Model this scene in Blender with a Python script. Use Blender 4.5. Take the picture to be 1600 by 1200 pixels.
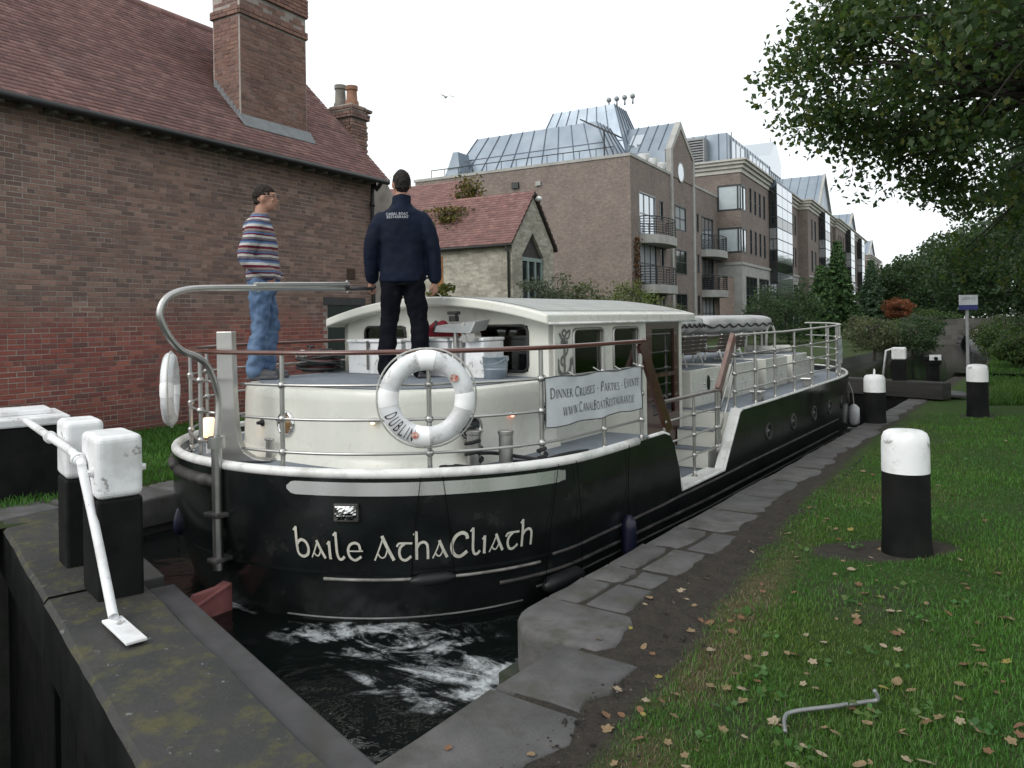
import bpy, bmesh, math, random
import numpy as np
from mathutils import Vector, Matrix, noise
R = math.radians
random.seed(7)
for o in list(bpy.data.objects): bpy.data.objects.remove(o)
scene = bpy.context.scene
COL = scene.collection

# ------------------------------------------------------------------ camera
FPX, ROLL, YAW, EYE, LOCK = 1210.0, R(0.9), R(29.7), 1.65, R(6.0)
cam_d = bpy.data.cameras.new('camera')
cam = bpy.data.objects.new('camera', cam_d); COL.objects.link(cam)
fwd = Vector((-math.sin(YAW), math.cos(YAW), 0)); rgt = Vector((math.cos(YAW), math.sin(YAW), 0)); up = Vector((0, 0, 1))
r2 = rgt*math.cos(ROLL) - up*math.sin(ROLL); u2 = up*math.cos(ROLL) + rgt*math.sin(ROLL)
M = Matrix((r2, u2, -fwd)).transposed().to_4x4(); M.translation = (0, 0, EYE)
cam.matrix_world = M
cam_d.sensor_width = 36; cam_d.lens = 36*FPX/1600; cam_d.shift_y = -0.0625
cam_d.clip_start = 0.05; cam_d.clip_end = 2000
scene.camera = cam

# ------------------------------------------------------------------ sky and sun (flat white overcast, late in the day)
SUN_EL, SUN_AZ = R(38), R(200)      # azimuth clockwise from +Y
w = bpy.data.worlds.new('World'); scene.world = w; w.use_nodes = True
nt = w.node_tree; nt.nodes.clear()
sky = nt.nodes.new('ShaderNodeTexSky'); sky.sky_type = 'NISHITA'; sky.sun_disc = False
sky.sun_elevation = SUN_EL; sky.sun_rotation = SUN_AZ
sky.air_density = 1.0; sky.dust_density = 4.0; sky.ozone_density = 1.0
hsv = nt.nodes.new('ShaderNodeHueSaturation'); hsv.inputs['Saturation'].default_value = 0.35
mixn = nt.nodes.new('ShaderNodeMix'); mixn.data_type = 'RGBA'; mixn.inputs[0].default_value = 0.80
mixn.inputs[7].default_value = (9.6, 10.1, 10.3, 1)          # cloud deck
bg = nt.nodes.new('ShaderNodeBackground'); bg.inputs[1].default_value = 0.10
wo = nt.nodes.new('ShaderNodeOutputWorld')
nt.links.new(sky.outputs[0], hsv.inputs['Color']); nt.links.new(hsv.outputs[0], mixn.inputs[6])
nt.links.new(mixn.outputs[2], bg.inputs[0]); nt.links.new(bg.outputs[0], wo.inputs[0])
sd = bpy.data.lights.new('sun', 'SUN'); sd.energy = 0.9; sd.angle = R(30); sd.color = (1, 0.97, 0.93)
so = bpy.data.objects.new('sun', sd); COL.objects.link(so)
sdir = Vector((math.sin(SUN_AZ)*math.cos(SUN_EL), math.cos(SUN_AZ)*math.cos(SUN_EL), math.sin(SUN_EL)))
so.rotation_euler = sdir.to_track_quat('Z', 'Y').to_euler(); so.location = (0, -10, 30)
vs = scene.view_settings
vs.view_transform = 'Standard'; vs.look = 'None'; vs.gamma = 1; vs.exposure = 0.48; vs.use_curve_mapping = False

# ------------------------------------------------------------------ photo pixel -> place (a pixel is a direction only; the plane it meets gives the distance)
def ray(px, py):
    dx, dy = px-800, py-500
    x = dx*math.cos(ROLL) - dy*math.sin(ROLL); y = dx*math.sin(ROLL) + dy*math.cos(ROLL)
    r, u = x/FPX, -y/FPX
    return (r*math.cos(YAW)-math.sin(YAW), r*math.sin(YAW)+math.cos(YAW), u)
def WZ(px, py, z):
    d = ray(px, py); t = (z-EYE)/d[2]; return Vector((d[0]*t, d[1]*t, z))
def WX(px, py, x):
    d = ray(px, py); t = x/d[0]; return Vector((x, d[1]*t, EYE+d[2]*t))
def WY(px, py, y):
    d = ray(px, py); t = y/d[1]; return Vector((d[0]*t, y, EYE+d[2]*t))
def WF(px, py, f):
    d = ray(px, py); return Vector((d[0]*f, d[1]*f, EYE+d[2]*f))
def proj(x, y, z):
    r = x*math.cos(YAW)+y*math.sin(YAW); f = -x*math.sin(YAW)+y*math.cos(YAW)
    if f < 0.05: return (-9e9, -9e9, f)
    a, b = FPX*r/f, -FPX*(z-EYE)/f
    return (800+a*math.cos(ROLL)+b*math.sin(ROLL), 500-a*math.sin(ROLL)+b*math.cos(ROLL), f)
NV = (math.cos(LOCK), -math.sin(LOCK)); BV = (math.sin(LOCK), math.cos(LOCK))
_o = WZ(345, 738, .62); OX, OY = _o.x, _o.y           # origin of the lock frame: the boat's sternmost point
OC = (-(OX*NV[0]+OY*NV[1]), -(OX*BV[0]+OY*BV[1]))      # camera in the lock frame
def L2W(x, y, z=0): return Vector((OX+x*NV[0]+y*BV[0], OY+x*NV[1]+y*BV[1], z))
def W2L(p):
    x, y = p[0]-OX, p[1]-OY
    return Vector((x*NV[0]+y*NV[1], x*BV[0]+y*BV[1], p[2]))
def BZ(px, py, z): return W2L(WZ(px, py, z))
def _rl(px, py):
    d = ray(px, py); return (d[0]*NV[0]+d[1]*NV[1], d[0]*BV[0]+d[1]*BV[1], d[2])
def BX(px, py, x):
    d = _rl(px, py); t = (x-OC[0])/d[0]; return Vector((x, OC[1]+t*d[1], EYE+t*d[2]))
def BY(px, py, y):
    d = _rl(px, py); t = (y-OC[1])/d[1]; return Vector((OC[0]+t*d[0], y, EYE+t*d[2]))
LROT = -LOCK
# ------------------------------------------------------------------ mesh builder
class MB:
    def __init__(s): s.v = []; s.f = []; s.m = []; s.mi = 0
    def add(s, verts, faces):
        o = len(s.v); s.v += [tuple(p) for p in verts]
        for f in faces: s.f.append(tuple(i+o for i in f)); s.m.append(s.mi)
        return s
    def box(s, c, d, rz=0, rx=0, ry=0):
        x, y, z = d[0]/2, d[1]/2, d[2]/2
        vs_ = [Vector(p) for p in ((-x,-y,-z),(x,-y,-z),(x,y,-z),(-x,y,-z),(-x,-y,z),(x,-y,z),(x,y,z),(-x,y,z))]
        if rz or rx or ry:
            m = Matrix.Rotation(rz,3,'Z') @ Matrix.Rotation(ry,3,'Y') @ Matrix.Rotation(rx,3,'X'); vs_ = [m@p for p in vs_]
        c = Vector(c)
        return s.add([p+c for p in vs_], BOXF)
    def box2(s, a, b): return s.box([(a[i]+b[i])/2 for i in range(3)], [abs(b[i]-a[i]) for i in range(3)])
    def hexa(s, p8): return s.add(p8, BOXF)
    def beam(s, p0, p1, w, h, upv=(0,0,1)):
        p0, p1 = Vector(p0), Vector(p1); d = (p1-p0).normalized(); u = Vector(upv)
        r = d.cross(u)
        if r.length < 1e-5: r = d.cross(Vector((1,0,0)))
        r.normalize(); u = r.cross(d).normalized()
        a = r*(w/2); b = u*(h/2)
        return s.add([p0-a-b, p0+a-b, p0+a+b, p0-a+b, p1-a-b, p1+a-b, p1+a+b, p1-a+b],
                     [(0,3,2,1),(4,5,6,7),(0,1,5,4),(1,2,6,5),(2,3,7,6),(3,0,4,7)][::1])
    def tube(s, pts, r, n=10, cap=True, closed=False):
        pts = [Vector(p) for p in pts]; k = len(pts)
        rs = r if isinstance(r, (list, tuple)) else [r]*k
        rings = []; nrm = None
        for i, p in enumerate(pts):
            if closed: t = (pts[(i+1)%k]-pts[(i-1)%k])
            else: t = pts[min(i+1,k-1)]-pts[max(i-1,0)]
            t = t.normalized() if t.length > 1e-9 else Vector((0,0,1))
            if nrm is None:
                nrm = t.orthogonal().normalized()
            else:
                nrm = nrm - t*nrm.dot(t)
                nrm = nrm.normalized() if nrm.length > 1e-6 else t.orthogonal().normalized()
            b = t.cross(nrm)
            rings.append([p+(nrm*math.cos(a)+b*math.sin(a))*rs[i] for a in [2*math.pi*j/n for j in range(n)]])
        vs_ = [q for rg in rings for q in rg]; fs = []
        for i in range(k if closed else k-1):
            i2 = (i+1)%k
            for j in range(n):
                j2 = (j+1)%n; fs.append((i*n+j, i*n+j2, i2*n+j2, i2*n+j))
        if cap and not closed:
            fs.append(tuple(range(n))[::-1]); fs.append(tuple((k-1)*n+j for j in range(n)))
        return s.add(vs_, fs)
    def cyl(s, p0, p1, r, n=16, r1=None): return s.tube([p0, p1], [r, r if r1 is None else r1], n)
    def lathe(s, prof, c=(0,0,0), n=24, axis=None):
        # prof: (radius, height) bottom to top; axis: 3x3 matrix mapping local z
        c = Vector(c); vs_ = []; fs = []
        for (r, h) in prof:
            for j in range(n):
                a = 2*math.pi*j/n; p = Vector((r*math.cos(a), r*math.sin(a), h))
                if axis is not None: p = axis@p
                vs_.append(c+p)
        k = len(prof)
        for i in range(k-1):
            for j in range(n):
                j2 = (j+1)%n; fs.append((i*n+j, i*n+j2, (i+1)*n+j2, (i+1)*n+j))
        fs.append(tuple(range(n))[::-1]); fs.append(tuple((k-1)*n+j for j in range(n)))
        return s.add(vs_, fs)
    def prism(s, poly, z0, z1):
        n = len(poly)
        vs_ = [(p[0],p[1],z0) for p in poly]+[(p[0],p[1],z1) for p in poly]
        fs = [tuple(range(n))[::-1], tuple(range(n,2*n))]+[(i,(i+1)%n,n+(i+1)%n,n+i) for i in range(n)]
        return s.add(vs_, fs)
    def extr(s, poly3, off):
        n = len(poly3); off = Vector(off); a = [Vector(p) for p in poly3]
        return s.add(a+[p+off for p in a], [tuple(range(n))[::-1], tuple(range(n,2*n))]+[(i,(i+1)%n,n+(i+1)%n,n+i) for i in range(n)])
    def ball(s, c, r, n=12, m=8, sc=(1,1,1), rot=None):
        c = Vector(c); vs_ = [c+(rot@Vector((0,0,-r*sc[2])) if rot else Vector((0,0,-r*sc[2])))]
        for i in range(1, m):
            t = math.pi*i/m - math.pi/2
            for j in range(n):
                a = 2*math.pi*j/n
                p = Vector((r*math.cos(t)*math.cos(a)*sc[0], r*math.cos(t)*math.sin(a)*sc[1], r*math.sin(t)*sc[2]))
                vs_.append(c+(rot@p if rot else p))
        vs_.append(c+(rot@Vector((0,0,r*sc[2])) if rot else Vector((0,0,r*sc[2]))))
        fs = []
        for j in range(n): fs.append((0, 1+(j+1)%n, 1+j))
        for i in range(m-2):
            for j in range(n):
                a = 1+i*n+j; b = 1+i*n+(j+1)%n; fs.append((a, b, b+n, a+n))
        e = len(vs_)-1
        for j in range(n): fs.append((e, 1+(m-2)*n+j, 1+(m-2)*n+(j+1)%n))
        return s.add(vs_, fs)
    def grid(s, rows):
        nr, nc = len(rows), len(rows[0]); vs_ = [p for r_ in rows for p in r_]
        return s.add(vs_, [(i*nc+j, i*nc+j+1, (i+1)*nc+j+1, (i+1)*nc+j) for i in range(nr-1) for j in range(nc-1)])
    def mesh(s, name, mats, smooth=False, fixn=False):
        me = bpy.data.meshes.new(name); me.from_pydata(s.v, [], s.f)
        for m_ in (mats if isinstance(mats, (list, tuple)) else [mats]): me.materials.append(m_)
        if any(s.m): me.polygons.foreach_set('material_index', s.m)
        if fixn:
            b = bmesh.new(); b.from_mesh(me); bmesh.ops.recalc_face_normals(b, faces=b.faces); b.to_mesh(me); b.free()
        if smooth: me.polygons.foreach_set('use_smooth', [True]*len(me.polygons))
        me.update(); return me
    def build(s, name, mats, parent=None, loc=None, rz=0, smooth=False, bevel=0, seg=2, auto=None, fixn=True):
        me = s.mesh(name, mats, smooth or auto is not None, fixn)
        if auto is not None: sharp(me, auto)
        o = bpy.data.objects.new(name, me); COL.objects.link(o)
        if parent is not None: o.parent = parent
        if loc is not None: o.location = loc
        if rz: o.rotation_euler[2] = rz
        if bevel:
            bm_ = o.modifiers.new('bevel', 'BEVEL'); bm_.width = bevel; bm_.segments = seg; bm_.limit_method = 'ANGLE'; bm_.angle_limit = R(35)
        return o
BOXF = [(0,3,2,1),(4,5,6,7),(0,1,5,4),(1,2,6,5),(2,3,7,6),(3,0,4,7)]
def sharp(me, deg):
    b = bmesh.new(); b.from_mesh(me)
    for e in b.edges:
        if len(e.link_faces) == 2 and e.calc_face_angle(0) > R(deg): e.smooth = False
    b.to_mesh(me); b.free()
def tag(o, label=None, cat=None, group=None, kind=None):
    if label: o['label'] = label
    if cat: o['category'] = cat
    if group: o['group'] = group
    if kind: o['kind'] = kind
    return o
def empty(name, loc=(0,0,0), rz=0, label=None, cat=None, group=None):
    o = bpy.data.objects.new(name, None); COL.objects.link(o); o.location = loc; o.rotation_euler[2] = rz
    o.empty_display_size = .1
    return tag(o, label, cat, group)
def inst(name, me, loc, rot=(0,0,0), parent=None, sc=None):
    o = bpy.data.objects.new(name, me); COL.objects.link(o); o.location = loc; o.rotation_euler = rot
    if sc: o.scale = sc
    if parent is not None: o.parent = parent
    return o
def copy_tree(o, parent=None):
    c = o.copy(); COL.objects.link(c)
    if parent is not None: c.parent = parent
    for ch in o.children: copy_tree(ch, c)
    return c
def catmull(pts, n=6, closed=False):
    pts = [Vector(p) for p in pts]; out = []; k = len(pts)
    for i in range(k if closed else k-1):
        if closed: a,b,c,d = pts[i-1],pts[i],pts[(i+1)%k],pts[(i+2)%k]
        else: a,b,c,d = pts[max(i-1,0)],pts[i],pts[i+1],pts[min(i+2,k-1)]
        for j in range(n):
            t = j/n
            out.append(.5*((2*b)+(c-a)*t+(2*a-5*b+4*c-d)*t*t+(3*b-a-3*c+d)*t**3))
    if not closed: out.append(pts[-1])
    return out
def npmesh(name, V, F, mat, attr=None):
    me = bpy.data.meshes.new(name); V = np.asarray(V, np.float32); F = np.asarray(F, np.int32)
    nv, nf, k = len(V), len(F), F.shape[1]
    me.vertices.add(nv); me.vertices.foreach_set('co', V.ravel())
    me.loops.add(nf*k); me.loops.foreach_set('vertex_index', F.ravel())
    me.polygons.add(nf); me.polygons.foreach_set('loop_start', np.arange(0, nf*k, k, dtype=np.int32))
    me.polygons.foreach_set('loop_total', np.full(nf, k, np.int32))
    if attr is not None:
        a = me.color_attributes.new('Col', 'FLOAT_COLOR', 'POINT')
        a.data.foreach_set('color', np.asarray(attr, np.float32).ravel())
    me.materials.append(mat); me.update(calc_edges=True); me.validate()
    return me

# ------------------------------------------------------------------ materials
class NT:
    def __init__(s, name):
        s.mat = bpy.data.materials.new(name); s.mat.use_nodes = True; s.t = s.mat.node_tree; s.t.nodes.clear()
        s.out = s.n('ShaderNodeOutputMaterial'); s.b = s.n('ShaderNodeBsdfPrincipled'); s.l(s.b.outputs[0], s.out.inputs[0])
    def n(s, t, **k):
        x = s.t.nodes.new(t)
        for a, b in k.items(): setattr(x, a, b)
        return x
    def l(s, a, b): s.t.links.new(a, b)
    def put(s, sock, v):
        if hasattr(v, 'links') or hasattr(v, 'is_output'): s.l(v, sock)
        else: sock.default_value = v
    def pos(s, world=False, obj=True):
        if world: return s.n('ShaderNodeNewGeometry').outputs['Position']
        return s.n('ShaderNodeTexCoord').outputs['Object']
    def noise(s, vec, scale, detail=4, rough=.55, dist=0):
        x = s.n('ShaderNodeTexNoise'); x.inputs['Scale'].default_value = scale; x.inputs['Detail'].default_value = detail
        x.inputs['Roughness'].default_value = rough; x.inputs['Distortion'].default_value = dist
        if vec is not None: s.l(vec, x.inputs['Vector'])
        return x.outputs[0]
    def ramp(s, fac, stops):
        x = s.n('ShaderNodeValToRGB'); e = x.color_ramp.elements
        while len(e) < len(stops): e.new(.5)
        for i, (p, c) in enumerate(stops):
            e[i].position = p; e[i].color = c if len(c) == 4 else (*c, 1)
        s.l(fac, x.inputs[0]); return x.outputs[0]
    def maprange(s, v, a, b, c=0, d=1):
        x = s.n('ShaderNodeMapRange'); x.clamp = True
        s.l(v, x.inputs[0]); x.inputs[1].default_value = a; x.inputs[2].default_value = b
        x.inputs[3].default_value = c; x.inputs[4].default_value = d; return x.outputs[0]
    def mix(s, f, a, b, bt='MIX'):
        x = s.n('ShaderNodeMix', data_type='RGBA', blend_type=bt)
        s.put(x.inputs[0], f)
        for i, v in ((6, a), (7, b)):
            if isinstance(v, (tuple, list)): x.inputs[i].default_value = v if len(v) == 4 else (*v, 1)
            else: s.l(v, x.inputs[i])
        return x.outputs[2]
    def math(s, op, a, b=0.0):
        x = s.n('ShaderNodeMath', operation=op); s.put(x.inputs[0], a); s.put(x.inputs[1], b); return x.outputs[0]
    def xyz(s, v):
        x = s.n('ShaderNodeSeparateXYZ'); s.l(v, x.inputs[0]); return x.outputs
    def bump(s, h, strength=.3, dist=.01):
        x = s.n('ShaderNodeBump'); x.inputs['Strength'].default_value = strength; x.inputs['Distance'].default_value = dist
        s.l(h, x.inputs['Height']); s.l(x.outputs[0], s.b.inputs['Normal'])
    def base(s, c):
        if isinstance(c, (tuple, list)): s.b.inputs['Base Color'].default_value = c if len(c) == 4 else (*c, 1)
        else: s.l(c, s.b.inputs['Base Color'])
    def set(s, **k):
        mp = dict(rough='Roughness', metal='Metallic', spec='Specular IOR Level', ior='IOR', coat='Coat Weight', coatr='Coat Roughness', trans='Transmission Weight', sub='Subsurface Weight')
        for a, b in k.items(): s.put(s.b.inputs[mp[a]], b)
        return s
MATS = {}
def pm(name, c1, c2=None, scale=6, rough=.6, metal=0, bump=0, bscale=None, bdist=.004, detail=5, spec=.5, coat=0, rvar=0, grime=None, gscale=1.5, gamt=.5, chip=None, world=False, lo=.35, hi=.65, stretch=None):
    if name in MATS: return MATS[name]
    m = NT(name); p = m.pos(world)
    if stretch:
        mp = m.n('ShaderNodeMapping'); mp.inputs['Scale'].default_value = stretch; m.l(p, mp.inputs[0]); p = mp.outputs[0]
    c2 = c2 or tuple(x*.8 for x in c1)
    nz = m.noise(p, scale, detail)
    col = m.ramp(nz, [(lo, c1), (hi, c2)])
    if grime:
        g = m.maprange(m.noise(p, gscale, 8, .65), .48, .66, 0, gamt); col = m.mix(g, col, grime)
    if chip:
        cs, amt, cc = chip; k = m.maprange(m.noise(p, cs, 9, .72, .4), .60, .635, 0, amt); col = m.mix(k, col, cc)
    m.base(col); m.set(metal=metal, spec=spec, coat=coat)
    if rvar: m.set(rough=m.maprange(m.noise(p, scale*1.7, 6), .3, .7, rough-rvar, rough+rvar))
    else: m.set(rough=rough)
    if bump: m.bump(m.noise(p, bscale or scale*6, 8, .65), bump, bdist)
    MATS[name] = m.mat; return m.mat
def emit(name, c, s):
    m = NT(name); m.base((.8,.8,.8)); m.b.inputs['Emission Color'].default_value = (*c, 1); m.b.inputs['Emission Strength'].default_value = s
    return m.mat
BLACKP = pm('black_paint', (.012,.013,.013), (.020,.021,.020), 3, .5, spec=.5, rvar=.08, bump=.05, bscale=3, bdist=.02, grime=(.035,.037,.035), gscale=2.2, gamt=.4)
HULLM = pm('hull_black_gloss', (.006,.0075,.0075), (.010,.012,.012), 2, .19, rvar=.07, bump=.22, bscale=1.6, bdist=.03, detail=3, grime=(.016,.02,.02), gscale=2.5, gamt=.5, chip=(4.2, .30, (.045,.042,.038)))
WHITEP = pm('white_paint', (.84,.845,.85), (.74,.745,.75), 5, .5, bump=.3, bscale=26, rvar=.1, grime=(.40,.40,.37), gscale=4, gamt=.5, chip=(7.5, .75, (.20,.19,.17)))
CREAM = pm('cream_gloss_paint', (.70,.70,.63), (.65,.65,.585), 2.5, .3, bump=.03, bscale=6, rvar=.07, coat=.2, grime=(.50,.49,.43), gscale=2.2, gamt=.25, chip=(10, .18, (.36,.30,.22)))
GUNW = pm('white_gunwale_paint', (.78,.78,.76), (.70,.70,.68), 5, .4, bump=.08, bscale=14, grime=(.34,.33,.30), gscale=5, gamt=.55)
DECKM = pm('blue_grey_deck_paint', (.19,.215,.25), (.155,.18,.21), 9, .75, bump=.35, bscale=180, bdist=.002, grime=(.11,.12,.13), gscale=2, gamt=.5)
STEEL = pm('brushed_stainless', (.50,.49,.47), (.44,.43,.415), 5, .34, metal=1, rvar=.04)
CHROME = pm('polished_chrome', (.75,.75,.74), (.6,.6,.6), 8, .1, metal=1)
TEAK = pm('varnished_rail_wood', (.13,.05,.035), (.085,.03,.022), 9, .3, coat=.4, bump=.12, bscale=40, bdist=.002, stretch=(1,1,6))
DOORW = pm('mahogany_panel', (.075,.028,.018), (.045,.016,.012), 5, .22, coat=.5, bump=.06, bscale=20, stretch=(6,6,1))
RUBBER = pm('black_rubber', (.014,.014,.015), (.024,.024,.025), 8, .5, bump=.2, bscale=30)
ROPEM = pm('black_rope', (.012,.012,.013), (.03,.03,.032), 60, .9, bump=.6, bscale=150, bdist=.003)
STONEJ = pm('stone_joint', (.05,.048,.044), (.035,.034,.03), 9, .95, bump=.5)
def glass(name, tint=(.02,.024,.026), metal=.0, rough=.04, spec=.9):
    m = NT(name); p = m.pos(True); m.base(tint); m.set(rough=rough, metal=metal, spec=spec)
    m.bump(m.noise(p, 1.1, 2), .08, .05); return m.mat
GLASSD = glass('dark_window_glass')
GLASSR = glass('sky_reflecting_glass', (.52,.56,.60), .75, .05)
def clear_glass(name):
    m = NT(name); m.t.nodes.remove(m.b); tr = m.n('ShaderNodeBsdfTransparent'); tr.inputs[0].default_value = (.80,.83,.82,1)
    gl = m.n('ShaderNodeBsdfGlossy'); gl.inputs['Roughness'].default_value = .02; gl.inputs[0].default_value = (.9,.9,.9,1)
    fr = m.n('ShaderNodeFresnel'); fr.inputs[0].default_value = 1.9
    mx = m.n('ShaderNodeMixShader'); m.l(fr.outputs[0], mx.inputs[0]); m.l(tr.outputs[0], mx.inputs[1]); m.l(gl.outputs[0], mx.inputs[2]); m.l(mx.outputs[0], m.out.inputs[0])
    return m.mat
GLASSC = clear_glass('clear_cabin_glass')
STONE = pm('granite_stone', (.17,.165,.165), (.115,.11,.11), 7, .85, bump=.5, bscale=45, bdist=.006, grime=(.07,.072,.06), gscale=2.2, gamt=.7)
STONEP = pm('pale_stone', (.40,.395,.37), (.33,.325,.305), 2, .85, bump=.2, bscale=20, world=True, grime=(.24,.235,.21), gscale=.8, gamt=.5)
# ================================================================== LETTERING drawn with pen strokes: (points, width, smooth)
def _c(cx, cy, rx, ry, a0, a1, n=10): return [(cx+rx*math.cos(R(a0+(a1-a0)*i/n)), cy+ry*math.sin(R(a0+(a1-a0)*i/n))) for i in range(n+1)]
T_, H_ = .17, .085
UNC = {
 'b': (1.0, [([(-.06,1.5),(.08,1.66),(.13,1.72)], .12, 0), ([(.12,1.72),(.12,1.2),(.12,.6),(.18,.18),(.48,.02),(.80,.18),(.90,.52),(.78,.86),(.52,1.0),(.30,.92),(.17,.74)], T_, 1)]),
 'a': (1.0, [([(.40,1.05),(.62,.56),(.90,.02)], T_, 0), ([(.46,1.0),(.25,.5),(.0,.02)], H_, 0), ([(.16,.34),(.30,.16),(.46,.16),(.58,.34),(.62,.46)], H_, 1)]),
 'i': (.38, [([(-.02,.84),(.08,.96),(.14,1.04)], .10, 0), ([(.13,1.04),(.13,.0)], T_, 0), ([(.06,.02),(.24,.02)], .06, 0)]),
 'l': (.66, [([(-.05,1.38),(.06,1.50),(.13,1.58)], .11, 0), ([(.13,1.58),(.13,.9),(.14,.35),(.24,.06),(.42,.03),(.60,.20)], T_*.92, 1)]),
 'e': (1.06, [([(.12,.52),(.55,.52),(1.02,.54)], H_, 0), ([(.86,.60),(.78,.90),(.52,1.0),(.22,.86),(.09,.52),(.20,.16),(.50,.0),(.90,.22)], T_*.9, 1)]),
 'A': (1.28, [([(.50,1.42),(.82,.7),(1.18,.0)], T_*1.15, 0), ([(.58,1.34),(.32,.7),(.0,.0)], H_*1.1, 0), ([(.20,.42),(.38,.18),(.60,.20),(.74,.44),(.78,.62)], H_, 1)]),
 't': (.98, [([(.0,.78),(.10,.94),(.28,.98),(.94,.96)], .12, 1), ([(.48,.96),(.22,.74),(.14,.42),(.26,.08),(.54,.0),(.86,.22)], T_*.92, 1)]),
 'h': (1.0, [([(-.06,1.42),(.06,1.55),(.13,1.62)], .11, 0), ([(.12,1.62),(.12,.0)], T_, 0), ([(.14,.70),(.32,.94),(.58,1.0),(.76,.84),(.80,.5),(.80,.0)], T_*.92, 1)]),
 'C': (1.2, [([(1.06,.98),(.98,1.24),(.70,1.36),(.32,1.18),(.08,.68),(.22,.18),(.60,.0),(1.06,.26)], T_*1.2, 1)]),
 ' ': (.48, [])}
TK, TN, SF = .125, .055, .035
def _sf(x, y, w=.11): return ([(x-w, y), (x+w, y)], SF, 0)
CAP = {
 'D': (.86, [([(.16,0),(.16,1)],TK,0), ([(.16,.975)]+_c(.30,.5,.47,.475,90,-90)+[(.16,.025)],.08,0), _sf(.12,.018), _sf(.12,.982)]),
 'I': (.40, [([(.2,0),(.2,1)],TK,0), _sf(.2,.018), _sf(.2,.982)]),
 'N': (.95, [([(.14,0),(.14,1)],TN,0), ([(.12,.98),(.80,.02)],TK,0), ([(.80,0),(.80,1)],TN,0), _sf(.14,.018), _sf(.12,.982,.09), _sf(.80,.982)]),
 'E': (.66, [([(.16,0),(.16,1)],TK,0), ([(.1,.97),(.58,.97),(.58,.86)],TN,0), ([(.16,.52),(.50,.52)],TN,0), ([(.1,.03),(.60,.03),(.62,.16)],TN,0)]),
 'R': (.80, [([(.16,0),(.16,1)],TK,0), ([(.12,.97)]+_c(.32,.74,.26,.23,90,-90)+[(.18,.51)],.075,0), ([(.36,.50),(.80,.0)],.10,0), _sf(.16,.018)]),
 'C': (.86, [(_c(.48,.5,.40,.48,48,312,16),.09,0), ([(.76,.80),(.76,.97)],SF,0)]),
 'U': (.86, [([(.15,1),(.15,.32),(.24,.08),(.43,.02),(.62,.08),(.70,.32)],.10,1), ([(.70,.30),(.70,1)],TN,0), _sf(.15,.982), _sf(.70,.982,.09)]),
 'S': (.60, [([(.50,.82),(.42,.96),(.24,.97),(.12,.80),(.20,.60),(.42,.44),(.50,.24),(.40,.05),(.20,.03),(.09,.18)],.09,1)]),
 'P': (.70, [([(.16,0),(.16,1)],TK,0), ([(.12,.97)]+_c(.32,.72,.27,.25,90,-90)+[(.18,.47)],.075,0), _sf(.16,.018)]),
 'A': (.92, [([(.44,1.0),(.80,0)],TK,0), ([(.46,.96),(.10,0)],TN,0), ([(.24,.36),(.66,.36)],TN,0), _sf(.10,.018,.09), _sf(.80,.018)]),
 'T': (.76, [([(.38,0),(.38,1)],TK,0), ([(.06,.84),(.06,.97),(.70,.97),(.70,.84)],TN,0), _sf(.38,.018)]),
 'V': (.90, [([(.10,1.0),(.46,.0)],TK,0), ([(.44,.02),(.80,1.0)],TN,0), _sf(.10,.982), _sf(.80,.982,.09)]),
 'W': (1.3, [([(.10,1.0),(.38,.0)],TK,0), ([(.38,.02),(.64,.98)],TN,0), ([(.62,1.0),(.92,.0)],TK,0), ([(.92,.02),(1.20,1.0)],TN,0), _sf(.10,.982), _sf(.62,.982), _sf(1.20,.982,.09)]),
 'B': (.74, [([(.16,0),(.16,1)],TK,0), ([(.12,.97)]+_c(.30,.76,.24,.21,90,-90)+[(.18,.54)],.07,0), ([(.18,.54)]+_c(.32,.28,.29,.255,90,-90)+[(.12,.025)],.08,0)]),
 'O': (.98, [(_c(.48,.5,.40,.47,0,360,22),.09,0)]),
 'L': (.66, [([(.16,0),(.16,1)],TK,0), ([(.1,.03),(.60,.03),(.62,.18)],TN,0), _sf(.16,.982)]),
 'K': (.80, [([(.16,0),(.16,1)],TK,0), ([(.18,.45),(.66,1.0)],TN,0), ([(.30,.56),(.76,0)],.10,0)]),
 '5': (.62, [([(.52,.97),(.18,.97),(.15,.56),(.34,.60),(.52,.44),(.46,.12),(.26,.02),(.10,.12)],.09,0)]),
 '-': (.46, [([(.08,.38),(.38,.38)],.07,0)]),
 '.': (.28, [([(.08,.06),(.20,.06)],.12,0)]),
 ' ': (.34, [])}
def letters(text, font, unit, small=None, track=.0, fixw=None, sub=1):
    """list of strips; each strip = list of ((x,y) left, (x,y) right); returns strips and total width"""
    out = []; x = 0
    for i, ch in enumerate(text):
        sc = 1.0
        if small is not None and ch.islower(): sc = small; ch = ch.upper()
        adv, st = font[ch]
        for pts, wd, sm in st:
            if fixw: wd = fixw
            elif wd == SF and fixw == 0: continue
            P_ = [Vector((p[0], p[1], 0)) for p in pts]
            if sm: P_ = catmull(P_, 5)
            elif sub > 1:
                Q = []
                for a, b in zip(P_[:-1], P_[1:]): Q += [a.lerp(b, k/sub) for k in range(sub)]
                P_ = Q+[P_[-1]]
            strip = []
            for k, p in enumerate(P_):
                t = (P_[min(k+1, len(P_)-1)]-P_[max(k-1, 0)]).normalized(); n_ = Vector((-t.y, t.x, 0))*wd/2
                a, b = p+n_, p-n_
                strip.append((((x+a.x*sc)*unit, a.y*sc*unit), ((x+b.x*sc)*unit, b.y*sc*unit)))
            out.append(strip)
        x += adv*sc+track
    return out, x*unit
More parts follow.
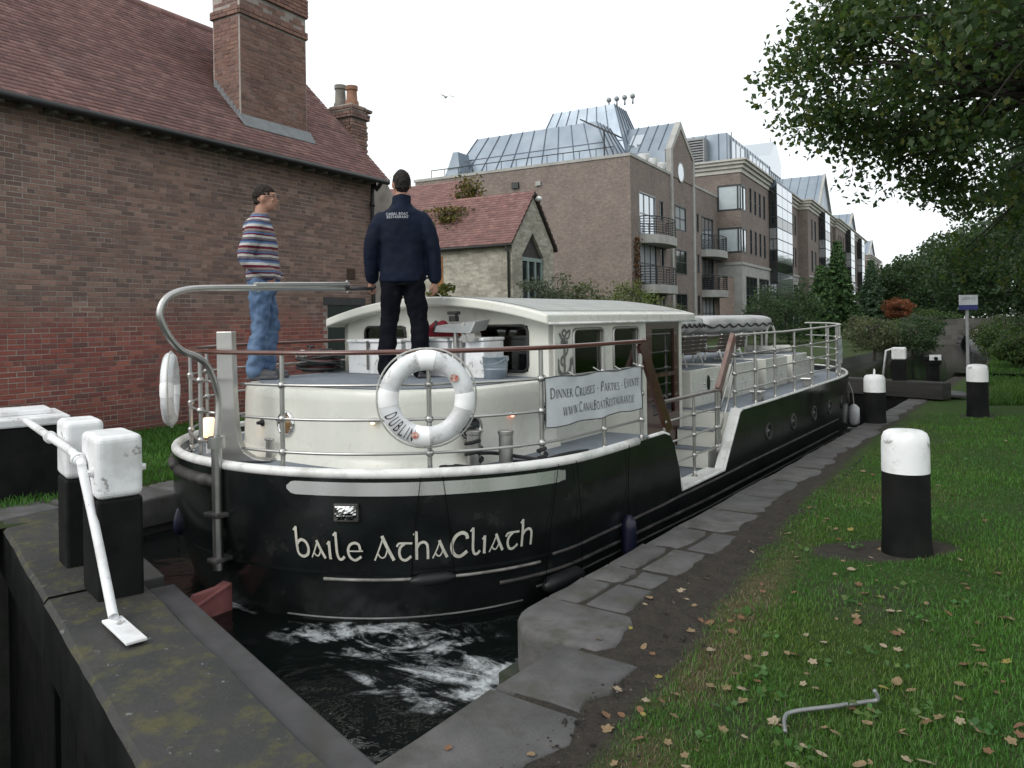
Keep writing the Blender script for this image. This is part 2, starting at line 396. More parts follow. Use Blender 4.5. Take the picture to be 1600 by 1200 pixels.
def ink(mb, strips, fn, dz=0.0006):
    """fn(u, v, k) -> 3D point; each stroke a hair above the one before so that none share a plane"""
    for k, st in enumerate(strips):
        vs_ = []
        for a, b in st: vs_ += [fn(a[0], a[1], (k%5)*dz), fn(b[0], b[1], (k%5)*dz)]
        mb.add(vs_, [(2*i, 2*i+1, 2*i+3, 2*i+2) for i in range(len(st)-1)])
# ================================================================== SETTING: ground, water, quays
WL, WLOW = -0.35, -2.7
QR, QREC = 2.26, 2.68            # right quay edge, and its edge in the gate recess (lock frame x)
QL = -2.35
GE = [(-9, 3.5), (-.7, 3.38), (.1, 3.32), (.58, 3.27), (1.68, 3.14), (3.47, 2.93), (7.1, 2.70), (11, 2.66), (30, 2.66)]
def grass_edge(ly):
    v = GE[-1][1]
    for (a, p), (b, q) in zip(GE[:-1], GE[1:]):
        if a <= ly <= b: v = p+(q-p)*(ly-a)/(b-a); break
    return v + .07*noise.noise((ly*1.3, 3.1, 0)) + .045*noise.noise((ly*4.1, 9.1, 0))
BOLL = [WZ(1417, 866, 0), WZ(1528, 651, 0)]
def ground_mat():
    m = NT('bank_soil_and_turf'); p = m.pos(True)
    a = m.n('ShaderNodeAttribute', attribute_name='Col').outputs[0]
    nz = m.noise(p, 9, 8, .7); n2 = m.noise(p, 70, 5, .7)
    c = m.mix(.8, a, m.ramp(nz, [(.3, (.55,.55,.55)), (.7, (1.25,1.2,1.1))]), 'MULTIPLY')
    c = m.mix(.7, c, m.ramp(n2, [(.32, (.5,.5,.5)), (.62, (1.2,1.2,1.2))]), 'MULTIPLY')
    m.base(c); m.set(rough=.95, spec=.2); m.bump(m.math('ADD', nz, m.math('MULTIPLY', n2, .9)), 1.0, .04)
    return m.mat
GRM = ground_mat()
C_GRASS, C_DIRT, C_STRAW = (.050,.105,.020), (.070,.063,.054), (.15,.125,.07)
def dirt_amount(lx, ly, x, y):
    """0 turf .. 1 bare soil"""
    e = grass_edge(ly); d = max(0, min(1, (e-lx)/.10+.5))
    n = noise.noise((x*1.1, y*1.1, 5)); n2 = noise.noise((x*4, y*4, 2))
    d = max(d, max(0, min(1, (n-.30)*3))*.5)
    b = BOLL[0]; px, py = x-(b.x-.16), y-(b.y-.02)
    q = ((px*.87+py*.5)/.52)**2 + ((-px*.5+py*.87)/.27)**2
    d = max(d, max(0, min(1, (1.15+.35*n2-q)*2.5)))
    b = BOLL[1]; q = ((x-b.x)**2+(y-b.y)**2)/.09
    d = max(d, max(0, min(1, (1.1+.3*n2-q)*2)))
    return d
def straw_amount(lx, ly, x, y):
    e = grass_edge(ly); w = max(0, 1-abs(lx-e-.10)/.24)
    n = noise.noise((x*2.1, y*2.1, 11))
    s = w*max(0, min(1, 1.0+1.2*n))*max(.12, 1-max(0, ly-1.6)/1.6)
    return max(s, max(0, min(1, (noise.noise((x*.7, y*.7, 31))-.25)*2))*.35)
def bank_z(lx, ly):
    return -.008 + .05*max(0, min(1, (lx-3.2)/1.5)) + .02*noise.noise((lx*.8, ly*.8, 4))*min(1, max(0, lx-3)/1) + max(0, min(.5, (lx-6)*.03))
def near_bank():
    xs = np.concatenate([np.arange(2.36, 6.5, .05), np.arange(6.5, 14.01, .25)]); ys = np.concatenate([np.arange(-5, 8, .06), np.arange(8, 20.1, .2)])
    V = []; C = []
    for y in ys:
        for x in xs:
            # the soil stops under the inner half of the coping
            ex = 2.8 if y < .36 else 2.36
            x_ = max(x, ex)
            p = L2W(x_, y); dd = dirt_amount(x_, y, p.x, p.y); st = straw_amount(x_, y, p.x, p.y)
            V.append((p.x, p.y, bank_z(x_, y)))
            c = [C_GRASS[k]*(1-st)+C_STRAW[k]*st for k in range(3)]
            c = [c[k]*(1-dd)+C_DIRT[k]*dd for k in range(3)]; C.append((*c, 1))
    n, m_ = len(xs), len(ys); F = []
    for j in range(m_-1):
        for i in range(n-1):
            F.append((j*n+i, j*n+i+1, (j+1)*n+i+1, (j+1)*n+i))
    me = npmesh('right_bank', V, F, GRM, C); me.polygons.foreach_set('use_smooth', [True]*len(me.polygons))
    o = bpy.data.objects.new('right_bank', me); COL.objects.link(o); return tag(o, kind='structure')
near_bank()
def flat_sheet(name, pts, z, col):
    n = len(pts); me = npmesh(name, [(p[0], p[1], z) for p in pts], [list(range(n))], GRM, [(*col, 1)]*n)
    o = bpy.data.objects.new(name, me); COL.objects.link(o); return tag(o, kind='structure')
# the upper canal widens past the lock; towards the bridge both banks run on
def far_right_edge(Y): return .45 + (Y-20)*.055
fr = [tuple(L2W(2.36, 19.9).xy), (far_right_edge(24), 24), (far_right_edge(40), 40), (far_right_edge(70), 70), (far_right_edge(130), 130), (300, 400), (300, -200)]
fr += [tuple(L2W(13.9, -30).xy), tuple(L2W(13.9, 19.9).xy)]
flat_sheet('ground', fr, .10, (.035,.055,.018))
flat_sheet('ground', [tuple(L2W(2.95, -30).xy), tuple(L2W(14, -30).xy), tuple(L2W(14, -4.95).xy), tuple(L2W(2.95, -4.95).xy)], -.01, C_GRASS)
lbx = QL-.05
lb = [tuple(L2W(lbx, -40).xy), tuple(L2W(lbx, 15).xy), (-4.4, 24), (-2.9, 40), (-1.0, 60), (2, 130), (-60, 400), (-300, 400), (-300, -200)]
o = flat_sheet('left_bank', lb[::-1], -.015, (.05,.075,.025))
# soft skirts so the far banks are earth, not sheets
mb = MB(); ed = [tuple(L2W(2.38, 19.9).xy), (far_right_edge(24), 24), (far_right_edge(40), 40), (far_right_edge(70), 70), (far_right_edge(130), 130)]
mb.grid([[(p[0], p[1], .10) for p in ed], [(p[0]-.35, p[1], -.6) for p in ed]])
ed = [tuple(L2W(lbx, 15).xy), (-4.4, 24), (-2.9, 40), (-1.0, 60), (2, 130)]
mb.grid([[(p[0], p[1], -.015) for p in ed], [(p[0]+.4, p[1], -.6) for p in ed]])
tag(mb.build('canal_edge', pm('canal_edge_mud', (.035,.035,.025), (.02,.025,.015), 4, .9, bump=.5), smooth=True), kind='structure')

# ---- water
def water_mat(name, foam=None, foam2=None):
    m = NT(name); p = m.pos(True)
    m.base((.0045,.0065,.0060)); m.set(rough=.045, ior=1.33)
    n1 = m.noise(p, 2.2, 3, .5, .6); n2 = m.noise(p, 9, 3, .5, .4)
    h = m.math('ADD', n1, m.math('MULTIPLY', n2, .3))
    st, di = (.35, .06) if foam else (.12, .05)
    if foam:
        # prop wash: streaks of froth drawn out by the eddies, only where the stern churns
        mp = m.n('ShaderNodeMapping'); m.l(p, mp.inputs[0]); mp.inputs['Rotation'].default_value = (0, 0, R(28)); mp.inputs['Scale'].default_value = (1, 2.3, 1)
        w1 = m.noise(mp.outputs[0], 1.25, 9, .62, 2.6)
        w2 = m.noise(p, 5.5, 9, .7, 1.6)
        f = m.math('ADD', m.math('MULTIPLY', w1, .72), m.math('MULTIPLY', w2, .28))
        dens = None
        for (cx, cy, rx, ry, ang, amp) in foam:
            v = m.n('ShaderNodeMapping', vector_type='TEXTURE'); m.l(p, v.inputs[0])
            v.inputs['Location'].default_value = (cx, cy, WL); v.inputs['Rotation'].default_value = (0, 0, ang); v.inputs['Scale'].default_value = (rx, ry, 1)
            ln = m.n('ShaderNodeVectorMath', operation='LENGTH'); m.l(v.outputs[0], ln.inputs[0])
            g = m.maprange(ln.outputs['Value'], 0, 1, amp, 0)
            dens = g if dens is None else m.math('MAXIMUM', dens, g)
        t = m.math('ADD', f, m.math('MULTIPLY', dens, .19))
        mask = m.math('POWER', m.maprange(t, .555, .68, 0, 1), 1.35)
        mask = m.math('MULTIPLY', mask, m.maprange(dens, .04, .3, 0, 1))
        mask = m.math('MULTIPLY', mask, m.maprange(m.noise(p, 30, 7, .75, .8), .32, .56, .12, 1))
        m.base(m.mix(mask, (.0045,.0065,.006), (.50,.53,.54)))
        m.set(rough=m.maprange(mask, 0, 1, .045, .7))
        h = m.math('ADD', h, m.math('MULTIPLY', mask, .25))
    m.bump(h, st, di); return m.mat
fc = [WZ(*q, WL) for q in ((560, 985), (690, 1050), (720, 1085), (330, 945), (780, 1055), (640, 1010))]
WATU = water_mat('canal_water_surface', [(fc[0].x, fc[0].y, .62, .30, R(35), 1.0), (fc[1].x, fc[1].y, .62, .34, R(40), .92), (fc[2].x, fc[2].y, .42, .22, R(50), 1.1), (fc[3].x, fc[3].y, .5, .25, R(10), .55), (fc[4].x, fc[4].y, .5, .16, R(75), 1.15), (fc[5].x, fc[5].y, .7, .5, R(35), .55)])
WATF = water_mat('calm_canal_water')
GA = [(3.0, -1.62), (-.15, -.78), (-3.0, -1.62)]        # line of the closed gates (lock frame)
mb = MB(); ps = [L2W(3.0, -1.45, WL), L2W(3.0, 15.5, WL), L2W(-3.0, 15.5, WL), L2W(-3.0, .22, WL)]
mb.add(ps, [(0,1,2,3)]); tag(mb.build('lock_water', WATU), kind='structure')
mb = MB(); p0, p1 = L2W(3.0, 15.5, WL), L2W(-3.0, 15.5, WL)
mb.add([p0, (8,24,WL), (12,60,WL), (20,140,WL), (60,400,WL), (-60,400,WL), (-8,140,WL), (-9,60,WL), (-9,24,WL), p1], [tuple(range(10))]); tag(mb.build('canal_water', WATF), kind='structure')
mb = MB(); mb.add([L2W(4, -40, WLOW), L2W(4, 3, WLOW), L2W(-4, 3, WLOW), L2W(-4, -40, WLOW)], [(0,1,2,3)])
tag(mb.build('lower_water', WATF), kind='structure')

# ---- lock walls (below the coping) and coping stones
WALLST = pm('wet_lock_masonry', (.055,.055,.05), (.03,.032,.028), 5, .7, bump=.6, bscale=20, bdist=.02, grime=(.025,.04,.015), gscale=3, gamt=.7)
def lockwall(name, poly):
    mb = MB(); mb.prism([tuple(L2W(*p).xy) for p in poly], -4.2, -.26); return tag(mb.build(name, WALLST), kind='structure')
wr = lockwall('lock_wall_right', [(QREC+.02, -40), (4.2, -40), (4.2, 15.0), (QR+.02, 15.0), (QR+.02, .16), (QREC+.02, .16)])
wl = lockwall('lock_wall_left', [(-QREC-.02, -40), (-QREC-.02, .16), (QL-.02, .16), (QL-.02, 15.0), (-4.2, 15.0), (-4.2, -40)][::-1])
STM = []
for k, (a, b) in enumerate((((.0999,.0962,.0969),(.0629,.0607,.0614)), ((.0873,.0836,.0858),(.0555,.0533,.0540)), ((.1095,.1051,.1051),(.0740,.0710,.0703)))):
    STM.append(pm('coping_stone_%d' % k, a, b, 5+k, .8, bump=.7, bscale=55, bdist=.010, grime=(.045,.046,.032), gscale=3.4+k*.7, gamt=.8))
def stone(x0, x1, y0, y1, par, k, rough_in=.05, round_corner=False, top=0.0, left=False, chip=.0):
    rnd = random.Random(int(x0*97+y0*131)+k); pts = []
    s = -1 if left else 1
    j = lambda a: rnd.uniform(-a, a)
    # outer edge straight, inner edge ragged
    if round_corner:
        r = .30
        pts += [(x0+r-r*math.cos(t), y0+r-r*math.sin(t)) for t in [math.pi/2*q/6 for q in range(6, -1, -1)]]
        pts += [(x0, y1)]
    else: pts += [(x0+j(.008), y0), (x0+j(.008), (y0+y1)/2), (x0+j(.008), y1)]
    n = 5
    for i in range(n+1):
        t = 1-i/n
        pts.append((x1+j(rough_in)-(.03 if i in (0, n) else 0), y0+(y1-y0)*t))
    if not round_corner:
        for i, f in enumerate((.66, .33)): pts.append((x0+(x1-x0)*f, y0+j(.012)))
    pts = [(s*a, b) for a, b in pts]
    if not left: pts = pts[::-1]
    mb = MB(); z = top+j(.006); cx = sum(p[0] for p in pts)/len(pts); cy = sum(p[1] for p in pts)/len(pts)
    rings = []
    for (ins, zz) in ((0, -.27), (0, z-.035), (.010, z-.010), (.03, z)):
        rings.append([(p[0]+(cx-p[0])*ins/ max(.15, math.hypot(p[0]-cx, p[1]-cy)), p[1]+(cy-p[1])*ins/max(.15, math.hypot(p[0]-cx, p[1]-cy)), zz) for p in pts])
    nn = len(pts); vs_ = []
    for rg in rings:
        for p in rg: q = L2W(p[0], p[1], p[2]); vs_.append((q.x, q.y, q.z))
    fs = [(a*nn+i, a*nn+(i+1)%nn, (a+1)*nn+(i+1)%nn, (a+1)*nn+i) for a in range(3) for i in range(nn)]
    fs.append(tuple(3*nn+i for i in range(nn)))
    mb.add(vs_, fs)
    return mb.build('stone', STM[k%3], par, auto=50)
k = 0
for (y0, y1, x1) in ((-4.6,-3.3,3.3), (-3.28,-2.0,3.2), (-1.98,-1.42,3.25), (-1.40,-.42,3.20), (-.40,.14,3.12)):
    stone(QREC, x1, y0, y1, wr, k, .06); k += 1
stone(QR, 2.90, .165, .66, wr, k, .05, round_corner=True); k += 1
ys = [.675, 1.10, 1.42, 1.98, 2.55, 3.25, 3.9, 4.7, 5.5, 6.2, 7.1, 7.9, 8.8, 9.7, 10.6, 11.6, 12.6, 13.6, 14.6]
rr = random.Random(4)
for a, b in zip(ys[:-1], ys[1:]):
    mid = QR+.26+rr.uniform(-.04, .04)
    x1 = max(2.60, 2.84-.045*a)+rr.uniform(-.04, .06)
    if a < 2.2:
        stone(QR, mid, a, b-.015, wr, k, .012); k += 1
        sp = a+(b-a)*rr.uniform(.45, .6) if b-a > .6 else None
        stone(mid+.016, x1, a+.01, b-.005, wr, k, .025); k += 1
    else: stone(QR, x1, a, b-.015, wr, k, .04); k += 1
for a, b in zip(ys[:-1], ys[1:]):
    stone(-QL, 2.95, a, b-.015, wl, k, .03, left=True); k += 1
for (y0, y1) in ((-3.0,-1.75), (-1.73,-.4), (-.38,.15), (.165,.66)):
    stone(QREC if y1 < .5 else -QL, 3.15, y0, y1, wl, k, .03, left=True); k += 1

# ---- mooring bollards (black with white tops), each a turned timber post
BLK = pm('bollard_black_paint', (.007,.008,.008), (.013,.0135,.013), 5, .65, spec=.08, bump=.3, bscale=30, bdist=.004, grime=(.018,.019,.016), gscale=4, gamt=.5)
def bollard(loc, r, h, wh, label, group=None, ring=False, tilt=0):
    t = empty('mooring_bollard', loc, 0, label, 'bollard', group); t.rotation_euler = (tilt, 0, .3)
    mb = MB(); mb.lathe([(r*1.06, -.06), (r*1.05, .03), (r*1.0, .15), (r*.985, h-wh)], n=32); mb.build('post', BLK, t, auto=40)
    mb = MB(); z0 = h-wh
    mb.lathe([(r*.99, z0), (r*.992, z0+.02), (r*.985, h-.09), (r*.96, h-.05), (r*.88, h-.02), (r*.72, h-.004), (r*.3, h+.004), (.001, h+.005)], n=32); c = mb.build('white_cap', WHITEP, t, auto=60)
    if ring: mb = MB(); mb.tube([(.0, -.03, h-.01), (0, -.03, h+.06), (0, 0, h+.085), (0, .03, h+.06), (0, .03, h-.01)], .009, 8); mb.build('iron_eye', WHITEP, t)
    return t
bollard(BOLL[0], .153, .855, .285, 'fat black mooring bollard with white top, bare earth patch around its foot')
bollard(BOLL[1], .155, .83, .27, 'black mooring bollard with white top standing in grass near the lock sign post')
p = L2W(2.40, 9.6); bollard((p.x, p.y, -.03), .155, .76, .26, 'short bollard with white cap and iron eye beside the bow of the boat', ring=True)

# ---- grit and small stones on the bare soil
def grit():
    rs_ = np.random.RandomState(9); V = []; F = []; Cc = []
    n = 0
    while n < 2000:
        ly = -2.2+9*rs_.uniform()**1.5; lx = rs_.uniform(3.08 if ly < .7 else 2.86, grass_edge(ly)+.12); p = L2W(lx, ly); s = rs_.uniform(.0025, .0065)*(1 if rs_.uniform() < .93 else 2.2); b = len(V); a = rs_.uniform(0, 6.3)
        z = bank_z(lx, ly)
        if ly < .66 and lx < 3.2: z = .0
        for (dx, dy, dz) in ((-1,-1,0),(1,-1,0),(1,1,0),(-1,1,0),(-.6,-.6,1),(.6,-.6,1),(.6,.6,1),(-.6,.6,1)):
            dx, dy = dx*rs_.uniform(.7,1.2), dy*rs_.uniform(.5,1.1); V.append((p.x+s*(dx*math.cos(a)-dy*math.sin(a)), p.y+s*(dx*math.sin(a)+dy*math.cos(a)), z-.002+s*dz*rs_.uniform(.7,1.2)))
        F += [tuple(b+i for i in f) for f in BOXF[1:]]; g = rs_.choice([.05,.07,.10,.16,.28], p=[.35,.3,.2,.12,.03]); Cc += [(g, g*.95, g*.88, 1)]*8; n += 1
    me = npmesh('grit', V, F, GRM, Cc); o = bpy.data.objects.new('grit', me); COL.objects.link(o); tag(o, 'fine grit and small stones on the bare soil strip', 'grit', kind='stuff')
grit()
# ================================================================== BUILDINGS
def brick_material(name, pal, mort=None, low=None, lowz=1.75, joined=True):
    """colour per brick (object random for single bricks, island random for joined courses) with soot and damp in patches"""
    m = NT(name); p = m.pos(True); g = m.n('ShaderNodeNewGeometry'); oi = m.n('ShaderNodeObjectInfo')
    r_ = m.math('FRACT', m.math('ADD', g.outputs['Random Per Island'], oi.outputs['Random']))
    n_ = len(pal); c = m.ramp(r_, [(i/(n_-1), pal[i]) for i in range(n_)])
    z = m.xyz(p)[2]
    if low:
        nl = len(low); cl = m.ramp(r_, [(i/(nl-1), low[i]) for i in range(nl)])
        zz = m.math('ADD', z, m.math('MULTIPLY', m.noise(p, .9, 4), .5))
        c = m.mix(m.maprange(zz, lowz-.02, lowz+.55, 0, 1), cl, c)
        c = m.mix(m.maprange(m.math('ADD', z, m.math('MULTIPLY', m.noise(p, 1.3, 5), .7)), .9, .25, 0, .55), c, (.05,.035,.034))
    soot = m.maprange(m.noise(p, .55, 7, .6), .45, .70, 0, .30); c = m.mix(soot, c, (.085,.072,.068))
    pale = m.maprange(m.noise(p, 1.7, 8, .7), .56, .75, 0, .28); c = m.mix(pale, c, (.36,.32,.29))
    c = m.mix(.55, c, m.ramp(m.noise(p, 38, 6, .7), [(.25,(.55,.55,.55)), (.75,(1.25,1.25,1.25))]), 'MULTIPLY')
    m.base(c); m.set(rough=.9, spec=.25); m.bump(m.noise(p, 60, 6, .7), .5, .006); return m.mat
BRK = brick_material('house_brick', [(.2823,.1717,.1389), (.2030,.1314,.1106), (.3267,.2074,.1671), (.2387,.1501,.1235), (.1672,.1143,.1003), (.2755,.1769,.1466), (.3625,.2387,.1929)],
                     low=[(.352,.112,.090), (.262,.084,.072), (.405,.147,.112), (.225,.083,.074), (.315,.108,.090), (.173,.090,.083)])
MORT = pm('lime_mortar', (.4212,.3726,.3370), (.2948,.2592,.2322), 3, .95, bump=.4, bscale=40, world=True, grime=(.1264,.1058,.0983), gscale=.7, gamt=.6)
def brick_boxes(mb, o, u, v, nrm, w_, h_, depth=.03, gap=.012, bl=.225, bh=.075, hdr=4, skip=None, seed=1):
    rr_ = random.Random(seed); o, u, v, nrm = Vector(o), Vector(u), Vector(v), Vector(nrm); rows = int(h_/bh); lst = []
    for r_ in range(rows):
        hd = (r_ % hdr == hdr-1); pw = bl/2 if hd else bl; off = (pw/2 if r_ % 2 else 0) if not hd else (pw/2 if (r_//hdr) % 2 else 0)
        x = -off
        while x < w_-.02:
            a, b = max(0, x), min(w_, x+pw)-gap; x += pw
            if b-a < .03: continue
            z0, z1 = r_*bh, r_*bh+bh-gap
            if skip and skip(a, b, z0, z1): continue
            lst.append((a, b, z0, z1, rr_.uniform(-.004, .004), hd))
    return lst
# ---- the long brick lodge beside the lock
HX = WZ(250, 668, 0).x; HY0, HY1, EV = 2.6, 13.42, 4.98
house = empty('brick_house', (HX, HY1, 0), 0, 'long old brick building with red tiled roof and big chimney stack behind the boat', 'building')
HO = (-HX, -HY1, 0)
RX, RZ = WY(432.6, 86.6, HY1).x, 8.05
mb = MB(); sec = [(HX+.003, 0), (HX+.003, EV), (RX, RZ-.25), (2*RX-HX, EV), (2*RX-HX, 0)]
mb.extr([(a, HY0, b) for a, b in sec], (0, HY1+.010-HY0, 0)); wall = mb.build('wall', MORT, house, HO)
DY0, DY1, DZ = 11.95, 12.98, 2.04
def doorskip(a, b, z0, z1): return HY0+b > DY0-.0 and HY0+a < DY1 and z0 < DZ-.02
cand = brick_boxes(None, (HX, HY0, 0), (0,1,0), (0,0,1), (1,0,0), HY1-HY0, EV, skip=doorskip)
def show(a, b, z0, z1):
    q = proj(HX, HY0+(a+b)/2, (z0+z1)/2); ok = 0 < q[0] < 1600 and 0 < q[1] < 650 and not (q[0] < 240 and q[1] > 630)
    if 250 < q[0] and q[1] > 440: ok = ok and q[0] < 1600
    return (1 if ok and (b-a) > .18 else 0, 1/q[2])
order = sorted(range(len(cand)), key=lambda i: show(*cand[i][:4]), reverse=True); single = set(order[:300])
shapes = {}
def brick_mesh(w_, h_):
    k = (round(w_, 3), round(h_, 3))
    if k not in shapes:
        b_ = MB(); b_.box((0,0,0), (.05, w_, h_)); bm2 = bmesh.new(); me = b_.mesh('brick', BRK); bm2.from_mesh(me)
        fr_ = [e for e in bm2.edges if all(v.co.x > 0 for v in e.verts)]; bmesh.ops.bevel(bm2, geom=fr_, offset=.004, segments=1, affect='EDGES'); bm2.to_mesh(me); bm2.free(); shapes[k] = me
    return shapes[k]
mb = MB()
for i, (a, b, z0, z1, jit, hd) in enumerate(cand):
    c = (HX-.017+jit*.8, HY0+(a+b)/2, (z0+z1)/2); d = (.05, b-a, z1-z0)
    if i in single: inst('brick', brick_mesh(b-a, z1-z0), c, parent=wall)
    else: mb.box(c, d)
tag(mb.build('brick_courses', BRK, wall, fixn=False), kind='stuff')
# far gable bricks
mb = MB()
for (a, b, z0, z1, jit, hd) in brick_boxes(None, (0,0,0), (0,0,0), (0,0,0), (0,0,0), 2*(HX-RX), RZ-.3, seed=5):
    x0, x1 = HX-b, HX-a; zm = EV+(RZ-.28-EV)*(1-abs((x0+x1)/2-RX)/(HX-RX))
    if z1 < zm: mb.box(((x0+x1)/2, HY1-.01+jit, (z0+z1)/2), (b-a, .05, z1-z0))
tag(mb.build('gable_courses', BRK, wall, fixn=False), kind='stuff')
# doorway and vent
mb = MB(); mb.box2((HX-.06, DY0, .0), (HX+.012, DY1, DZ)); dr = mb.build('door', pm('dark_green_door', (.012,.022,.018), (.018,.03,.024), 4, .5), house, HO)
mb = MB(); mb.box2((HX-.02, DY0-.12, DZ-.02), (HX+.03, DY1+.12, DZ+.14)); mb.build('door_lintel', pm('slate_lintel', (.06,.06,.062), (.045,.045,.047), 5, .8), dr)
mb = MB(); v = WX(548, 428, HX); mb.box((HX+.012, v.y, v.z), (.03, .24, .22)); mb.build('air_vent', pm('rust_vent', (.07,.035,.02), (.045,.025,.016), 9, .8), house, HO)
# roof: tile courses with real edges over a boarded slope
TILEM = brick_material('clay_roof_tile', [(.292,.162,.150), (.232,.132,.123), (.345,.203,.183), (.270,.150,.140), (.195,.120,.115), (.315,.183,.168)])
def tile_slope(name, e0, e1, r0, parent, loc=None, mat=TILEM, gauge=.105, tw=.17, lift=.016, seed=2):
    """e0,e1 eaves ends; r0 the ridge point above e0"""
    e0, e1, r0 = Vector(e0), Vector(e1), Vector(r0); L_ = (e1-e0); ln = L_.length; L_ = L_/ln; S_ = r0-e0; sl = S_.length; S_ = S_/sl
    N_ = L_.cross(S_).normalized(); 
    if N_.z < 0: N_ = -N_
    rr_ = np.random.RandomState(seed); V = []; F = []; rows = int(sl/gauge); nt_ = int(ln/tw)
    Ea, Le, Se, Ne = [np.array(q) for q in (e0, L_, S_, N_)]
    for r_ in range(rows):
        off = (tw/2 if r_ % 2 else 0)
        for k in range(nt_+1):
            x0 = max(0, k*tw-off); x1 = min(ln, k*tw-off+tw-.004)
            if x1-x0 < .02: continue
            s0 = r_*gauge+rr_.uniform(-.004, .004); s1 = (r_+1)*gauge+.05; h0 = lift+rr_.uniform(0, .006); h1 = .002; b = len(V)
            for (x, s, h_) in ((x0,s0,h0-.013),(x1,s0,h0-.013),(x1,s0,h0),(x0,s0,h0),(x0,s1,h1),(x1,s1,h1)): V.append(Ea+Le*x+Se*s+Ne*h_)
            F += [(b+0,b+1,b+2,b+3), (b+3,b+2,b+5,b+4)]
    me = npmesh(name, V, F, mat); o = bpy.data.objects.new(name, me); COL.objects.link(o); o.parent = parent
    if loc: o.location = loc
    return tag(o, kind='stuff')
OV = .30; ez = EV-.05; slope = (RZ-EV)/(HX-RX)
mb = MB(); e_ = (HX+OV, EV+.12-OV*slope)
sec = [(HX+OV, e_[1]-.06), (HX+OV, e_[1]), (RX, RZ), (2*RX-HX-OV, e_[1]), (2*RX-HX-OV, e_[1]-.06), (RX, RZ-.10)]
mb.extr([(a, HY0-.1, b) for a, b in sec], (0, HY1-HY0+.3, 0)); roof_ = mb.build('roof', pm('roof_boarding', (.05,.04,.035), None, 3, .9), house, HO)
tile_slope('roof_tiles', (HX+OV+.03, HY0-.1, e_[1]+.004), (HX+OV+.03, HY1+.22, e_[1]+.004), (RX, HY0-.1, RZ+.03), roof_)
tile_slope('roof_tiles', (2*RX-HX-OV, HY0-.1, e_[1]), (2*RX-HX-OV, HY1+.22, e_[1]), (RX, HY0-.1, RZ+.02), roof_, seed=4)
mb = MB(); y = HY0
while y < HY1+.1: mb.cyl((RX, y, RZ+.0), (RX, y+.30, RZ+.0), .11, 10); y += .305
mb.build('ridge_tiles', TILEM, roof_, auto=40)
# eaves: rafter tails, fascia gutter
y = HY0+.1
rme = MB(); rme.box((0,0,0), (.30,.065,.075)); rme = rme.mesh('rafter_tail', pm('pale_rafter_end', (.20,.20,.18), (.13,.13,.115), 6, .8))
while y < HY1-.05: inst('rafter_tail', rme, (HX+.13-HX, y-HY1, e_[1]-.09+.01), (0, math.atan(slope)*.0, 0), house); y += .36
mb = MB(); mb.tube([(HX+OV+.04, HY0-.1, e_[1]-.045), (HX+OV+.04, HY1+.15, e_[1]-.045)], .055, 10); mb.build('gutter', pm('black_iron', (.014,.014,.015), None, 6, .5), house, HO, smooth=True)
mb = MB(); py_ = WX(584, 300, HX+.07).y; py_ = min(py_, HY1-.08)
mb.tube(catmull([(HX+OV+.03, py_, e_[1]-.08), (HX+.20, py_, e_[1]-.22), (HX+.07, py_, e_[1]-.40), (HX+.07, py_, .0)], 4), .042, 10)
for z in (4.2, 2.4, .8): mb.cyl((HX+.07, py_, z), (HX+.07, py_, z+.08), .055, 10)
mb.build('downpipe', pm('black_iron', (.014,.014,.015)), house, HO, smooth=True)
# chimney stack
CX1 = -11.50; cy0, cy1 = 10.08, 11.76; CX0 = CX1-.72; ctop = 8.35
mb = MB(); mb.box2((CX0-.008, cy0-.008, 4.9), (CX1+.008, cy1+.008, ctop)); ch = mb.build('chimney', MORT, house, HO)
mb = MB()
def stack(x0, x1, y0, y1, z0, z1, seed):
    for (a, b, za, zb, j, hd) in brick_boxes(None, (0,0,0), (0,0,0), (0,0,0), (0,0,0), y1-y0, z1-z0, seed=seed):
        for xx in (x1, x0): mb.box((xx-(.015 if xx == x1 else -.015)+j, y0+(a+b)/2, z0+(za+zb)/2), (.06, b-a, zb-za))
    for (a, b, za, zb, j, hd) in brick_boxes(None, (0,0,0), (0,0,0), (0,0,0), (0,0,0), x1-x0-.05, z1-z0, seed=seed+1):
        for yy in (y0, y1): mb.box((x0+.025+(a+b)/2, yy-(-.015 if yy == y0 else .015)+j, z0+(za+zb)/2), (b-a, .06, zb-za))
stack(CX0, CX1, cy0, cy1, 4.95, 7.46, 1)
stack(CX0-.04, CX1+.04, cy0-.04, cy1+.04, 7.46, 7.61, 3); stack(CX0+.005, CX1-.005, cy0+.005, cy1-.005, 7.61, 7.91, 5); stack(CX0-.05, CX1+.05, cy0-.05, cy1+.05, 7.91, 8.36, 7)
CHB = brick_material('chimney_brick', [(.27,.155,.125), (.21,.115,.095), (.30,.18,.14), (.24,.135,.108), (.17,.10,.085), (.26,.16,.13)])
tag(mb.build('chimney_bricks', CHB, ch, fixn=False), kind='stuff')
LEAD = pm('lead_flashing', (.23,.24,.25), (.17,.18,.19), 6, .6, metal=.3, bump=.2)
def rfz(x): return e_[1]+.03+(HX+OV-x)*slope
mb = MB(); 
for k in range(9):
    x = CX1+.02-k*.085; mb.box((x, cy0-.012, rfz(x)+.05), (.085, .014, .15), rx=0, ry=0)
mb.build('step_flashing', LEAD, ch)
